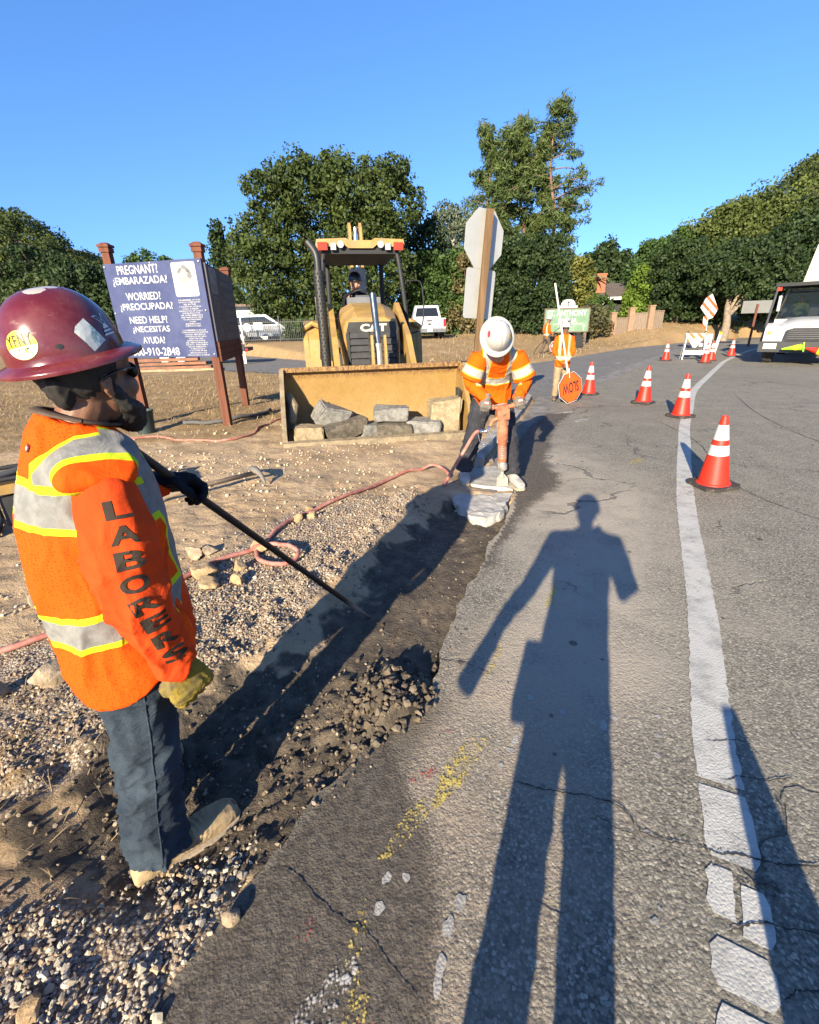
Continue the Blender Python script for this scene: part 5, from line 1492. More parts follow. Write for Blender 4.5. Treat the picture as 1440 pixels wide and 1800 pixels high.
def paddle(name, label, base, top, d, facing, word, red, cen, size):
    """Octagonal hand sign on a pole; its board hangs upside down at the low end."""
    r = thing(name, label, 'sign paddle', tuple(cen))
    c = V3(cen); n = V3(facing).normalized(); up = (V3(top) - V3(base)).normalized(); up = (up - n * up.dot(n)).normalized(); rt = up.cross(n)
    M = Matrix((rt, n * -1, up)).transposed()          # local x right as seen, -y towards the viewer, z up
    bm = bmesh.new(); bm_tube(bm, [V3(base) - c - n * .012, V3(top) - c - n * .012], d, 10); obj('pole', bm, PVC, r, smooth=True, angle=40)
    if not red:
        bm = bmesh.new(); bm_tube(bm, [V3(base) - c + n * .014 - up * .02, V3(base) - c + n * .014 + up * .16], d * .8, 8, roundcap=True); obj('pole_bracket', bm, PVC, r, smooth=True)
    def plate(nm, s, y, th, mt, clip=None):
        bm = bmesh.new(); bm_prism(bm, [(p[0] * s, p[1] * s) for p in OCT], y, y - th, 'y')
        for v in bm.verts: v.co = M @ v.co
        return obj(nm, bm, mt, r)
    plate('board', size, .004, .006, PVC)
    if red:
        plate('face', size * .96, -.0024, .002, plain('sign_red', (.55, .03, .05), .5, var=.05))
    else:
        plate('border', size * .97, -.0024, .002, plain('sign_black', (.02, .02, .02), .5))
        bm = bmesh.new(); k = size * .99
        bm_prism(bm, [(0, k), (.38 * k, .80 * k), (.84 * k, .36 * k), (.84 * k, -.36 * k), (.38 * k, -.80 * k), (0, -k * .92), (-.38 * k, -.80 * k), (-.84 * k, -.36 * k), (-.84 * k, .36 * k), (-.38 * k, .80 * k)], -.0046, -.0062, 'y')
        for v in bm.verts: v.co = M @ v.co
        obj('face', bm, plain('sign_orange', (.80, .085, .003), .5, var=.05), r)
    bm = bmesh.new()
    text_fit(bm, word, -size * .66, size * .66, -size * .34, size * .34, y=-.0075, bold=.03, flip=True, place=lambda p: M @ p)
    obj('lettering', bm, PVC if red else STK, r)
    return r
paddle('slow_paddle', 'orange octagonal SLOW paddle held upside down beside a cone', pb - pd * .10, pt, .018, (.40, -.92, .08), 'SLOW', False, pb - pd * .32, .325)
# ---- far worker walking on the dry verge
fw2 = thing('person', 'person in orange shirt walking on the dry verge in front of the green sign', 'person', (6.85, 23.8, 0.0), R(-72))
P4 = human_defaults(); F4 = loc_of((6.85, 23.8, 0), R(-72))
P4.update(voxel=.016, shirt=HV3, pants=BROWNP, boots=plain('dark_boot', (.03, .025, .02), .8), skin=SKIN_D, head=(0, .08, 1.60), headM=rotm(R(-14), 0, 0), neck=(0, .03, 1.46),
    knR=(.10, .16, .48), anR=(.10, .22, .10), toeR=(.12, .46, 0), knL=(-.10, -.02, .48), anL=(-.11, -.22, .12), toeL=(-.12, .02, 0), elR=(.22, .0, 1.10), wrR=(.18, .24, .98), elL=(-.22, -.03, 1.10), wrL=(-.18, .20, .95))
person_parts(fw2, P4)
helmet(fw2, V3((0, .075, 1.645)), rotm(R(-14), 0, 0), WHITEHAT)
bm = bmesh.new()
rk = thing('rake', 'dark long-handled rake carried by the worker at the green sign', 'rake', (6.4, 23.75, .02))
bm_tube(bm, [V3((0, 0, .36)), V3((.55, -.10, .92)), V3((1.15, -.22, 1.35))], .016, 8); obj('handle', bm, plain('dark_wood', (.04, .03, .025), .7), rk, smooth=True)
bm = bmesh.new(); bm_tube(bm, [V3((.02, 0, .38)), V3((-.14, .02, .02))], .018, 8); bm_tube(bm, [V3((-.14, -.18, .02)), V3((-.14, .2, .02))], .015, 6); obj('rake_head', bm, BLACK, rk)
paddle('stop_paddle', 'red octagonal STOP paddle carried upside down by the far worker', (7.42, 23.6, .72), (7.75, 23.5, 1.25), .016, (-.15, -1, .05), 'STOP', True, (7.30, 23.62, .40), .31)
# ---- photographer: stands right behind the lens and throws the long shadow
ph = thing('person', 'person whose long shadow with a hanging arm lies across the lane', 'person', (-.07, -.31, 0), R(-14))
P5 = human_defaults()
P5.update(voxel=.012, pants=PANTS, shirt=cloth('grey_work_shirt', (.09, .10, .12), .2).mat, head=(.0, .04, 1.63), neck=(0, .0, 1.49),
    shR=(.212, 0, 1.425), elR=(.31, .03, 1.10), wrR=(.16, .20, 1.34), shL=(-.212, 0, 1.425), elL=(-.30, .02, 1.14), wrL=(-.40, .08, .95), handR=dict(M=frame((-.4, .2, 1), (.3, -1, .2)), curl=.9), handL=dict(M=frame((-.3, .2, -1), (-1, 0, .2)), curl=1.0, thumb=.8),
    anR=(.105, -.03, .10), toeR=(.14, .2, 0), anL=(-.105, -.03, .10), toeL=(-.14, .2, 0), hipR=(.08, 0, .88), hipL=(-.08, 0, .88), knR=(.10, .01, .48), knL=(-.10, .01, .48), pw=(.150, .12), leg_r=(.092, .088, .078, .075, .078))
P5['torso'] = [(V3(c) + V3((0, 0, .03)), rx * 1.02, ry * 1.1, ex, t) for c, rx, ry, ex, t in P5['torso']]
person_parts(ph, P5)
helmet(ph, V3((0, .035, 1.68)), rotm(0, 0, 0), WHITEHAT, rx=.108, ry=.125, h=.13, bx=.114, by=.150)
rl = thing('rolled_plans', 'rolled sheet of paper in the hanging hand of the shadow on the lane', 'paper roll', (-.47, -.13, .76))
bm = bmesh.new(); bm_tube(bm, [V3((-.03, .01, -.02)), V3((.01, -.01, .12)), V3((.035, -.02, .22))], [.05, .042, .036], 12); obj('sheet', bm, PVC, rl, smooth=True, angle=40)
pch = bmesh.new(); bm_box(pch, (-.195, .04, .80), (.08, .12, .18)); obj('pouch', pch, BLACK, ph, bevel=.01)
# ---------------------------------------------------------------- wheel loader backhoe
YEL = plain('machine_yellow', (.315, .188, .050), .5, var=.18, sc_=4, dirt=(.25, .175, .09), dirt_amt=.5)
YELB = Mat('worn_bucket_yellow', .62, spec=.35)
x, y, z = YELB.xyz(); n = YELB.noise(5, 7, .72); n2 = YELB.noise(17, 7, .8, YELB.scale(YELB.tc(), (1.8, 1, .8)), 1.4); n3 = YELB.noise(3, 4, .6)
c = YELB.mix(n.ss(.3, .7), (.25, .145, .036), (.30, .18, .058))
c = YELB.mix(n2.ss(.47, .62) * (z.ss(.95, .25, .55, 1.0)) * .9, c, (.20, .125, .055))
c = YELB.mix(z.ss(.80, .90) * n2.ss(.42, .58), c, (.09, .04, .024))
c = YELB.mix(n3.ss(.5, .7) * z.ss(.55, .0) * .8, c, (.24, .17, .10))
YELB.col(c); YELB.bump(n2, .006, .6); YELB = YELB.mat
EDGEM = plain('dusty_cutting_edge', (.20, .155, .095), .7, .2, var=.3, sc_=9, dirt=(.10, .07, .045))
GRIME = plain('black_grille', (.020, .020, .021), .65, var=.3, dirt=(.07, .06, .05), dirt_amt=.35)
GLASS = Mat('tinted_glass', .06, spec=.6); GLASS.p.inputs['Base Color'].default_value = (.03, .045, .045, 1); GLASS.p.inputs['Alpha'].default_value = .55; GLASS = GLASS.mat
TYRE = plain('tyre_rubber', (.018, .017, .016), .9, bump=.004, dirt=(.12, .09, .06), dirt_amt=.4)
AMBER = plain('amber_lens', (.42, .035, .008), .25); LENS = plain('clear_lens', (.34, .34, .32), .15)
BH_RZ = R(9.6)
bh_ = thing('backhoe_loader', 'yellow wheel loader with its front bucket lowered and filled with concrete lumps', 'loader', (-.36, 6.38, .055), BH_RZ)
def bobj(name, bm, mat, parent=bh_, bevel=0.0, smooth=False): return obj(name, bm, mat, parent, bevel=bevel, smooth=smooth, angle=35 if smooth else None)
# bucket: floor, curved back, spill lip, cheeks
bk = bmesh.new()
prof = [(0, .0), (.05, -.02), (.55, -.02), (.74, .03), (.86, .16), (.90, .34), (.88, .60), (.82, .86), (.80, .93), (.72, .955)]
t_ = .022
inner = [(y, z) for y, z in prof]; outer = []
for i, (y, z) in enumerate(prof):
    a = V3((*prof[max(i - 1, 0)], 0)); b = V3((*prof[min(i + 1, len(prof) - 1)], 0)); d = (b - a).normalized()
    outer.append((y + d.y * t_, z - d.x * t_))
bm_prism(bk, inner + outer[::-1], -1.30, 1.30, 'x')
bucket = bobj('bucket', bk, YELB, smooth=True)
for s in (-1, 1):
    bk = bmesh.new()
    side = [(.0, .02), (.05, -.03), (.56, -.035), (.76, .015), (.885, .15), (.925, .34), (.905, .60), (.845, .87), (.80, .985), (.70, .975), (.55, .80), (.22, .42), (.05, .16)]
    bm_prism(bk, side, s * 1.301, s * 1.330, 'x')
    bm_prism(bk, [(.0, .02), (.05, .16), (.22, .42), (.55, .80), (.70, .975), (.66, .99), (.50, .82), (.17, .44), (.0, .19)], s * 1.285, s * 1.345, 'x')
    o = bobj('bucket_cheek', bk, EDGEM if s < 0 else YELB, bucket, .004)
bk = bmesh.new(); bm_prism(bk, [(-.06, .0), (-.045, .085), (.02, .105), (.03, .03), (.03, -.035), (-.02, -.045)], -1.345, 1.345, 'x'); bobj('cutting_edge', bk, EDGEM, bucket, .006)
bk = bmesh.new(); bm_prism(bk, [(.70, .94), (.84, .90), (.865, .97), (.70, 1.005)], -1.33, 1.33, 'x'); bobj('top_rail', bk, YELB, bucket, .008)
bk = bmesh.new(); bm_box(bk, (-1.27, .62, .36), (.05, .16, .44), Matrix.Rotation(R(-18), 3, 'X')); bm_tube(bk, [(-1.25, .62, .62), (-1.19, .50, .50), (-1.22, .40, .30)], [.06, .075, .05], 10, roundcap=True); bobj('side_bracket', bk, EDGEM, bucket, .012)
bk = bmesh.new(); bm_box(bk, (1.275, .66, .45), (.03, .12, .35)); bm_tube(bk, [(1.25, .5, .44), (1.25, .42, .62)], .02, 8); bobj('side_bracket', bk, GRIME, bucket, .008)
# hood and grille
CX = .13
bk = bmesh.new()
hood = [((CX, 1.86), .43, .90, 1.66), ((CX, 1.95), .47, .90, 1.70), ((CX + .01, 2.45), .50, .90, 1.84), ((CX + .01, 3.05), .52, .90, 1.93)]
rings = []
for (cx, y), w, z0, z1 in hood:
    pts = [(-w, z0), (-w, z1 - .22), (-w * .90, z1 - .10), (-w * .52, z1), (w * .52, z1), (w * .90, z1 - .10), (w, z1 - .22), (w, z0)]
    rings.append([bk.verts.new((cx + p[0], y, p[1])) for p in pts])
for a, b in zip(rings, rings[1:]):
    for i in range(7): bk.faces.new((a[i], a[i + 1], b[i + 1], b[i]))
    bk.faces.new((a[7], a[0], b[0], b[7]))
bk.faces.new(rings[0]); bk.faces.new(rings[-1][::-1])
bobj('hood', bk, YEL, bevel=.02)
bk = bmesh.new(); bm_prism(bk, [(CX - .42, .88), (CX - .44, 1.40), (CX - .38, 1.595), (CX + .38, 1.595), (CX + .44, 1.40), (CX + .42, .88)], 1.80, 1.872, 'y')
grille = bobj('grille', bk, GRIME, bevel=.012)
bk = bmesh.new()
for i in range(5): bm_box(bk, (CX, 1.79, .96 + i * .105), (.76, .03, .075), Matrix.Rotation(R(-20), 3, 'X'))
for xx in (-.40, -.07, .07, .40): bm_box(bk, (CX + xx, 1.783, 1.17), (.022, .03, .56))
bobj('slats', bk, GRIME, grille, .006)
bk = bmesh.new(); text_fit(bk, 'CAT', CX - .20, CX + .24, 1.445, 1.565, y=1.797, bold=.05); bobj('lettering', bk, plain('logo_cream', (.45, .41, .32), .5), grille)
bk = bmesh.new(); bm_prism(bk, [(CX - .02, 1.44), (CX + .10, 1.44), (CX + .03, 1.50)], 1.796, 1.7955, 'y'); bobj('logo_wedge', bk, YEL, grille)
# lift arms, cross tube, centre tilt cylinder with links
for s, x0 in ((-1, -.50), (1, .72)):
    bk = bmesh.new()
    arm = [(3.05, 1.62), (3.2, 1.78), (2.95, 1.92), (2.5, 1.72), (1.75, 1.38), (1.25, .92), (.98, .40), (1.10, .30), (1.30, .36), (1.6, .78), (2.1, 1.14)]
    bm_prism(bk, arm, x0 - .045, x0 + .045, 'x'); bm_tube(bk, [(x0 - .06, 1.10, .38), (x0 + .06, 1.10, .38)], .09, 14)
    bobj('lift_arm', bk, YEL, bevel=.012)
bk = bmesh.new(); bm_tube(bk, [(-.5, 1.55, .86), (.72, 1.55, .86)], .07, 14); bobj('cross_tube', bk, YEL, smooth=True)
for xx in (.045, .245):
    bk = bmesh.new(); bm_prism(bk, [(1.02, .72), (1.14, .72), (1.20, 1.18), (1.20, 1.36), (1.12, 1.40), (1.05, 1.20)], xx - .018, xx + .018, 'x'); bobj('tilt_link', bk, YEL, bevel=.006)
bk = bmesh.new(); bm_tube(bk, [(.155, 1.13, .80), (.145, 1.17, 1.24)], .055, 18); bm_tube(bk, [(.145, 1.17, 1.23), (.145, 1.172, 1.28)], .066, 18); tc_ = bobj('tilt_cylinder', bk, plain('dull_steel', (.35, .34, .31), .35, .7), smooth=True)
bk = bmesh.new(); bm_tube(bk, [(.145, 1.172, 1.27), (.10, 1.24, 1.985)], .050, 18); bobj('cylinder_sleeve', bk, plain('dark_chrome', (.22, .21, .20), .16, .95), tc_, smooth=True)
# front axle and wheels
def wheel(name, c, r, w, rim, parent=bh_):
    bk = bmesh.new(); M = Matrix.Rotation(math.pi / 2, 3, 'Y')
    prof = [(r * .56, -w / 2), (r * .80, -w / 2), (r * .96, -w * .40), (r, -w * .22), (r, w * .22), (r * .96, w * .40), (r * .80, w / 2), (r * .56, w / 2)]
    bm_lathe(bk, prof, 32, c, M)
    for i in range(18):
        a = 2 * math.pi * i / 18
        for s in (-1, 1):
            q = Matrix.Rotation(a + s * .08, 3, 'X')
            bm_box(bk, V3(c) + q @ V3((s * w * .24, 0, r * .985)), (w * .46, r * .09, r * .07), q @ Matrix.Rotation(s * .6, 3, 'Z'))
    o = obj(name, bk, TYRE, parent)
    bk = bmesh.new(); bm_lathe(bk, [(0, -w * .2), (r * .25, -w * .2), (r * .3, -w * .12), (r * .52, -w * .3), (r * .57, -w * .42), (r * .57, w * .42), (r * .52, w * .3), (r * .3, w * .12), (r * .25, w * .2), (0, w * .2)], 24, c, M)
    obj('rim', bk, rim, o, smooth=True, angle=30)
    return o
for s in (-1, 1): wheel('wheel', (CX + s * .82, 2.45, .38), .40, .30, YEL); wheel('wheel', (CX + s * .83, 4.6, .64), .68, .46, YEL)
bk = bmesh.new(); bm_box(bk, (CX, 2.45, .40), (1.4, .18, .16)); bm_box(bk, (CX, 3.3, .62), (.62, 3.0, .36)); bm_box(bk, (CX, 3.4, .92), (1.1, 1.6, .3)); bobj('chassis', bk, GRIME, bevel=.02)
# rear fenders
for s in (-1, 1):
    bk = bmesh.new()
    top = [(3.55, .78), (3.62, 1.30), (3.86, 1.56), (4.6, 1.66), (5.3, 1.50), (5.5, 1.2), (5.42, 1.2), (5.24, 1.44), (4.6, 1.59), (3.90, 1.49), (3.70, 1.27), (3.63, .78)]
    bm_prism(bk, top, CX + s * .66, CX + s * 1.19, 'x')
    bm_prism(bk, [(3.56, .80), (3.60, 1.30), (3.84, 1.55), (3.90, 1.45), (3.90, .80)], CX + s * 1.10, CX + s * 1.195, 'x')
    bm_tube(bk, [(CX + s * .75, 3.74, 1.50), (CX + s * 1.0, 3.76, 1.60), (CX + s * 1.17, 3.74, 1.50)], .05, 8, roundcap=True)
    bobj('fender', bk, YEL, bevel=.015)
# cab frame, roof, lights
roofz = 2.80
bk = bmesh.new()
bm_prism(bk, [(CX - .77, roofz + .03), (CX - .80, roofz + .08), (CX - .78, roofz + .17), (CX - .26, roofz + .19), (CX - .20, roofz + .155), (CX + .20, roofz + .155), (CX + .26, roofz + .19), (CX + .78, roofz + .17), (CX + .80, roofz + .08), (CX + .77, roofz + .03),
              (CX + .30, roofz + .09), (CX + .22, roofz + .03), (CX - .22, roofz + .03), (CX - .30, roofz + .09)], 3.12, 3.42, 'y')
bm_prism(bk, [(CX - .76, roofz + .06), (CX - .74, roofz + .16), (CX + .74, roofz + .16), (CX + .76, roofz + .06)], 3.42, 5.0, 'y')
roof = bobj('roof', bk, YEL, bevel=.015)
bk = bmesh.new(); bm_box(bk, (CX, 4.05, roofz + .00), (1.34, 1.75, .11)); bobj('roof_lining', bk, BLACK, roof, .02)
for s in (-1, 1):
    bk = bmesh.new(); bm_box(bk, (CX + s * .68, 3.10, roofz + .055), (.17, .06, .125)); bobj('turn_lamp', bk, AMBER, roof, .012)
    bk = bmesh.new(); bm_box(bk, (CX + s * .49, 3.11, roofz + .05), (.095, .05, .105)); bobj('work_lamp', bk, LENS, roof, .01)
    bk = bmesh.new(); bm_tube(bk, [(CX + s * .36, 3.14, roofz + .085), (CX + s * .36, 3.085, roofz + .085)], .058, 14); bobj('work_lamp', bk, LENS, roof, smooth=True)
for s in (-1, 1):
    bk = bmesh.new(); bm_tube(bk, spline([(CX + s * .66, 3.22, roofz), (CX + s * .70, 3.16, 2.55), (CX + s * .78, 3.12, 1.9), (CX + s * .86, 3.12, .95)], 5), .042, 8); bobj('front_post', bk, BLACK, smooth=True)
    bk = bmesh.new(); bm_tube(bk, [(CX + s * .58, 4.95, roofz), (CX + s * .60, 5.0, 1.3)], .05, 8); bobj('rear_post', bk, BLACK, smooth=True)
    bk = bmesh.new(); bm_prism(bk, [(3.14, .98), (3.14, 1.70), (3.62, 1.70), (3.75, .98)], CX + s * .80 - .006, CX + s * .80 + .006, 'x'); bobj('side_glass', bk, GLASS)
    bk = bmesh.new(); bm_prism(bk, [(CX + s * .56, 1.0), (CX + s * .56, 1.66), (CX + s * .79, 1.70), (CX + s * .83, 1.0)], 3.10, 3.112, 'y'); bobj('front_glass', bk, GLASS)
bk = bmesh.new(); bm_box(bk, (CX, 4.1, 1.02), (1.3, 1.9, .12)); bobj('cab_floor', bk, GRIME, bevel=.02)
bk = bmesh.new(); bm_box(bk, (CX, 3.25, 1.55), (.62, .34, .95)); bm_box(bk, (CX - .0, 3.36, 2.0), (.26, .2, .08), Matrix.Rotation(R(25), 3, 'X')); dash = bobj('dashboard', bk, plain('grey_dash', (.11, .115, .12), .6), bevel=.04)
bk = bmesh.new(); M = Matrix.Rotation(R(-32), 3, 'X'); cw = V3((CX - .02, 3.56, 2.06))
bm_tube(bk, [cw + M @ V3((.20 * math.cos(a), .20 * math.sin(a), 0)) for a in [2 * math.pi * i / 28 for i in range(29)]], .014, 8, cap=False); bm_tube(bk, [cw + M @ V3((-.2, 0, 0)), cw + M @ V3((.2, 0, 0))], .012, 6); bobj('steering_wheel', bk, BLACK, smooth=True)
bk = bmesh.new(); bm_box(bk, (CX - .03, 4.30, 1.62), (.5, .5, .16)); bm_box(bk, (CX - .03, 4.58, 1.85), (.48, .12, .5)); bm_box(bk, (CX - .03, 4.3, 1.3), (.3, .3, .5)); bobj('seat', bk, BLACK, bevel=.04)
# exhaust stack with perforated shield
bk = bmesh.new(); st_ = [(-.66, 2.60, .86), (-.665, 2.60, 2.42)]
bm_tube(bk, st_, .088, 24); bm_tube(bk, spline([(-.665, 2.60, 2.40), (-.665, 2.60, 2.60), (-.70, 2.62, 2.72), (-.80, 2.66, 2.86)], 5), .062, 16); stack = bobj('exhaust_stack', bk, plain('stack_steel', (.028, .027, .027), .5, .3), smooth=True)
bk = bmesh.new()
for i in range(26):
    for j in range(9):
        a = 2 * math.pi * (j + .5 * (i % 2)) / 9; c0 = V3((-.66 - .0032 * i * .06 + .0885 * math.cos(a), 2.60 + .0885 * math.sin(a), .92 + i * .058))
        n_ = V3((math.cos(a), math.sin(a), 0)); u_ = V3((-math.sin(a), math.cos(a), 0))
        bk.faces.new([bk.verts.new(c0 + n_ * .0005 + u_ * .013 * math.cos(q) + V3((0, 0, .016 * math.sin(q)))) for q in [math.pi / 4 * k for k in range(8)]])
bobj('perforation_pattern', bk, plain('hole_black', (.003, .003, .003), .9), stack)
# mirrors, hand rail, rear boom seen over the roof
bk = bmesh.new(); bm_tube(bk, spline([(CX + .80, 3.14, 2.28), (CX + 1.02, 3.16, 2.30), (CX + 1.12, 3.16, 2.2), (CX + 1.15, 3.16, 1.75), (CX + 1.08, 3.16, 1.45), (CX + .84, 3.14, 1.36)], 5), .013, 8); bobj('hand_rail', bk, BLACK, smooth=True)
bk = bmesh.new(); bm_tube(bk, [(CX - .86, 3.2, 1.2), (CX - .88, 3.2, 2.05)], .013, 8); bobj('hand_rail', bk, plain('grey_rail', (.25, .25, .25), .4), smooth=True)
bk = bmesh.new()
for s in (-1, 1): bm_prism(bk, [(5.35, 1.2), (5.6, 1.2), (5.75, 2.6), (5.75, 3.62), (5.60, 3.66), (5.45, 3.55), (5.45, 2.6)], .235 + s * .12 - .03, .235 + s * .12 + .03, 'x')
bm_prism(bk, [(5.30, 1.2), (5.38, 1.2), (5.50, 2.6), (5.42, 2.6)], .10, .37, 'x'); boom = bobj('boom', bk, YEL, bevel=.012)
bk = bmesh.new(); bm_tube(bk, [(.235, 5.45, 2.3), (.235, 5.5, 3.55)], .045, 12); bm_tube(bk, [(.235, 5.5, 3.30), (.235, 5.5, 3.42)], .062, 12); bobj('boom_cylinder', bk, CHROME, boom, smooth=True)
bk = bmesh.new(); bm_box(bk, (.235, 5.42, 2.35), (.36, .06, .75)); bobj('boom_guard', bk, plain('pale_panel', (.30, .29, .27), .5), boom, .01)
BT = Matrix.Translation((-.36, 6.38, .055)) @ Matrix.Rotation(BH_RZ, 4, 'Z')
# operator, seated and looking to the side
od = BT @ V3((.06, 4.22, .74)); op = thing('person', 'person seated in the loader cab, dark hard hat, black sleeves and orange vest', 'person', tuple(od), BH_RZ + math.pi)
P6 = human_defaults()
P6.update(voxel=.012, skin=SKIN_L, pants=PANTS, shirt=cloth('black_knit', (.010, .010, .012), .2).mat, head=(.0, .06, 1.60), headM=rotm(R(-4), 0, R(58)), neck=(0, .02, 1.46), hipR=(.10, 0, .98), hipL=(-.10, 0, .98), knR=(.16, .42, 1.0), knL=(-.16, .42, 1.0), anR=(.16, .5, .66), anL=(-.16, .5, .66), toeR=(.17, .72, .56), toeL=(-.17, .72, .56), footR=.56, footL=.56,
    pelvis=(0, -.02, .98), ptilt=0, elR=(.26, .12, 1.12), wrR=(.16, .42, 1.33), elL=(-.26, .12, 1.12), wrL=(-.16, .42, 1.33), handR=dict(M=frame((-.3, .8, .1), (.2, 0, 1)), curl=1.0), handL=dict(M=frame((.3, .8, .1), (-.2, 0, 1)), curl=1.0), boots=BLACK)
P6['torso'] = [(V3(c) + V3((0, 0, .10 if i < 2 else 0)), rx, ry, ex, t) for i, (c, rx, ry, ex, t) in enumerate(P6['torso'])]
person_parts(op, P6)
helmet(op, V3((0, .055, 1.645)), rotm(R(-4), 0, R(58)), BLACKHAT, label='black hard hat with a round badge')
bk = bmesh.new()
for s in (-1, 1): bm_tube(bk, [(s * .10, -.11, 1.36), (s * .115, -.03, 1.425), (s * .10, .10, 1.36), (s * .09, .135, 1.15), (s * .10, .135, .95)], [(.045, .012)] * 5, 8, side=(1, 0, 0))
bm_loft(bk, [((0, .01, .92), .182, .142, 2.4), ((0, .01, 1.05), .182, .142, 2.4)], 20)
obj('vest', bk, hi_vis('orange_plain_vest', (.70, .12, .02), lambda m, x, y, z: (z.band(.98, .02), z.band(.98, .03)), mesh=False), op, smooth=True, angle=50)
bk = bmesh.new(); bm_ball(bk, (0, .0, 1.54), (.088, .085, .115), 12); bk2 = bake_remesh(bk, .01, 2); mesh_obj('hair', bk2, HAIR, op)
# concrete lumps lying in the bucket
CHG = rock_mat('grey_concrete_lump', (.125, .118, .105), (.23, .22, .20)); CHD = rock_mat('dirty_concrete_lump', (.07, .06, .045), (.15, .125, .095)); CHT = rock_mat('earthy_lump', (.21, .155, .09), (.32, .255, .16))
def lump(label, c, size, rot, mat, seed, rough=.025):
    bm = bmesh.new(); bm_box(bm, (0, 0, 0), size)
    rn = random.Random(seed)
    for v in bm.verts: v.co += V3((rn.uniform(-1, 1), rn.uniform(-1, 1), rn.uniform(-1, 1))) * min(size) * .13
    bmesh.ops.bevel(bm, geom=bm.edges[:], offset=min(size) * .07, segments=2, affect='EDGES')
    bmesh.ops.triangulate(bm, faces=bm.faces[:])
    bmesh.ops.subdivide_edges(bm, edges=[e for e in bm.edges if e.calc_length() > .06], cuts=3, use_grid_fill=True); bmesh.ops.triangulate(bm, faces=bm.faces[:])
    for v in bm.verts:
        q = MN.noise_vector(v.co * 7 + V3((seed, 0, 0))) + .6 * MN.noise_vector(v.co * 19 + V3((0, seed, 0))); v.co += q * rough * .7
    bmesh.ops.recalc_face_normals(bm, faces=bm.faces)
    me = bpy.data.meshes.new('concrete_lump'); bm.to_mesh(me); bm.free()
    o = mesh_obj('concrete_lump', me, mat, None, smooth=True, angle=30)
    o.location = BT @ V3(c); o.rotation_euler = rot
    return tag(o, label, 'concrete lump', 'concrete lumps in the bucket')
lump('grey lump standing on end with a pale broken face, upper left in the bucket', (-.66, .58, .315), (.42, .36, .32), (.2, .35, .4), CHG, 1)
lump('long dark concrete block leaning across the left of the bucket', (-.48, .32, .16), (.62, .30, .24), (.12, -.22, .42), CHD, 2)
lump('tan earthy lump in the left corner of the bucket', (-1.0, .26, .115), (.42, .30, .24), (0, .1, .2), CHT, 3, .035)
lump('pale grey block resting on top of others in the middle of the bucket', (.20, .42, .335), (.48, .28, .18), (.06, .0, .06), CHG, 4)
lump('dark squat lump under the pale middle block', (.22, .34, .11), (.50, .34, .22), (0, 0, .15), CHD, 5)
lump('flat grey block to the right of the middle in the bucket', (.66, .34, .125), (.50, .32, .22), (.05, .04, -.05), CHG, 6)
lump('large earthy tan block at the right end of the bucket', (1.03, .42, .265), (.46, .36, .46), (0, .03, .08), CHT, 7, .03)
lump('small grey lump wedged between the blocks in the bucket', (-.13, .36, .12), (.24, .26, .22), (.1, .1, .6), CHG, 8)
# ---------------------------------------------------------------- the blue three-sided board
REDWOOD = Mat('stained_redwood', .8, spec=.25); x, y, z = REDWOOD.xyz(); n = REDWOOD.noise(16, 6, .7, REDWOOD.scale(REDWOOD.tc(), (1, 1, .08)))
REDWOOD.col(REDWOOD.mix(n.ss(.3, .7), (.085, .030, .017), (.15, .056, .032))); REDWOOD.bump(n, .004, .6); REDWOOD = REDWOOD.mat
BLUE = Mat('board_blue', .35, spec=.4); n = BLUE.noise(2.5, 5, .65); BLUE.col(BLUE.mix(n.ss(.3, .75), (.036, .044, .105), (.062, .072, .145))); BLUE = BLUE.mat
SIGNW = plain('board_white', (.40, .395, .385), .5, var=.05)
GREYL = plain('drawing_grey', (.12, .12, .13), .6); PALEG = plain('drawing_pale', (.22, .22, .22), .6)
PA, PB, PC = V3((-4.52, 8.06, 0)), V3((-2.97, 7.66, 0)), V3((-3.34, 9.76, 0))
sg = thing('notice_board', 'three-sided blue notice board with white capital lettering on reddish wooden posts', 'notice board', tuple(PB), 0)
lean = V3((-.02, 0, 0))
for p_, h in ((PA, 2.80), (PB, 2.72), (PC, 2.62)):
    c = p_ - PB; bm = bmesh.new(); bm_box(bm, c + V3((0, 0, h / 2 - .1)), (.115, .115, h + .2)); post = obj('post', bm, REDWOOD, sg, bevel=.006)
    bm = bmesh.new(); bm_box(bm, c + V3((0, 0, h + .005)), (.175, .175, .035)); bm_box(bm, c + V3((0, 0, h - .05)), (.15, .15, .06)); bm_box(bm, c + V3((0, 0, h + .035)), (.15, .15, .03), None, (.5, .5)); obj('post_cap', bm, REDWOOD, post, bevel=.004)
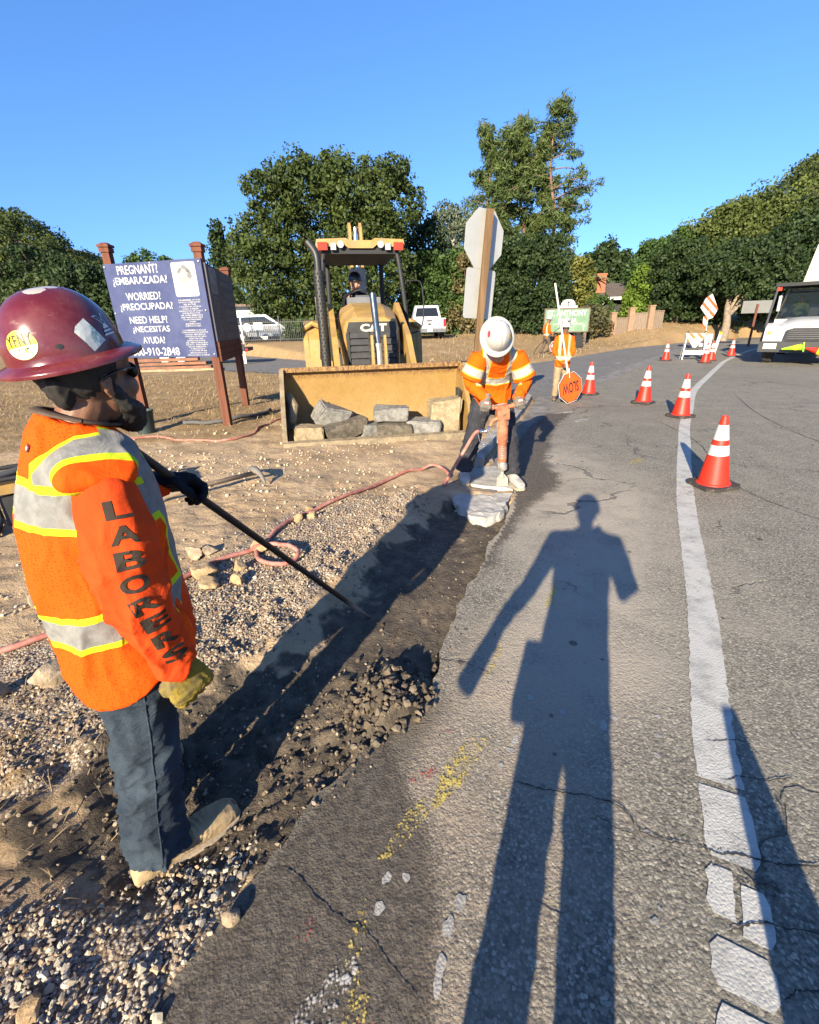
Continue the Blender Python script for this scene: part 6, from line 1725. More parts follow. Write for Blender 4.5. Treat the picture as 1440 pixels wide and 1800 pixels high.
def panel(a, b, z0, z1, off, mat, flip=False, dark=False, name='panel'):
    a, b = V3(a), V3(b); d = (b - a).normalized(); nrm = V3((d.y, -d.x, 0))
    L_ = (b - a).length + .13; o_ = a - d * .065 + nrm * off - PB
    M = Matrix((d, -nrm, V3((0, 0, 1)))).transposed()
    pl = lambda p: o_ + M @ V3((p.x * L_, p.y, z0 + p.z * (z1 - z0)))
    bm = bmesh.new(); bm_prism(bm, [(0, 0), (1, 0), (1, 1), (0, 1)], 0, .02, 'y')
    for v in bm.verts: v.co = pl(v.co)
    P_ = obj(name, bm, mat, sg)
    ink = SIGNW if not dark else plain('shaded_lettering', (.20, .20, .19), .6)  # on dark panels the shade is painted into the letter colour
    X = (lambda q: q) if not flip else (lambda q: 1 - q)
    rows = [('PREGNANT?', .14, .565, .885, .975), ('¿EMBARAZADA?', .07, .64, .765, .86), ('WORRIED?', .175, .54, .62, .70), ('¿PREOCUPADA?', .085, .645, .50, .59), ('NEED HELP?', .155, .56, .375, .45), ('¿NECESITAS', .165, .565, .265, .345), ('AYUDA?', .25, .49, .155, .23), ('1-800-910-2848', .045, .62, .02, .11)]
    bm = bmesh.new()
    if not flip:
        for t, x0, x1, y0, y1 in rows: text_fit(bm, t, x0, x1, y0, y1, y=-.003, bold=.013, place=pl)
    else:
        for t, x0, x1, y0, y1 in rows: text_fit(bm, t, x0 + .34, x1 + .34, y0, y1, y=-.003, bold=.013, place=pl)
    obj('lettering', bm, ink, P_)
    cx0, cx1 = (.70, .935) if not flip else (.06, .30)
    def quad(n_, x0, x1, y0, y1, mt, yy, round_=.02):
        bm = bmesh.new(); pts = []
        for (cx, cy, a0) in ((x1 - round_, y1 - round_, 0), (x0 + round_, y1 - round_, 90), (x0 + round_, y0 + round_, 180), (x1 - round_, y0 + round_, 270)):
            for q in range(4): aa = R(a0 + 30 * q); pts.append((cx + round_ * math.cos(aa), cy + round_ * math.sin(aa)))
        bm.faces.new([bm.verts.new(pl(V3((px, yy, py)))) for px, py in pts]); return obj(n_, bm, mt, P_)
    card = SIGNW if not dark else plain('shaded_card', (.16, .16, .155), .6)  # same white card, darkened in colour where its panel is in shade
    quad('picture_card', cx0, cx1, .635, .975, card, -.0025)
    bm = bmesh.new()
    def blob(cx, cy, rx, ry):
        bm.faces.new([bm.verts.new(pl(V3((cx0 + (cx1 - cx0) * (cx + rx * math.cos(t)), -.004, .635 + .34 * (cy + ry * math.sin(t)))))) for t in [2 * math.pi * k / 20 for k in range(20)]])
    blob(.25, .80, .18, .13); blob(.75, .80, .18, .13); blob(.5, .60, .30, .26)
    obj('drawing', bm, PALEG if not dark else ink, P_)
    bm = bmesh.new()
    blob2 = lambda cx, cy, rx, ry, yy=-.0055: bm.faces.new([bm.verts.new(pl(V3((cx0 + (cx1 - cx0) * (cx + rx * math.cos(t)), yy, .635 + .34 * (cy + ry * math.sin(t)))))) for t in [2 * math.pi * k / 16 for k in range(16)]])
    blob2(.52, .86, .085, .06); blob2(.72, .60, .10, .08)
    text_fit(bm, 'GABRIEL', cx0 + .05, cx1 - .03, .72, .75, y=-.005, bold=.0, place=pl); text_fit(bm, 'PROJECT', cx0 + .05, cx1 - .03, .675, .705, y=-.005, place=pl)
    obj('drawing_ink', bm, GREYL, P_)
    bm = bmesh.new(); txt = ['THE MEMBERS OF OUR', 'CHURCH COMMUNITIES', 'SEE IN THE', 'CONCEPTION OF EACH', 'CHILD A FRESH', 'EXPRESSION OF GOD\'S', 'UNFAILING LOVE.', 'WE OFFER IMMEDIATE', 'AND PRACTICAL HELP', 'TO ANY PREGNANT', 'WOMAN', 'EXPERIENCING', 'DIFFICULTIES.', '', 'LOS MIEMBROS DE LAS', 'COMUNIDADES DE NUESTRA', 'IGLESIA VEN EN LA', 'CONCEPCION DE CADA', 'CRIATURA UNA', 'EXPRESION NUEVA', 'DEL AMOR INFALIBLE', 'DE DIOS. OFRECEMOS', 'AYUDA INMEDIATA', 'Y PRACTICA A', 'CUALQUIER MUJER', 'EMBARAZADA QUE', 'TENGA DIFICULTADES.']
    for i, t in enumerate(txt):
        if t: w = .0062 * len(t); xm = (cx0 + cx1) / 2; yy = .60 - i * .0222; text_fit(bm, t, xm - w, xm + w, yy - .0075, yy + .0075, y=-.003, bold=.01, place=pl, res=1)
    obj('small_print', bm, ink, P_)
    if not dark:
        for px, py in ((.02, .97), (.5, .985), (.98, .97), (.97, .49), (.02, .49), (.98, .03), (.5, .02), (.02, .03)):
            bm = bmesh.new(); c_ = pl(V3((px, -.004, py))); bm_ball(bm, c_, .016, 6); obj('bolt_head', bm, plain('bolt', (.45, .45, .44), .4, .6), P_, smooth=True)
    return P_
panel(PA, PB, 1.20, 2.555, .075, BLUE)
panel(PB, PC, 1.42, 2.50, .075, plain('board_shaded_blue', (.030, .034, .060), .5), flip=True, dark=True)  # side turned from the sun: its shade is mixed into the blue
panel(PC, PA, 1.30, 2.52, .075, plain('board_rear', (.05, .06, .12), .5), dark=True)
bm = bmesh.new(); d_ = (PC - PB).normalized(); n_ = V3((d_.y, -d_.x, 0)); M_ = Matrix((d_, -n_, V3((0, 0, 1)))).transposed()
for k in range(3): bm_box(bm, (PC - PB) / 2 + n_ * .07 + V3((0, 0, 1.17 + .10 * k)), ((PC - PB).length + .1, .03, .095), M_)
obj('skirt_board', bm, REDWOOD, sg, bevel=.004)

# ---------------------------------------------------------------- traffic sign seen from behind
ALU = plain('bare_aluminium', (.40, .40, .375), .5, .15, var=.08, sc_=2)
FIR = Mat('weathered_post', .85, spec=.2); n = FIR.noise(14, 6, .7, FIR.scale(FIR.tc(), (1, 1, .07))); n2 = FIR.noise(6, 4, .7)
FIR.col(FIR.mix(n.ss(.3, .7), (.095, .056, .028), (.165, .10, .052))); FIR.bump(n, .004, .7); FIR = FIR.mat
st = thing('stop_sign', 'back of an octagonal sign and a rectangular plate on a leaning wooden post', 'road sign', (1.03, 7.52, .05))
bm = bmesh.new(); tp = V3((.205, 0, 3.0)); ctr = tp / 2
pd_ = tp.normalized(); Mz = Matrix.Rotation(R(-40), 3, 'Z')
bm_box(bm, ctr, (.098, .098, tp.length), frame(V3((0, 1, 0)), pd_)); post = obj('post', bm, FIR, st, bevel=.006)
def at_post(z): return pd_ * (z / pd_.z)
SM = Matrix((V3((math.cos(R(36)), math.sin(R(36)), 0)), V3((-math.sin(R(36)), math.cos(R(36)), 0)), V3((0, 0, 1)))).transposed()
TL = Matrix.Rotation(R(4), 3, 'Y')
SM = TL @ SM
ctr8 = at_post(2.64) + SM @ V3((0, .062, 0))
bm = bmesh.new(); bm_prism(bm, [(p[0] * .405, p[1] * .405) for p in OCT], 0, .004, 'y')
for v in bm.verts: v.co = ctr8 + SM @ v.co
obj('octagon_plate', bm, ALU, st)
bm = bmesh.new(); bm_prism(bm, [(p[0] * .400, p[1] * .400) for p in OCT], .0045, .006, 'y')
for v in bm.verts: v.co = ctr8 + SM @ v.co
obj('front_face', bm, plain('sign_red_face', (.45, .02, .03), .4), st)
ctr4 = at_post(1.93) + SM @ V3((0, .062, 0)); w_, h_ = .295, .335
bm = bmesh.new(); pts = []
for cx, cy, a0 in ((w_ - .04, h_ - .04, 0), (-w_ + .04, h_ - .04, 90), (-w_ + .04, -h_ + .04, 180), (w_ - .04, -h_ + .04, 270)):
    for q in range(4): pts.append((cx + .04 * math.cos(R(a0 + 30 * q)), cy + .04 * math.sin(R(a0 + 30 * q))))
bm_prism(bm, pts, 0, .004, 'y')
for v in bm.verts: v.co = ctr4 + SM @ v.co
obj('rectangle_plate', bm, ALU, st)
for z in (2.85, 2.42, 2.13, 1.76):
    bm = bmesh.new(); c_ = at_post(z) + SM @ V3((.01, -.052, 0)); bm_ball(bm, c_, .014, 6); obj('bolt_head', bm, GRIME, post)

# ---------------------------------------------------------------- cones
CONE_O = plain('cone_orange', (.55, .020, .005), .5, var=.08, dirt=(.35, .05, .02), dirt_amt=.2)
CONE_W = plain('cone_reflective', (.40, .395, .375), .4, var=.1, sc_=14, dirt=(.35, .33, .29), dirt_amt=.35)
CONE_B = plain('cone_base_rubber', (.028, .024, .022), .85, dirt=(.09, .07, .055), dirt_amt=.4)
def make_cone():
    r = thing('traffic_cone', 'x', 'traffic cone', (0, 0, 0))
    bm = bmesh.new(); bm_prism(bm, [(.19 * a - .02 * b, .19 * c + 0 * d) for a, b, c, d in ()], 0, 1, 'z') if False else None
    k = .185; cr = .05
    bm_prism(bm, [(k, -k + cr), (k, k - cr), (k - cr, k), (-k + cr, k), (-k, k - cr), (-k, -k + cr), (-k + cr, -k), (k - cr, -k)], 0.006, .042, 'z')
    for i in range(4):
        a = math.pi / 2 * i; bm_box(bm, (.15 * math.cos(a + .785) * 1.15, .15 * math.sin(a + .785) * 1.15, .006), (.05, .05, .012))
    obj('base', bm, CONE_B, r, bevel=.005)
    rad = lambda z: .142 + (.030 - .142) * ((z - .04) / .67) if z > .04 else .142
    bm = bmesh.new(); bm_lathe(bm, [(.155, .040), (.150, .052)] + [(rad(.06 + i * .05), .06 + i * .05) for i in range(13)] + [(.030, .70), (.028, .712), (.018, .712), (.016, .69), (0, .69)], 28); obj('body', bm, CONE_O, r, smooth=True, angle=45)
    for z0, z1 in ((.335, .435), (.485, .630)):
        bm = bmesh.new(); bm_lathe(bm, [(rad(z0), z0), (rad(z0) + .0025, z0 + .002), (rad(z1) + .0025, z1 - .002), (rad(z1), z1)], 28); obj('reflective_band', bm, CONE_W, r, smooth=True, angle=45)
    return r
cone0 = make_cone()
cones = [(3.08, 4.40, 0, 'large near cone on the right of the white stripe, closest in view', 8, R(-3)), (4.72, 7.95, 0, 'cone standing on the stripe just behind the nearest cone', 20, 0), (4.78, 9.42, 0, 'cone on open asphalt left of the stripe, third from the camera', 40, R(2)), (4.18, 10.78, 0, 'cone right beside the orange SLOW paddle', 10, 0),
         (10.33, 19.15, 0, 'distant cone left of the striped barricade by the verge', 30, 0), (11.05, 17.75, 0, 'cone in front of the right leg of the barricade', 12, 0), (11.75, 18.55, 0, 'cone just behind the cone at the barricade', 50, 0), (13.75, 20.4, 0, 'cone between the barricade and the white truck', 5, 0), (17.0, 22.2, 0, 'farthest cone, near the left side of the truck', 0, 0),
         (.66, -.24, 0, 'cone beside the lens whose pointed shadow falls right of the stripe', 0, 0)]
for i, (x, y, z, lb, rz, tilt) in enumerate(cones):
    c_ = cone0 if i == 0 else copy_tree(cone0)
    c_.location = (x, y, z + .002); c_.rotation_euler = (0, tilt, R(rz)); c_['label'] = lb; c_['group'] = 'orange traffic cones along the lane'
# ---------------------------------------------------------------- barricade and work-zone signs
HAZ = Mat('hazard_stripes', .5, spec=.3); x, y, z = HAZ.xyz(); HAZ.col(HAZ.mix(((x * .7 + z * .7) * 5.2).frac() > .5, (.56, .55, .52), (.56, .10, .012))); HAZ = HAZ.mat
ba = thing('barricade', 'folding white barricade with an orange striped top rail standing on the shoulder', 'barricade', (11.55, 19.45, 0), R(-22))
for s in (-1, 1):
    for f in (-1, 1):
        bm = bmesh.new(); bm_tube(bm, [(s * .38, f * .27, .0), (s * .31, f * .03, 1.0)], .022, 6); obj('leg', bm, PVC, ba)
bm = bmesh.new(); bm_box(bm, (0, -.06, .88), (.72, .03, .20)); obj('top_rail', bm, HAZ, ba, bevel=.008)
bm = bmesh.new(); bm_box(bm, (0, -.215, .27), (.76, .03, .15)); obj('lower_rail', bm, PVC, ba, bevel=.008)
bm = bmesh.new(); bm_box(bm, (0, .06, .88), (.72, .03, .20)); obj('rear_rail', bm, PVC, ba, bevel=.008)
bm = bmesh.new(); bm_prism(bm, [(-.26, .78), (.26, .78), (.05, .46), (-.05, .46)], -.075, -.06, 'y'); obj('flap', bm, PVC, ba)
for s in (-1, 1): bm = bmesh.new(); bm_tube(bm, [(s * .30, 0, .97), (s * .30, 0, 1.06)], .03, 8); obj('lamp_bracket', bm, BLACK, ba)
dl = thing('delineator_panel', 'narrow white upright panel beside the barricade', 'panel', (12.0, 19.3, 0), R(-20)); bm = bmesh.new(); bm_box(bm, (0, 0, .55), (.20, .02, .8)); obj('panel', bm, PVC, dl, bevel=.006); bm = bmesh.new(); bm_box(bm, (0, 0, .04), (.36, .36, .08)); obj('base', bm, CONE_B, dl, bevel=.01)
ds = thing('warning_sign', 'diamond work sign on a thin mast with two small flags, turned edge-on', 'road sign', (14.75, 24.0, gz(14.75, 24.0) + .02), R(14))
bm = bmesh.new(); bm_tube(bm, [(.0, 0, 0), (0, .16, 2.3)], .022, 8); obj('mast', bm, ALU, ds)
STRIPW = Mat('folded_sign_fabric', .6); x, y, z = STRIPW.xyz(); STRIPW.col(STRIPW.mix(((x * .8 + z * 1.1) * 2.2).frac() > .6, (.56, .54, .50), (.50, .10, .03))); STRIPW = STRIPW.mat
bm = bmesh.new(); bm_prism(bm, [(-.55, 2.12), (-.32, 2.55), (.0, 2.72), (.50, 2.05), (.30, 1.66), (.05, 1.60)], .12, .13, 'y'); obj('sign_panel', bm, STRIPW, ds)
bm = bmesh.new(); bm_prism(bm, [(-.3, 1.75), (-.05, 1.70), (-.02, 1.15), (-.22, 1.22)], .10, .107, 'y'); obj('flag', bm, STRIPW, ds)
for a in (0, 90, 180, 270): bm = bmesh.new(); bm_tube(bm, [(0, 0, .25), (.5 * math.cos(R(a + 30)), .5 * math.sin(R(a + 30)), .02)], .018, 6); obj('leg', bm, ALU, ds)
mk = thing('marker_post', 'slim white marker post with a yellow top leaning on the verge', 'marker post', (14.15, 22.2, gz(14.15, 22.2)), 0); bm = bmesh.new(); bm_box(bm, (.05, 0, .52), (.13, .02, 1.05), Matrix.Rotation(R(8), 3, 'Y')); obj('blade', bm, PVC, mk, bevel=.004)
bm = bmesh.new(); bm_box(bm, (.125, -.004, 1.03), (.125, .02, .10), Matrix.Rotation(R(8), 3, 'Y')); obj('reflector', bm, STY, mk)
mk2 = thing('small_sign', 'small low white sign plate on a short stake near the marker post', 'sign', (13.6, 22.3, gz(13.6, 22.3)), 0); bm = bmesh.new(); bm_box(bm, (0, 0, .55), (.28, .015, .14)); obj('plate', bm, PVC, mk2); bm = bmesh.new(); bm_box(bm, (0, .02, .3), (.04, .02, .62)); obj('stake', bm, FIR, mk2)
gsn = thing('grey_sign', 'grey back of a rectangular sign on one brown post beside the truck', 'road sign', (19.05, 27.0, gz(19.05, 27.0)), R(-24)); zb = gz(19.05, 27.0)
bm = bmesh.new(); bm_box(bm, (0, 0, 1.15), (.10, .10, 2.3)); obj('post', bm, REDWOOD, gsn, bevel=.006); bm = bmesh.new(); bm_box(bm, (0, .075, 2.0 - zb), (1.36, .02, .62)); obj('plate', bm, plain('dull_grey_plate', (.12, .12, .115), .7), gsn, bevel=.01)
# ---------------------------------------------------------------- church sign
GREENB = plain('sage_board', (.13, .215, .13), .6, var=.08, sc_=2, dirt=(.08, .13, .085), dirt_amt=.3); WOODG = plain('grey_weathered_wood', (.12, .085, .065), .85, var=.3, sc_=9, bump=.004)
ch = thing('church_sign', 'sage green ST. ANTHONY OF PADUA sign with a white mission gable on top', 'sign', (9.45, 29.0, 0), R(4)); 
for s in (-1, 1): bm = bmesh.new(); bm_box(bm, (s * 1.20, .06, 1.05), (.15, .12, 2.3)); obj('post', bm, WOODG, ch, bevel=.01)
bm = bmesh.new(); bm_box(bm, (0, 0, 1.56), (2.64, .05, 1.28)); brd = obj('board', bm, GREENB, ch, bevel=.006)
for p_, s_ in (((0, -.01, .93), (2.72, .07, .05)), ((0, -.01, 2.2), (2.72, .07, .05)), ((-1.335, -.01, 1.56), (.05, .07, 1.3)), ((1.335, -.01, 1.56), (.05, .07, 1.3))): bm = bmesh.new(); bm_box(bm, p_, s_); obj('frame', bm, WOODG, brd, bevel=.004)
bm = bmesh.new(); text_fit(bm, 'ST. ANTHONY', -1.18, 1.16, 1.80, 2.12, y=-.03, bold=.03); text_fit(bm, 'OF', -.12, .08, 1.70, 1.79, y=-.03, bold=.02); text_fit(bm, 'PADUA', -.50, .60, 1.43, 1.69, y=-.03, bold=.03); text_fit(bm, 'CATHOLIC CHURCH', -.8, .98, 1.33, 1.42, y=-.03, bold=.02)
for k, (w, t) in enumerate(((.55, 'SUNDAY MASS'), (.45, 'WEEKDAYS'), (.55, 'SATURDAY'))): text_fit(bm, t, -w, w, 1.22 - k * .1, 1.28 - k * .1, y=-.03)
obj('lettering', bm, SIGNW, brd)
bm = bmesh.new(); bm_box(bm, (1.05, -.035, 1.17), (.05, .012, .36)); bm_box(bm, (1.05, -.035, 1.24), (.2, .012, .05)); obj('cross', bm, SIGNW, brd)
bm = bmesh.new(); gab = [(-.55, 2.23), (-.55, 2.36), (-.42, 2.36), (-.40, 2.5)] + [(.0 + .36 * math.cos(R(a)) * -1, 2.52 + .17 * math.sin(R(a))) for a in range(0, 181, 20)] + [(.40, 2.5), (.42, 2.36), (.55, 2.36), (.55, 2.23)]
bm_prism(bm, gab, -.04, .04, 'y'); gb = obj('gable', bm, SIGNW, ch, bevel=.006)
bm = bmesh.new(); bm_box(bm, (0, -.05, 2.47), (.035, .02, .32)); bm_box(bm, (0, -.05, 2.53), (.17, .02, .035)); obj('gable_cross', bm, GRIME, gb)
# toothed cutting wheel lying under the sign
tw = thing('cutting_wheel', 'black toothed cutting wheel standing on a skid under the green sign', 'cutting wheel', (9.75, 27.6, 0)); bm = bmesh.new(); bm_tube(bm, [(-.1, .10, .46), (-.1, -.10, .46)], .34, 24)
for i in range(16): a = 2 * math.pi * i / 16; bm_box(bm, (-.1 + .385 * math.cos(a), 0, .46 + .385 * math.sin(a)), (.13, .16, .075), Matrix.Rotation(-a, 3, 'Y'))
obj('wheel', bm, BLACK, tw, bevel=.006); bm = bmesh.new(); bm_box(bm, (.05, 0, .05), (1.3, .4, .10)); obj('skid', bm, BLACK, tw, bevel=.01)
# ---------------------------------------------------------------- house, fences, vehicles
BRICK = Mat('red_brick', .9, spec=.2); bt_ = BRICK.N('ShaderNodeTexBrick'); BRICK.put(BRICK.tc(), bt_.inputs['Vector'])
def brick(name, c1, c2, mo, sc_=4.0):
    m = Mat(name, .9, spec=.2); x, y, z = m.xyz(); b = m.N('ShaderNodeTexBrick'); b.inputs['Scale'].default_value = sc_
    m.put(m.vec(x + y, z, 0.0), b.inputs['Vector']); b.inputs['Color1'].default_value = (*c1, 1); b.inputs['Color2'].default_value = (*c2, 1); b.inputs['Mortar'].default_value = (*mo, 1); b.inputs['Mortar Size'].default_value = .015
    m.col(Ex(m, b.outputs[0])); return m.mat
CHIM = brick('chimney_brick', (.36, .115, .06), (.26, .08, .045), (.25, .17, .12)); PIL = brick('tan_brick', (.27, .17, .10), (.20, .125, .08), (.22, .17, .13))
FENCEW = Mat('fence_boards', .85, spec=.2); x, y, z = FENCEW.xyz(); n = FENCEW.noise(7, 5, .7, FENCEW.scale(FENCEW.tc(), (6, 1, .3))); FENCEW.col(FENCEW.mix(((x * 7).frac() < .06), FENCEW.mix(n.ss(.3, .7), (.13, .095, .07), (.23, .175, .13)), (.03, .022, .016))); FENCEW = FENCEW.mat
ROOF = plain('brown_shingles', (.085, .066, .055), .9, var=.25, sc_=7, bump=.01); TRIMW = plain('white_trim', (.52, .51, .48), .6); WALLT = plain('house_wall', (.22, .18, .14), .85, var=.1)
zh = gz(17.5, 42)
hs = thing('house', 'low house with a brown shingled roof, white eaves and a brick chimney', 'house', (17.6, 43.5, zh - .3), R(-12))
bm = bmesh.new(); bm_box(bm, (2.0, 1.5, 1.1), (8.5, 5, 2.3)); obj('wall', bm, WALLT, hs)
bm = bmesh.new(); bm_prism(bm, [(-1.9, 2.20), (1.6, 3.45), (5.0, 2.20), (5.0, 2.08), (-1.9, 2.08)], -2.6, 7.0, 'x'); rf = obj('roof', bm, ROOF, hs)
bm = bmesh.new(); bm_box(bm, (2.2, -1.92, 2.10), (9.7, .05, .22)); obj('fascia', bm, TRIMW, rf)
bm = bmesh.new(); bm_box(bm, (-.85, -.4, 3.0), (.75, .6, 2.0)); bm_box(bm, (-.85, -.4, 4.02), (.85, .7, .12)); obj('chimney', bm, CHIM, rf)
for s in (-1, 1): bm = bmesh.new(); bm_tube(bm, [(.15 + s * 1.1, -1.6, .0), (.15 + s * 1.1, -1.6, 1.5)], .07, 6); bm_tube(bm, [(.15 + s * 1.1, -1.6, 1.4), (.15 + s * .5, -1.6, 2.05)], .05, 6); obj('porch_post', bm, TRIMW, hs)
bm = bmesh.new(); bm_box(bm, (.2, -1.02, 1.0), (1.6, .06, 1.9)); obj('door_opening', bm, BLACK, hs)
fz = lambda x, y: gz(x, y) - .05
fc = thing('board_fence', 'weathered board fence between tan brick pillars in front of the house', 'fence', (14.2, 33.9, 0), 0)
pil = [(14.25, 34.0), (15.55, 34.2), (16.75, 33.9), (17.9, 34.1)]
for x, y in pil[:3]: z0 = fz(x, y); bm = bmesh.new(); bm_box(bm, (x - 14.2, y - 33.9, z0 + .72), (.34, .34, 1.5)); bm_box(bm, (x - 14.2, y - 33.9, z0 + 1.5), (.40, .40, .08)); obj('pillar', bm, PIL, fc)
for (ax_, ay_), (bx_, by_) in zip(pil, pil[1:]):
    z0 = fz(ax_, ay_); d = V3((bx_ - ax_, by_ - ay_, 0)); L = d.length - .36; a = math.atan2(d.y, d.x)
    bm = bmesh.new(); bm_box(bm, (0, 0, .62), (L, .04, 1.15)); bm_box(bm, (0, -.03, 1.16), (L, .05, .08)); o = obj('panel', bm, FENCEW, fc); o.location = ((ax_ + bx_) / 2 - 14.2, (ay_ + by_) / 2 - 33.9, z0); o.rotation_euler = (0, 0, a)
bm = bmesh.new(); bm_tube(bm, [(-.25, .1, fz(13.9, 34)), (-.12, .1, fz(13.9, 34) + 1.3)], .05, 6); obj('leaning_pole', bm, WOODG, fc)
# steel picket fence on the left
STEELB = plain('black_steel_paint', (.018, .018, .02), .5)
pf = thing('picket_fence', 'black steel picket fence behind the loader on the left', 'fence', (-12.6, 31.2, gz(-9, 31)), R(2))
bm = bmesh.new()
for i in range(62): bm_box(bm, (i * .115, 0, .70), (.022, .022, 1.36))
bm_box(bm, (3.5, 0, 1.22), (7.1, .03, .04)); bm_box(bm, (3.5, 0, .20), (7.1, .03, .04)); obj('pickets', bm, STEELB, pf)
for i in range(4): bm = bmesh.new(); bm_box(bm, (i * 2.35, 0, .78), (.07, .07, 1.6)); obj('post', bm, STEELB if i > 1 else PVC, pf)
sg2 = thing('fence_notice', 'white rectangular notice hung on the picket fence', 'notice', (-9.15, 31.12, gz(-9, 31) + .95), R(2)); bm = bmesh.new(); bm_box(bm, (0, 0, .05), (.55, .02, .42)); obj('plate', bm, PVC, sg2)
sg3 = thing('round_sign', 'round white disc on the picket fence', 'sign', (-9.85, 31.1, gz(-9, 31) + .95), R(2)); bm = bmesh.new(); bm_tube(bm, [(0, 0, 0), (0, -.02, 0)], .24, 20); obj('disc', bm, PVC, sg3)
WCAR = plain('white_car_paint', (.42, .42, .415), .25, var=.03); SILV = plain('silver_car_paint', (.30, .31, .32), .28, .5, var=.04); WINDOW = plain('dark_car_glass', (.012, .014, .016), .08)
TAILR = plain('tail_lamp_red', (.35, .012, .012), .2); BUMP = plain('grey_bumper', (.16, .16, .165), .35, .5)
RIMM = plain('alloy_rim', (.35, .35, .35), .3, .7)
pk = thing('pickup_truck', 'white pickup parked across the side street, seen from behind', 'pickup truck', (1.45, 29.0, gz(1.45, 29.0) + .02), R(2))
bm = bmesh.new(); bm_prism(bm, [(0, .42), (.02, 1.12), (1.75, 1.15), (1.85, 1.15), (3.7, 1.15), (3.8, 1.12), (4.9, 1.05), (5.4, .92), (5.5, .5), (5.4, .40), (4.9, .40), (.9, .40)], -.96, .96, 'x'); obj('body', bm, WCAR, pk, bevel=.04)
bm = bmesh.new(); pts0 = [(-.86, 1.13), (-.70, 1.86), (.70, 1.86), (.86, 1.13)]
A_ = [bm.verts.new((x, 1.72, z) if z < 1.5 else (x, 1.95, z)) for x, z in pts0]; B_ = [bm.verts.new((x, 4.0, z) if z < 1.5 else (x, 3.2, z)) for x, z in pts0]
bm.faces.new(A_); bm.faces.new(B_[::-1]); [bm.faces.new((A_[i], A_[(i + 1) % 4], B_[(i + 1) % 4], B_[i])) for i in range(4)]; obj('cab', bm, WCAR, pk, bevel=.05)
bm = bmesh.new(); bm_prism(bm, [(-.72, 1.24), (-.60, 1.72), (.60, 1.72), (.72, 1.24)], 1.735, 1.78, 'y')
for v in bm.verts: v.co.y = 1.70 + (v.co.z - 1.13) * .315 + (v.co.y - 1.735) * .3
obj('rear_window', bm, WINDOW, pk)
bm = bmesh.new(); bm_box(bm, (0, -.012, .84), (1.62, .04, .50)); tg = obj('tailgate', bm, WCAR, pk, bevel=.02); bm = bmesh.new(); bm_box(bm, (0, -.04, .98), (.30, .02, .07)); obj('handle', bm, BLACK, tg); bm = bmesh.new(); bm_prism(bm, [(.10 * math.cos(t), .80 + .05 * math.sin(t)) for t in [math.pi * k / 8 for k in range(16)]], -.045, -.035, 'y'); obj('badge', bm, BLACK, tg)
for s in (-1, 1): bm = bmesh.new(); bm_box(bm, (s * .885, -.015, .86), (.13, .06, .40)); obj('tail_lamp', bm, TAILR, pk, bevel=.012)
bm = bmesh.new(); bm_box(bm, (0, -.10, .46), (1.88, .2, .20)); obj('bumper', bm, BUMP, pk, bevel=.03); bm = bmesh.new(); bm_box(bm, (0, -.21, .47), (.30, .02, .15)); obj('number_plate', bm, PVC, pk)
for s in (-1, 1):
    for y in (1.15, 4.55): w = wheel('wheel', (s * .84, y, .38), .39, .26, RIMM, pk)
def car(name, label, cat, loc, rz, paint, L=4.6, H=1.68, W=.9):
    r = thing(name, label, cat, loc, rz)
    bm = bmesh.new(); bm_prism(bm, [(-L / 2, .35), (-L / 2 + .03, .95), (-L * .28, 1.02), (L * .40, 1.0), (L / 2 - .05, .85), (L / 2, .35)], -W, W, 'y')
    for v in bm.verts: v.co = V3((v.co.x, v.co.y, v.co.z))
    obj('body', bm, paint, r, bevel=.06)
    bm = bmesh.new(); cabp = [(-L * .46, .98), (-L * .40, H - .06), (-L * .30, H), (L * .05, H), (L * .27, 1.0)]; bm_prism(bm, cabp, -W * .9, W * .9, 'y'); 
    for v in bm.verts:
        if v.co.z > 1.2: v.co.y *= .86
    obj('cabin', bm, paint, r, bevel=.05)
    for s in (-1, 1):
        bm = bmesh.new(); wp = [(-L * .42, 1.06), (-L * .37, H - .14), (L * .03, H - .12), (L * .20, 1.06)]; bm_prism(bm, wp, s * W * .80, s * W * .885, 'y'); obj('side_window', bm, WINDOW, r)
        for x in (-L * .31, L * .31):
            bm = bmesh.new(); M = Matrix.Rotation(math.pi / 2, 3, 'X'); bm_lathe(bm, [(0, -.10), (.2, -.10), (.33, -.09), (.34, 0), (.33, .09), (.2, .10), (0, .10)], 20, (x, s * (W - .06), .34), M); w = obj('wheel', bm, TYRE, r, smooth=True, angle=30)
            bm = bmesh.new(); bm_lathe(bm, [(0, -.115), (.19, -.112), (.21, -.09), (.21, .09), (.19, .112), (0, .115)], 16, (x, s * (W - .06), .34), M); obj('rim', bm, RIMM, w)
    return r
car('parked_car', 'silver parked car behind the picket fence with its wheel showing', 'car', (-9.4, 33.6, gz(-9.4, 33.6)), R(6), SILV)
car('parked_car', 'white parked car behind the picket fence, left of the silver one', 'car', (-13.6, 34.4, gz(-13.6, 34.4)), R(4), WCAR)
sh_ = thing('shed', 'pale low shed with a flat brown eave behind the parked cars', 'shed', (-11.5, 38.5, gz(-11.5, 38.5)), 0); bm = bmesh.new(); bm_box(bm, (0, 0, 1.15), (4.5, 3, 2.3)); obj('wall', bm, PVC, sh_); bm = bmesh.new(); bm_box(bm, (0, -.2, 2.38), (5.0, 3.8, .16)); obj('roof', bm, WOODG, sh_)
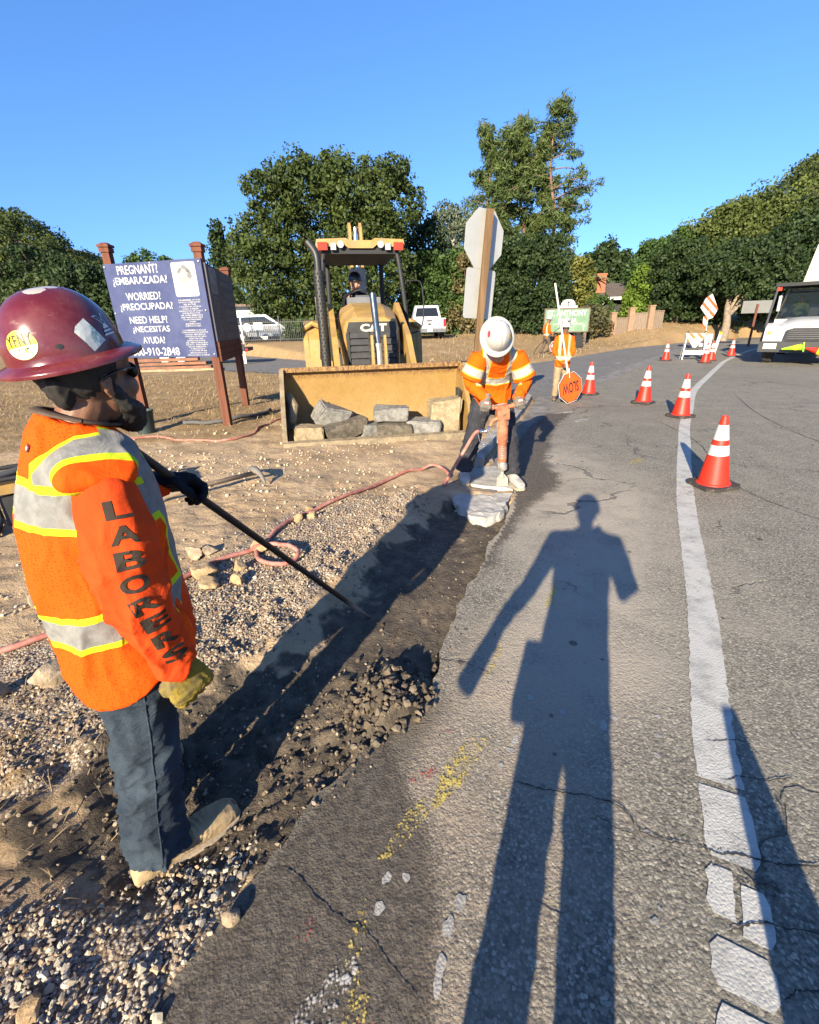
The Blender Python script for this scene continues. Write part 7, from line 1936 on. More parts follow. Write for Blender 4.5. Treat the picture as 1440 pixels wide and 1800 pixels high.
# trailer and boards seen under the notice board
tr = thing('flatbed_trailer', 'flatbed trailer with two white wheels partly hidden behind the notice board', 'trailer', (-10.6, 24.0, 0.02), R(8)); bm = bmesh.new(); bm_box(bm, (.6, 0, .62), (4.6, 1.9, .16)); bm_box(bm, (1.6, -.96, .74), (2.4, .05, .3)); obj('deck', bm, GRIME, tr, bevel=.01)
for x in (-.85, -.12):
    for s in (-1, 1):
        bm = bmesh.new(); M = Matrix.Rotation(math.pi / 2, 3, 'X'); bm_lathe(bm, [(0, -.1), (.2, -.1), (.32, -.09), (.33, 0), (.32, .09), (.2, .1), (0, .1)], 20, (x, s * .98, .35), M); w = obj('wheel', bm, TYRE, tr, smooth=True, angle=30); bm = bmesh.new(); bm_lathe(bm, [(0, -.12), (.2, -.115), (.22, -.09), (.22, .09), (.2, .115), (0, .12)], 16, (x, s * .98, .35), M); obj('rim', bm, PVC, w)
bm = bmesh.new(); bm_box(bm, (2.75, -.9, .42), (.12, .1, .85)); obj('jack_leg', bm, PVC, tr); bm = bmesh.new(); bm_box(bm, (2.9, -.98, .62), (.12, .05, .12)); obj('tail_lamp', bm, TAILR, tr)
LUM = plain('reddish_boards', (.20, .085, .045), .8, var=.3, sc_=3); LUM2 = plain('tan_boards', (.30, .20, .115), .8, var=.3, sc_=3)
for i, (x, y, z, L, rz, mt, lb) in enumerate([(-9.9, 20.6, .10, 3.2, 5, LUM, 'lowest reddish board of the pile under the notice board'), (-10.0, 20.7, .26, 3.0, 3, LUM, 'middle reddish board of the pile under the notice board'), (-10.1, 20.6, .42, 2.6, 6, LUM, 'top reddish board of the pile under the notice board'), (-9.0, 19.3, .09, 3.4, 2, LUM2, 'long tan board on the grass in front of the reddish pile')]):
    o = thing('board', lb, 'board', (x, y, z + gz(x, y) - .06), R(rz)); bm = bmesh.new(); bm_box(bm, (0, 0, 0), (L, .28, .11)); obj('plank', bm, mt, o, bevel=.008)
# ---------------------------------------------------------------- white bucket truck on the right
TW = plain('white_truck_paint', (.40, .395, .385), .3, var=.06, dirt=(.30, .285, .255), dirt_amt=.25)
tk = thing('utility_truck', 'white medium truck with a black roof frame driving up on the right edge', 'truck', (13.25, 16.2, 0), R(-42))
tb = lambda name, bm, mt, par=tk, bev=.0: obj(name, bm, mt, par, bevel=bev)
# hood: rounded, sloped, fenders bulging over the wheels
bm = bmesh.new(); rings = []
for y, w, z1, zc in ((.12, .70, 1.05, 1.0), (.10, .74, 1.28, 1.16), (.28, .78, 1.38, 1.24), (.9, .80, 1.45, 1.28), (1.45, .84, 1.50, 1.30)):
    pts = [(-w - .02, .66), (-w, zc), (-w * .80, z1 - .05), (-w * .4, z1), (w * .4, z1), (w * .80, z1 - .05), (w, zc), (w + .02, .66)]
    rings.append([bm.verts.new((p[0], y, p[1])) for p in pts])
for a, b in zip(rings, rings[1:]):
    for i in range(7): bm.faces.new((a[i], a[i + 1], b[i + 1], b[i]))
    bm.faces.new((a[7], a[0], b[0], b[7]))
bm.faces.new(rings[0]); bm.faces.new(rings[-1][::-1]); o = tb('hood', bm, TW, tk, .03); o.data.shade_smooth(); o.data.set_sharp_from_angle(angle=R(40))
for s in (-1, 1):
    bm = bmesh.new(); bm_prism(bm, [(.05, .68), (.05, 1.0), (.16, 1.22), (.5, 1.32), (1.1, 1.25), (1.45, 1.0), (1.5, .62), (1.32, .62), (1.2, .86), (.85, 1.0), (.5, .92), (.34, .68)], s * .66, s * 1.13, 'x'); fd = tb('fender', bm, TW, tk, .06)
    bm = bmesh.new(); bm_loft(bm, [((s * .90, .045, 1.02), .18, .085, 3.0, Matrix.Rotation(math.pi / 2, 3, 'X')), ((s * .90, .02, 1.02), .16, .07, 3.0, Matrix.Rotation(math.pi / 2, 3, 'X'))], 16); hl = tb('headlight', bm, LENS, fd); bm = bmesh.new(); bm_ball(bm, (s * .97, .022, 1.02), (.055, .03, .05), 8); tb('indicator', bm, plain('amber_signal', (.65, .32, .02), .3), hl)
bm = bmesh.new(); bm_prism(bm, [(-.56, .80), (-.52, 1.10), (-.35, 1.16), (.35, 1.16), (.52, 1.10), (.56, .80), (.46, .76), (-.46, .76)], .0, .11, 'y'); gr_ = tb('grille', bm, BLACK, tk, .02)
bm = bmesh.new()
for i in range(5): bm_box(bm, (0, -.008, .83 + i * .066), (.98 - .02 * i, .02, .022))
tb('grille_bars', bm, plain('grille_grey', (.10, .10, .10), .35, .4), gr_)
bm = bmesh.new(); bm_box(bm, (0, .08, 1.235), (.24, .03, .04)); tb('badge', bm, ALU, tk)
bm = bmesh.new(); bm_box(bm, (0, -.12, .58), (2.36, .24, .34)); tb('bumper', bm, plain('black_bumper', (.02, .02, .021), .5), tk, .03)
bm = bmesh.new(); bm_box(bm, (-.86, -.25, .60), (.36, .02, .17)); pl_ = tb('number_plate', bm, PVC, tk); bm = bmesh.new(); text_fit(bm, 'E1196122', -1.0, -.72, .565, .635, y=-.2625, bold=.02); tb('plate_number', bm, NAVY, pl_)
WSG = Mat('windscreen_glass', .05, spec=.6); WSG.p.inputs['Base Color'].default_value = (.012, .018, .02, 1); WSG.p.inputs['Alpha'].default_value = .55; WSG = WSG.mat
# cab
bm = bmesh.new(); Wc = 1.06
lo = [(-Wc, 1.40, .80), (Wc, 1.40, .80), (Wc, 3.1, .80), (-Wc, 3.1, .80)]; mid = [(-Wc, 1.42, 1.44), (Wc, 1.42, 1.44), (Wc, 3.1, 1.44), (-Wc, 3.1, 1.44)]; hi = [(-.90, 1.98, 2.42), (.90, 1.98, 2.42), (.92, 3.1, 2.45), (-.92, 3.1, 2.45)]
Rg = [[bm.verts.new(p) for p in q] for q in (lo, mid, hi)]
for a, b in zip(Rg, Rg[1:]):
    for i in range(4):
        if i or a is Rg[0]: bm.faces.new((a[i], a[(i + 1) % 4], b[(i + 1) % 4], b[i]))
bm.faces.new(Rg[0][::-1]); bm.faces.new(Rg[-1]); tb('cab', bm, TW, tk, .05)
wy = lambda z: 1.42 + (z - 1.44) * .571 - .012
bm = bmesh.new(); vs_ = [bm.verts.new((x, wy(z), z)) for x, z in ((-.98, 1.49), (.98, 1.49), (.86, 2.34), (-.86, 2.34))]; bm.faces.new(vs_); r_ = bmesh.ops.extrude_face_region(bm, geom=bm.faces[:]); [setattr(v, 'co', v.co + V3((0, .008, 0))) for v in r_['geom'] if isinstance(v, bmesh.types.BMVert)]
ws = tb('windscreen', bm, WSG, tk)
bm = bmesh.new(); bm_box(bm, (0, 1.70, 1.40), (1.86, .42, .10)); tb('dashboard', bm, GRIME, tk, .03)
bm = bmesh.new(); bm_box(bm, (.35, 1.70, 1.49), (.6, .22, .05), Matrix.Rotation(R(6), 3, 'Z')); bm_box(bm, (-.6, 1.62, 1.48), (.3, .16, .03)); tb('papers', bm, plain('papers', (.24, .24, .22), .6), tk)
for s in (-1, 1): bm = bmesh.new(); bm_box(bm, (s * .48, 2.72, 1.62), (.52, .14, .85)); bm_box(bm, (s * .48, 2.45, 1.25), (.52, .5, .14)); tb('cab_seat', bm, BLACK, tk, .04)
for s in (-1, 1): bm = bmesh.new(); bm_prism(bm, [(1.75, 1.66), (2.06, 2.32), (2.9, 2.34), (2.95, 1.66)], s * 1.0, s * 1.066, 'x'); tb('side_window', bm, WINDOW, tk)
WD = V3((13.25, 16.2, 0)) + Matrix.Rotation(R(-42), 3, 'Z') @ V3((-.50, 2.42, .52))
dv = thing('person', 'person in a lime vest driving the white truck, seen through its windscreen', 'person', tuple(WD), R(-42) + math.pi)
P7 = dict(P6); P7.update(voxel=.018, skin=SKIN_D, shirt=plain('lime_vest', (.24, .34, .04), .8), headM=rotm(0, 0, 0), pants=PANTS)
person_parts(dv, P7)
# black protective frame over the cab, slanted bar, clearance lamp
bm = bmesh.new(); bm_box(bm, (0, 2.55, 2.56), (2.5, 2.4, .11)); fr = tb('roof_guard', bm, BLACK, tk, .02)
for s in (-1, 1): bm = bmesh.new(); bm_tube(bm, [(s * 1.18, 1.42, 2.52), (s * 1.20, .30, .70)], .035, 8); tb('guard_bar', bm, plain('dark_grey_tube', (.06, .06, .062), .4), fr)
for s in (-1, 1): bm = bmesh.new(); bm_box(bm, (s * 1.12, 1.33, 2.42), (.14, .08, .11)); tb('marker_lamp', bm, AMBER, fr, .02)
bm = bmesh.new(); bm_tube(bm, [(-1.04, 1.30, 2.2), (-1.02, 1.25, 1.7)], .05, 8); tb('mirror', bm, ALU, tk)
for s in (-1, 1): wheel('wheel', (s * .93, .78, .48), .50, .30, plain('truck_rim', (.3, .3, .3), .5), tk); wheel('wheel', (s * .93, 5.6, .48), .50, .30, RIMM, tk)
bm = bmesh.new(); bm_box(bm, (0, 4.2, .75), (.9, 6, .3)); tb('chassis', bm, GRIME, tk); bm = bmesh.new(); bm_box(bm, (0, 5.4, 1.6), (2.4, 4.2, 1.5)); tb('body_box', bm, TW, tk, .04)
bm = bmesh.new(); bm_prism(bm, [(2.9, 2.63), (2.78, 2.66), (2.62, 3.80), (2.70, 3.86), (4.6, 3.9), (4.6, 2.63)], -.62, 1.05, 'x')
for v in bm.verts:
    if v.co.z > 3: v.co.x = v.co.x * .92 + .10
tb('aerial_bucket', bm, plain('cream_fibreglass', (.42, .395, .33), .4, var=.05), tk, .06)
for c_, rad_, mt, lb in (((-.20, -.42, .56), .115, plain('lime_cone', (.30, .62, .02), .5), 'lime green cone laid sideways across the truck bumper'), ((.42, -.44, .48), .15, CONE_O, 'orange cone laid sideways on the bumper next to the lime one')):
    M_ = Matrix.Rotation(R(-42), 4, 'Z'); p_ = V3((13.25, 16.2, 0)) + (M_ @ V3(c_))
    r = thing('traffic_cone', lb, 'traffic cone', tuple(p_), R(-14)); r.rotation_euler = (0, R(82 if c_[0] < .2 else 104), R(-42))
    s_ = -1; bm = bmesh.new()
    bm_lathe(bm, [(rad_, .26), (rad_ * .2, -.30), (0, -.31)], 20); obj('body', bm, mt, r, smooth=True, angle=40); bm = bmesh.new(); bm_lathe(bm, [(rad_ * .80 + .004, .12), (rad_ * .68 + .004, .02)], 20); obj('band', bm, STY, r)
    bm = bmesh.new(); bm_box(bm, (0, 0, .27), (.28, .28, .03)); obj('base', bm, mt, r, bevel=.01)
# ---------------------------------------------------------------- small gear on the left
ge = thing('generator', 'yellow generator in a black tube frame at the left edge behind the man', 'generator', (-3.12, 3.72, gz(-3.1, 3.7)), R(35))
bm = bmesh.new()
for s in (-1, 1): bm_tube(bm, spline([(-.34, s * .22, .02), (-.35, s * .22, .40), (-.28, s * .22, .46), (.28, s * .22, .46), (.35, s * .22, .40), (.34, s * .22, .02)], 4), .018, 8)
for x, z in ((-.30, .455), (.30, .455), (-.34, .03), (.34, .03)): bm_tube(bm, [(x, -.22, z), (x, .22, z)], .018, 8)
obj('frame', bm, BLACK, ge, smooth=True); bm = bmesh.new(); bm_box(bm, (.0, 0, .385), (.50, .36, .10)); obj('fuel_tank', bm, YEL, ge, bevel=.03); bm = bmesh.new(); bm_box(bm, (0, 0, .19), (.52, .34, .24)); bm_tube(bm, [(.2, -.2, .2), (.2, .2, .2)], .11, 14); obj('engine', bm, GRIME, ge, bevel=.02)
bm = bmesh.new(); bm_tube(bm, spline([(-.30, -.20, .475), (-.05, -.1, .50), (.15, .05, .49), (.34, .18, .47)], 5), [(.03)] * 16, 8); obj('strap', bm, plain('grey_strap', (.06, .06, .06), .7), ge, smooth=True)
pb_ = thing('bucket', 'dark plastic bucket with a pale rag at the foot of the left signpost', 'bucket', (-4.17, 7.35, gz(-4.17, 7.35)), 0); bm = bmesh.new(); bm_lathe(bm, [(0, .0), (.125, 0), (.155, .36), (.165, .36), (.165, .34), (.150, .34), (.12, .02), (0, .02)], 24); obj('pail', bm, plain('dark_plastic', (.02, .035, .033), .5), pb_, smooth=True, angle=40); bm = bmesh.new(); bm_ball(bm, (-.12, -.08, .32), (.05, .06, .09), 8); obj('rag', bm, PVC, pb_)
pxe = thing('pickaxe', 'dusty pickaxe lying on the dirt behind the dark glove', 'pickaxe', (-1.70, 4.66, gz(-1.7, 4.66) + .05), 0)
bm = bmesh.new(); hd = V3((-1.60, 4.63, 0)) - V3((-1.70, 4.66, 0)); tlv = V3((-2.35, 3.98, 0)) - V3((-1.70, 4.66, 0)); bm_tube(bm, [hd + V3((0, 0, .04)), hd.lerp(tlv, .5) + V3((0, 0, .03)), tlv], .024, 10); obj('handle', bm, plain('dusty_handle', (.17, .125, .085), .85, dirt=(.3, .22, .14)), pxe, smooth=True)
bm = bmesh.new(); bm_tube(bm, spline([hd + V3((-.19, .27, .0)), hd + V3((-.07, .10, .06)), hd + V3((0, 0, .07)), hd + V3((.08, -.09, .05)), hd + V3((.15, -.19, -.02))], 4), [(.012, .03), (.014, .032), (.02, .032), (.024, .03), (.028, .03), (.03, .032), (.034, .036), (.036, .04), (.038, .042), (.036, .04), (.03, .034), (.026, .03), (.024, .026), (.02, .022), (.016, .018), (.012, .014), (.006, .008)], 8, side=(0, 0, 1)); obj('pick_head', bm, plain('dusty_iron', (.15, .135, .115), .75, .1), pxe, smooth=True)
h2 = thing('air_hose', 'thinner dusty hose lying on the dirt between the signpost and the loader', 'hose', (0, 0, 0))
pts = [V3((x, y, gz(x, y) + .018)) for x, y in [tuple(v)[:2] for v in spline([(-4.6, 7.0, 0), (-4.2, 6.75, 0), (-3.8, 6.9, 0), (-3.38, 6.62, 0), (-2.9, 6.52, 0), (-2.55, 6.55, 0), (-2.33, 6.95, 0), (-2.38, 7.5, 0), (-2.2, 8.1, 0), (-1.7, 8.7, 0)], 8)]]
bm = bmesh.new(); bm_tube(bm, pts, .016, 8); obj('hose', bm, HOSE, h2, smooth=True)
pp = thing('scrap_pipe', 'dark bent length of scrap lying under the notice board', 'scrap', (0, 0, 0)); pts = [V3((x, y, gz(x, y) + .04)) for x, y in [tuple(v)[:2] for v in spline([(-3.75, 7.75, 0), (-3.4, 7.82, 0), (-3.05, 8.0, 0), (-2.8, 8.35, 0), (-2.6, 8.9, 0)], 6)]]; bm = bmesh.new(); bm_tube(bm, pts, .035, 8); obj('pipe', bm, plain('grey_scrap', (.09, .085, .08), .8), pp, smooth=True)
rg = thing('rag', 'crumpled red and white scrap on the gravel at the left edge', 'rag', (-1.32, .80, -.01), 0.5); bm = bmesh.new(); bmesh.ops.create_grid(bm, x_segments=12, y_segments=12, size=.06)
for v in bm.verts: v.co.z = .02 + .018 * MN.noise(v.co * 22); v.co.x *= 1.4
m = Mat('red_white_scrap', .8); m.col(m.mix(m.noise(14, 3, .6) > .5, (.42, .04, .04), (.5, .46, .38))); obj('cloth', bm, m.mat, rg, smooth=True)
# ---------------------------------------------------------------- trees and hills
def leaf_mat(name, dark, light, tr=.25):
    m = Mat(name, .6, spec=.25)
    dark = tuple(k * f for k, f in zip(dark, (1.12, 1.25, 1.2))); light = tuple(k * f for k, f in zip(light, (1.08, 1.25, 1.15)))
    t = m.attr('tint'); s = m.N('ShaderNodeSeparateColor'); m.put(t, s.inputs[0]); k = Ex(m, s.outputs[0])
    c = m.mix(k, dark, light); m.col(c)
    tn = m.N('ShaderNodeBsdfTranslucent'); m.put(m.mix(.5, c, light), tn.inputs[0])
    mx = m.N('ShaderNodeMixShader'); mx.inputs[0].default_value = tr
    m.nt.links.new(m.p.outputs[0], mx.inputs[1]); m.nt.links.new(tn.outputs[0], mx.inputs[2])
    m.nt.links.new(mx.outputs[0], m.nt.nodes['Material Output'].inputs[0])
    return m.mat
OAK = leaf_mat('oak_leaves', (.019, .028, .008), (.070, .082, .020)); OAKD = leaf_mat('dark_leaves', (.010, .019, .007), (.042, .058, .018)); OLIVE = leaf_mat('grey_olive_leaves', (.055, .062, .038), (.13, .135, .085))
OLIVE_OAK = leaf_mat('olive_oak_leaves', (.032, .040, .010), (.100, .106, .026)); PINE = leaf_mat('pine_needles', (.032, .046, .014), (.105, .118, .036)); GOLD = leaf_mat('golden_leaves', (.055, .055, .012), (.17, .145, .035)); LIME_ = leaf_mat('bright_shrub_leaves', (.045, .070, .010), (.14, .18, .025)); MIDG = leaf_mat('green_leaves', (.020, .040, .010), (.070, .10, .024)); HILLG = leaf_mat('hill_leaves', (.018, .026, .009), (.066, .074, .020)); HILLY = leaf_mat('sunlit_hill_leaves', (.05, .062, .014), (.125, .128, .028)); DRYB = leaf_mat('dry_brush', (.07, .05, .022), (.18, .13, .06))  # the second oak tone is a lighter olive, so neighbouring crowns differ
BARK = plain('bark', (.10, .072, .05), .95, var=.4, sc_=6, bump=.03); BARKR = plain('pine_bark', (.17, .095, .065), .95, var=.35, sc_=4, bump=.03)
def leaves(rng, centers, radii, per, size, flat=.8, up=.25, droop=0.0, aspect=1.5):
    """Leaf faces clustered round clump centres; returns verts, tint."""
    n = len(centers) * per
    c = np.repeat(centers, per, 0); r = np.repeat(radii, per)[:, None]
    d = rng.normal(0, 1, (n, 3)); d /= np.linalg.norm(d, axis=1)[:, None]
    d[:, 2] *= flat
    p = c + d * r * (rng.uniform(.35, 1, (n, 1)) ** .6)
    p[:, 2] -= droop * r[:, 0] * rng.uniform(0, 1, n)
    nr = d * .7 + rng.normal(0, .6, (n, 3)); nr[:, 2] += up; nr /= np.linalg.norm(nr, axis=1)[:, None]
    a = np.cross(nr, rng.normal(0, 1, (n, 3))); a /= np.linalg.norm(a, axis=1)[:, None] + 1e-9
    b = np.cross(nr, a)
    s = (size * rng.uniform(.6, 1.35, n))[:, None]
    V = np.stack([p - a * s * aspect * .5, p + b * s * .5, p + a * s * aspect * .5, p - b * s * .5], 1)
    t = np.clip(rng.uniform(0, 1, n) * .35 + .65 * np.repeat(rng.uniform(0, 1, len(centers)), per), 0, 1)
    return V.reshape(-1, 3), np.repeat(t, 4)
def crown_obj(name, V, t, mat, parent):
    col = np.stack([t, t, t, np.ones_like(t)], -1)
    return np_mesh(name, V, np.arange(len(V)), 4, mat, parent, attrs={'tint': col})
def lobes_surface(rng, lobes, n, fill=.25, cr=(.35, .7)):
    """Clump centres over the outside of a set of ellipsoids."""
    w = np.array([l[3] * l[4] + l[4] * l[5] + l[3] * l[5] for l in lobes]); w = w / w.sum()
    k = rng.choice(len(lobes), n, p=w); L = np.array(lobes)[k]
    d = rng.normal(0, 1, (n, 3)); d /= np.linalg.norm(d, axis=1)[:, None]
    q = np.where(rng.uniform(0, 1, n) < fill, rng.uniform(.3, .85, n), rng.uniform(.82, 1.08, n))[:, None]
    p = L[:, :3] + d * L[:, 3:6] * q
    ok = p[:, 2] > .25
    return p[ok], rng.uniform(cr[0], cr[1], ok.sum())
def tree(name, label, cat, loc, lobes, mat, leaf, clumps, per, trunk=None, seed=0, cr=(.4, .8), group=None, bark=BARK, flat=.8, droop=0.0, fill=.3, aspect=1.5, twigs=6):
    rng = np.random.default_rng(seed); rn = random.Random(seed)
    z0 = gz(loc[0], loc[1]) if len(loc) == 2 else loc[2]
    r = thing(name, label, cat, (loc[0], loc[1], z0 - .05), 0, group)
    lobes = list(lobes)
    for l in list(lobes):
        for _ in range(2):
            a = rn.uniform(-1.3, 1.3); q = rn.uniform(.22, .38)
            lobes.append((l[0] + l[3] * .95 * math.sin(a), l[1] - l[4] * rn.uniform(-.3, .7), l[2] + l[5] * .95 * math.cos(a), l[3] * q, l[4] * q, l[5] * q))
    c, rad = lobes_surface(rng, lobes, clumps, fill, cr)
    V, t = leaves(rng, c, rad, per, leaf, flat, droop=droop, aspect=aspect)
    crown_obj('crown', V, t, mat, r)
    if trunk:
        bm = bmesh.new(); h, tr_ = trunk
        top = V3((0, 0, h)); path = [V3((0, 0, -.2)), V3((rn.uniform(-.1, .1), 0, h * .35)), V3((rn.uniform(-.2, .2), rn.uniform(-.1, .1), h * .7)), top]
        bm_tube(bm, spline(path, 4), [tr_ * (1.25 - .75 * i / 12) for i in range(13)], 8)
        for i in range(twigs):
            l = lobes[i % len(lobes)]; s = path[1].lerp(path[3], rn.uniform(.1, .9)); e = V3(l[:3]) + V3((rn.uniform(-.5, .5) * l[3], rn.uniform(-.5, .5) * l[4], rn.uniform(-.2, .6) * l[5]))
            mid = s.lerp(e, .5) + V3((0, 0, .1 * (e - s).length)); bm_tube(bm, spline([s, mid, e], 4), [tr_ * .5 * (1 - .8 * k / 8) for k in range(9)], 6)
        obj('trunk', bm, bark, r, smooth=True)
    return r
def rl_(seed, n, spread, size, base):
    rn = random.Random(seed); return [(rn.uniform(-1, 1) * spread[0], rn.uniform(-1, 1) * spread[1], base + rn.uniform(0, 1) * spread[2], size * rn.uniform(.7, 1.2), size * rn.uniform(.7, 1.2), size * rn.uniform(.6, 1.0)) for _ in range(n)]
# the big oak behind the loader
oak = [(0, 0, 7.2, 4.2, 4, 3.2), (-3.6, 0, 5.6, 2.7, 3, 2.9), (3.3, 0, 7.4, 2.8, 3, 2.9), (-1.8, 0, 8.6, 2.9, 3, 2.3), (1.6, 0, 9.0, 2.7, 3, 2.1), (-4.6, 0, 3.6, 2.1, 2.6, 2.4), (-2.2, -1, 3.4, 3.2, 3, 3.0), (2.0, -1, 4.2, 3.4, 3, 3.2), (4.9, 0, 8.0, 1.5, 2, 1.6), (3.6, 0, 4.6, 2.4, 2.6, 2.2), (-.2, 0, 10.2, .9, .9, .9), (1.9, 0, 10.4, 1.0, 1, .8), (-2.9, 0, 9.9, .8, .9, .8), (4.1, 0, 9.6, .9, .9, .8), (-4.9, 0, 6.6, 1.2, 1.4, 1.1), (-.8, -.5, 2.0, 4.8, 3, 1.9)]
tree('oak_tree', 'huge dense dark oak filling the sky behind the loader', 'tree', (-5.2, 36.5), oak, OAK, .145, 1300, 66, (6, .55), 1, (.3, .85))
tree('oak_tree', 'small dark oak at the right foot of the huge oak', 'tree', (1.35, 40), [(0, 0, 5.6, 1.6, 1.6, 2.0), (.5, 0, 6.9, .9, 1, .9), (-.3, 0, 3.6, 1.7, 1.7, 1.8), (.7, 0, 4.2, 1.3, 1.3, 1.4)], OAKD, .15, 200, 64, (4.5, .3), 2, (.4, .8))
tree('olive_tree', 'thin grey-green tree showing pale twigs behind the stop sign', 'tree', (4.3, 45), [(0, 0, 6.8, 1.6, 1.6, 2.6), (-.9, 0, 8.4, .9, 1, 1.6), (.9, 0, 8.0, 1.1, 1, 1.6), (1.4, 0, 5.6, 1.2, 1.2, 1.8), (-1.1, 0, 5.6, 1.0, 1.2, 1.6)], OLIVE, .16, 210, 30, (7.5, .22), 3, (.45, .8), bark=plain('pale_bark', (.30, .27, .23), .9), fill=.5, twigs=14)
tree('leafy_tree', 'mid green tree above the white pickup', 'tree', (2.6, 39), [(0, 0, 3.6, 2.2, 2, 2.2), (-1.2, 0, 2.4, 1.5, 1.6, 1.6), (1.6, 0, 3.2, 1.7, 1.8, 2.0), (.4, 0, 1.6, 2.6, 1.8, 1.5), (1.2, 0, 4.6, 1.2, 1.2, 1.2)], MIDG, .15, 380, 66, (3, .22), 4, (.35, .75))
tree('dry_shrub', 'brownish dry shrub tangled behind the stop sign plate', 'shrub', (4.7, 38), [(0, 0, 2.6, 1.3, 1.3, 2.4), (.5, 0, 4.6, .9, 1, 1.4), (-.4, 0, 1.2, 1.5, 1.3, 1.2)], DRYB, .15, 150, 36, (4, .12), 5, (.35, .7), fill=.5, twigs=10)
tree('round_bush', 'large rounded dark bush left of the green church sign', 'bush', (8.3, 34.6), [(0, 0, 2.9, 2.5, 2.2, 2.9), (-1.1, 0, 1.6, 1.6, 1.8, 1.6), (1.4, 0, 2.0, 1.4, 1.7, 2.0), (.4, 0, 4.9, 1.4, 1.4, 1.1), (-1.2, 0, 4.0, 1.2, 1.4, 1.4)], OAKD, .13, 620, 66, (2, .2), 6, (.3, .65), fill=.12)
# pines
def pine(label, loc, h, w, seed, mat=PINE, lo=.28, tr_=.26, n=46, side=0.0):
    rng = np.random.default_rng(seed); rn = random.Random(seed); z0 = gz(*loc)
    r = thing('pine_tree', label, 'tree', (*loc, z0 - .05), 0)
    bm = bmesh.new(); sway = [V3((rn.uniform(-.15, .15) * i, 0, h * i / 6)) for i in range(7)]; sway[0] = V3((0, 0, -.2)); tpath = spline(sway, 4)
    bm_tube(bm, tpath, [tr_ * (1.1 - .95 * i / (len(tpath) - 1)) for i in range(len(tpath))], 8)
    C, Rr = [], []
    for i in range(n):
        f = lo + (1 - lo) * (i + .5) / n; b = tpath[min(len(tpath) - 1, int(f * (len(tpath) - 1)))]
        env = w * (math.sin(math.pi * min(1, ((f - lo) / (1 - lo)) * .82 + .16)) ** .8)
        a = rn.uniform(0, 6.28); L = env * rn.uniform(.55, 1.12); e = b + V3((math.cos(a) * L + side * L * .3, math.sin(a) * L * .8, rn.uniform(-.05, .35) * L))
        bm_tube(bm, spline([b, b.lerp(e, .5) + V3((0, 0, .08 * L)), e], 3), [.07, .06, .05, .045, .04, .03, .02], 5)
        for k in range(5):
            t = rn.uniform(.35, 1.05); q = b.lerp(e, t) + V3((rn.uniform(-.4, .4), rn.uniform(-.4, .4), rn.uniform(-.2, .35)))
            C.append(tuple(q)); Rr.append(rn.uniform(.35, .72))
    C.append(tuple(tpath[-1])); Rr.append(.8)
    obj('trunk', bm, BARKR, r, smooth=True)
    V, t = leaves(rng, np.array(C), np.array(Rr), 38, .095, .6, up=.3, droop=.7, aspect=5.5)
    crown_obj('crown', V, t, mat, r)
pine('tall pine at the left of the pine group, narrow top', (8.1, 51), 17.2, 2.3, 11, lo=.22)
pine('broad bushy pine in the middle of the pine group', (9.9, 50), 16.6, 2.7, 12, lo=.18, n=64)
pine('pine with a pointed tip right of the broad bushy pine', (11.6, 52), 18.0, 2.4, 13, lo=.25, n=56)
pine('tallest pine on the right with a bare reddish trunk', (13.9, 50), 18.6, 2.9, 14, lo=.40, tr_=.24, side=.8)
pine('slender bare-trunked pine close beside the tallest pine', (12.9, 51.5), 16.4, 1.9, 15, lo=.45, tr_=.2, n=34)
tree('leafy_tree', 'yellow-green tree with loose leaves right of the rounded bush', 'tree', (13.5, 40), [(0, 0, 2.9, 1.3, 1.3, 1.9), (.4, 0, 4.2, .9, .9, .9), (-.6, 0, 1.9, 1.0, 1, 1.3), (.7, 0, 2.0, .8, 1, 1.2)], GOLD, .17, 190, 36, (3, .12), 7, (.3, .6), fill=.4)
tree('olive_tree', 'sparse grey tree behind the yellow-green tree', 'tree', (13.2, 46), [(0, 0, 4.2, 2.0, 1.6, 1.6), (1.4, 0, 5.4, 1.2, 1.2, 1.0), (-1.0, 0, 5.2, 1.2, 1.2, 1.2)], OLIVE, .17, 120, 28, (4, .15), 8, (.4, .8), fill=.5)
tree('cedar_tree', 'dark feathery tree behind the house roof', 'tree', (24.3, 62), [(0, 0, 4.0, 3.0, 2.6, 3.0), (-1.6, 0, 5.5, 1.5, 1.5, 1.5), (1.6, 0, 5.6, 1.4, 1.5, 1.4), (0, 0, 7.2, 1.0, 1, 1.1), (2.6, 0, 3.0, 1.6, 1.6, 2)], OAKD, .28, 320, 40, (4, .3), 9, (.5, 1.0))
# palm fronds left of the chimney
pr = thing('palm', 'few arching pale palm fronds left of the brick chimney', 'palm', (15.8, 42.6, gz(15.8, 42.6))); bm = bmesh.new(); bm_tube(bm, [(0, 0, 0), (0, 0, 3.4)], .14, 8); obj('trunk', bm, BARK, pr); bm = bmesh.new()
for i in range(12):
    a = 2 * math.pi * i / 12 + .2; pts = [V3((math.cos(a) * t * 1.5, math.sin(a) * t * 1.2, 3.4 + 1.1 * t - 1.3 * t * t)) for t in [k / 8 for k in range(9)]]
    bm_tube(bm, pts, [(.015 + .10 * math.sin(math.pi * min(1, k / 8 + .08)), .012) for k in range(9)], 5, side=(-math.sin(a), math.cos(a), .01))
obj('frond', bm, OLIVE if False else plain('palm_green', (.16, .19, .09), .6), pr)
tree('round_shrub', 'bright lime green shrub leaning on the board fence', 'shrub', (18.2, 38.2), [(0, 0, 1.9, 1.3, 1.2, 1.8), (-.6, 0, 1.2, .9, 1, 1.1), (.4, 0, 3.2, .7, .8, .8)], LIME_, .14, 240, 44, None, 16, (.25, .5), fill=.1)
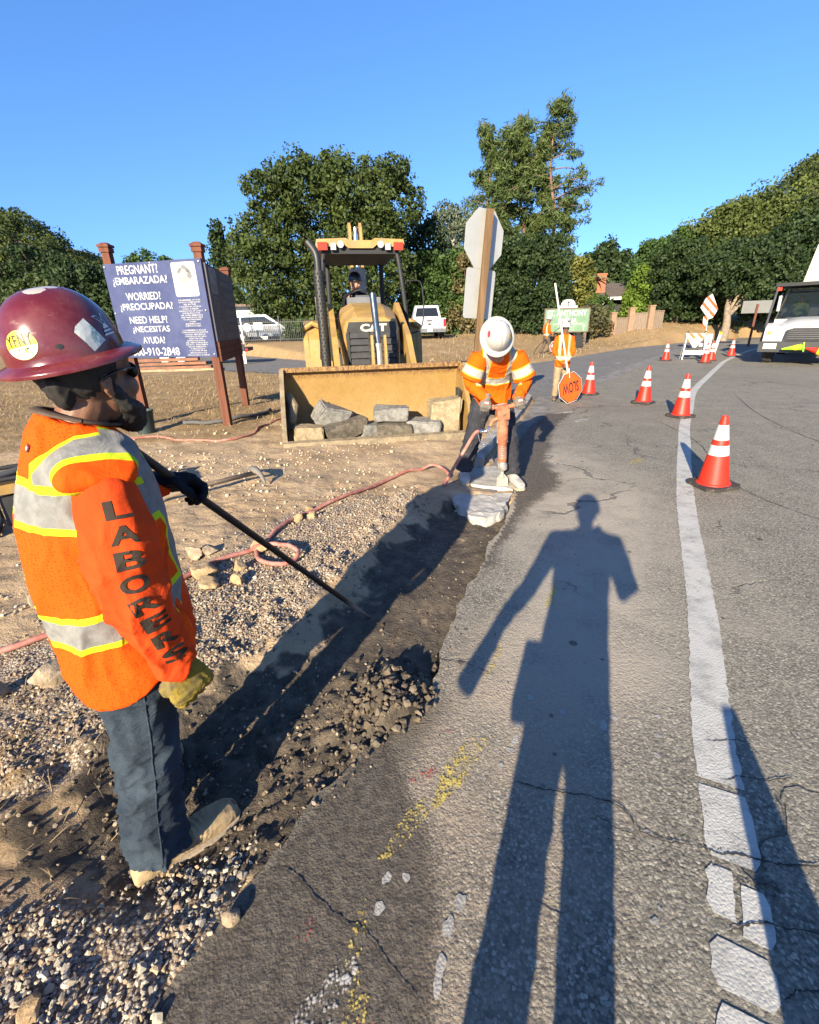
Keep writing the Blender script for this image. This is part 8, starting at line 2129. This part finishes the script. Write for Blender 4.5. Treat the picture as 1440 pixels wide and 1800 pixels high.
tree('low_shrub', 'low grey-brown brush under the church sign', 'shrub', (11.9, 33.5), [(0, 0, .9, 1.5, .9, .9), (.9, 0, 1.0, .8, .8, .9), (-1, 0, .7, 1, .8, .7)], leaf_mat('brush_leaves', (.035, .032, .016), (.10, .085, .04)), .12, 150, 36, None, 17, (.25, .5))
tree('ivy_shrub', 'green shrub against the house porch', 'shrub', (15.2, 39.5), [(0, 0, 1.2, 1.3, .9, 1.1), (-.9, 0, 1.6, .8, .8, .9)], MIDG, .14, 120, 36, None, 18, (.25, .5))
tree('low_shrub', 'tall dry weeds at the left end of the board fence', 'shrub', (13.2, 33.6), [(0, 0, .55, .7, .5, .6)], DRYB, .10, 60, 30, None, 35, (.2, .35))
# dark oaks at the right
tree('oak_tree', 'dark rounded oak right of the bright shrub', 'tree', (20.0, 36.8), [(0, 0, 2.6, 2.1, 2, 2.4), (1.3, 0, 3.6, 1.8, 1.8, 1.9), (-.8, 0, 3.9, 1.3, 1.4, 1.4), (2.2, 0, 1.8, 1.4, 1.6, 1.7)], OAKD, .135, 520, 60, (2.5, .25), 20, (.3, .65))
tree('oak_tree', 'leafy oak with a lighter top in the middle of the right-hand trees', 'tree', (22.0, 42.5), [(0, 0, 4.0, 2.3, 2.2, 2.1), (-1.6, 0, 4.5, 1.1, 1.4, 1.2), (1.9, 0, 4.2, 1.7, 1.9, 1.9), (.4, 0, 5.5, 1.0, 1.3, .9), (-1.7, 0, 2.8, 1.8, 1.8, 1.9)], MIDG, .155, 480, 60, (4, .3), 21, (.4, .8))
tree('oak_tree', 'wide spreading oak behind the diamond sign', 'tree', (25.5, 42.0), [(0, 0, 4.9, 2.6, 2.6, 2.6), (2.6, 0, 5.2, 2.4, 2.4, 2.8), (-2.2, 0, 4.6, 2.0, 2, 2.3), (1.2, 0, 6.9, 2.0, 2, 1.6), (3.6, 0, 6.2, 1.8, 2, 1.6), (4.6, 0, 3.6, 2.2, 2.2, 1.6)], OLIVE_OAK, .16, 640, 62, (4, .4), 22, (.45, .9))
tree('oak_tree', 'tall oak rising above the truck bucket', 'tree', (30.5, 42.5), [(0, 0, 5.4, 3.0, 2.8, 2.8), (2.8, 0, 5.6, 2.4, 2.6, 2.4), (-1.6, 0, 6.8, 2.0, 2.2, 1.7), (1.4, 0, 6.9, 2.0, 2.2, 1.5), (3.8, 0, 4.2, 2.4, 2.6, 2.2)], OAK, .17, 620, 62, (5, .45), 23, (.5, 1.0))
tree('oak_tree', 'oak with a pale leaning trunk near the grey sign', 'tree', (21.8, 33.6), [(1.0, 0, 3.9, 2.2, 1.8, 1.4), (-1.0, 0, 4.2, 1.8, 1.6, 1.3), (2.6, 0, 4.4, 1.6, 1.6, 1.4), (.4, 0, 5.2, 1.6, 1.6, 1.1)], OAKD, .135, 420, 58, (3.6, .24), 24, (.3, .6), bark=plain('pale_oak_bark', (.20, .155, .11), .95, var=.3, sc_=6))
tree('oak_tree', 'dark oak shading the bank behind the truck cab', 'tree', (27.0, 35.0), [(0, 0, 4.4, 2.6, 2.2, 2.6), (2.6, 0, 5.0, 2.4, 2.2, 2.8), (-1.8, 0, 5.2, 1.6, 1.6, 1.6), (.6, 0, 6.8, 1.9, 1.8, 1.4)], OAKD, .15, 480, 58, (3.6, .3), 25, (.35, .75))
tree('oak_tree', 'dark oak at the far right edge above the truck box', 'tree', (34.0, 38.0), [(0, 0, 5.4, 3.0, 2.6, 3.2), (2.8, 0, 4.8, 2.4, 2.6, 2.6), (.6, 0, 6.6, 2.2, 2.2, 1.5)], OLIVE_OAK, .17, 460, 58, (4.5, .35), 26, (.45, .9))
tree('oak_tree', 'shaded understorey oak low behind the diamond sign', 'tree', (24.2, 37.2), [(0, 0, 2.2, 2.4, 1.6, 2.0), (2.2, 0, 2.4, 1.8, 1.5, 2.0), (-1.8, 0, 1.8, 1.4, 1.4, 1.5)], OAKD, .135, 380, 56, (2, .2), 27, (.3, .6))
tree('conifer', 'narrow conifer between the notice board and the huge oak', 'tree', (-14.6, 42), [(0, 0, 3.2, 1.3, 1.2, 2.4), (0, 0, 6.0, .8, .8, 1.6), (0, 0, 7.8, .35, .4, 1.0)], OAKD, .18, 200, 36, (6, .18), 28, (.3, .6))
tree('low_shrub', 'green shrub at the right end of the picket fence', 'shrub', (-6.7, 32.6), [(0, 0, .6, .8, .6, .6), (-.7, 0, .5, .6, .5, .5)], MIDG, .12, 70, 34, None, 29, (.2, .4))
# left-hand trees under the hill
for i, (x, y, hh, w, mt, lb) in enumerate([(-26, 43, 5.6, 3.0, OAKD, 'dark tree directly above the brick red hard hat'), (-21.5, 45, 5.2, 2.8, OAK, 'dark tree behind the left edge of the notice board'), (-31, 45, 6.2, 3.2, OAK, 'tree at the far left edge below the hill'), (-36, 52, 8.0, 3.6, OAKD, 'taller tree at the far left behind the others'), (-17.5, 47, 4.6, 2.6, MIDG, 'green tree hidden behind the notice board'), (-27, 56, 8.2, 3.4, MIDG, 'green tree on the first rise of the left hill'), (-23, 36, 3.4, 2.2, OAKD, 'low dark tree beside the far left boards')]):
    tree('oak_tree', lb, 'tree', (x, y), [(0, 0, hh * .55, w, w * .9, hh * .42), (-w * .6, 0, hh * .42, w * .7, w * .7, hh * .36), (w * .6, 0, hh * .5, w * .7, w * .7, hh * .36), (0, 0, hh * .82, w * .6, w * .6, hh * .2)], mt, .20, 330, 42, (hh * .6, .3), 40 + i, (.4, .8))
# hills covered in trees, far off
def hill(name, xs, ys, fn, mat):
    X, Y = np.meshgrid(xs, ys); Z = fn(X, Y); nx_, ny_ = len(xs), len(ys)
    i = (np.arange(ny_ - 1)[:, None] * nx_ + np.arange(nx_ - 1)[None, :]).ravel()
    o = np_mesh(name, np.stack([X.ravel(), Y.ravel(), Z.ravel()], -1), np.stack([i, i + 1, i + nx_ + 1, i + nx_], -1).ravel(), 4, mat, smooth=True)
    return tag(o, kind='structure')
HS = plain('hill_soil', (.12, .095, .05), .95, var=.3, sc_=.2)
def hl(X, Y): return -3 + 27 * sstep(-38, -96, X + (Y - 120) * .35 + 6 * fbm(X, Y, .03, 31)) * sstep(58, 118, Y) + 10 * sstep(-90, -150, X) * sstep(60, 118, Y) + 2 * fbm(X, Y, .06, 32)
def hr(X, Y): return -3 + 26 * sstep(34, 76, X - (Y - 90) * .25 + 4 * fbm(X, Y, .04, 33)) * sstep(48, 96, Y) + 2 * fbm(X, Y, .06, 34)
hill('hill', np.linspace(-210, -20, 60), np.linspace(50, 230, 50), hl, HS)
hill('hill', np.linspace(22, 220, 60), np.linspace(46, 230, 50), hr, HS)
def forest(name, fn, box, n, mat, seed, size, per=36, cl=12):
    rng = np.random.default_rng(seed); x = rng.uniform(box[0], box[1], n); y = box[2] + (box[3] - box[2]) * rng.uniform(0, 1, n) ** 1.3
    z = fn(x, y); k = z > 1.5; x, y, z = x[k], y[k], z[k]
    s = rng.uniform(size[0], size[1], len(x)); C, Rr = [], []
    for a, b, c, q in zip(x, y, z, s):
        d = rng.normal(0, 1, (cl, 3)); d /= np.linalg.norm(d, axis=1)[:, None]; d[:, 2] = np.abs(d[:, 2]) * .9
        C.append(np.array([a, b, c + q * .35]) + d * q * rng.uniform(.7, 1.05, (cl, 1))); Rr.append(np.full(cl, q * .42))
    V, t = leaves(rng, np.concatenate(C), np.concatenate(Rr), per, .34, .8)
    o = crown_obj(name, V, t, mat, None); return tag(o, kind='stuff')
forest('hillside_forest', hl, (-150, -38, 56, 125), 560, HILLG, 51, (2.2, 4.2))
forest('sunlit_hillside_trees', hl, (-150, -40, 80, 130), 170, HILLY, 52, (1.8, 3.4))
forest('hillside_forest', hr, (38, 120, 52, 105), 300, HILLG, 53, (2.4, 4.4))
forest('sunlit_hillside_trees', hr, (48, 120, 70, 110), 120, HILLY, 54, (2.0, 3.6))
# hedge-like far greenery closing the view between the trees
rng = np.random.default_rng(77); xs = rng.uniform(-60, 60, 420); ys = rng.uniform(62, 84, 420) ; zs = np.array([.02 * max(0, b - 40) + .6 for b in ys]); qs = rng.uniform(1.6, 3.0, 420)
C = np.repeat(np.stack([xs, ys, zs + qs * .5], -1), 5, 0) + rng.normal(0, 1, (2100, 3)) * np.repeat(qs, 5)[:, None] * .45
C[:, 2] = np.maximum(C[:, 2], .5)
V, t = leaves(rng, C, np.repeat(qs * .5, 5), 30, .36, .8); o = crown_obj('far_woodland', V, t, HILLG, None); tag(o, kind='stuff')
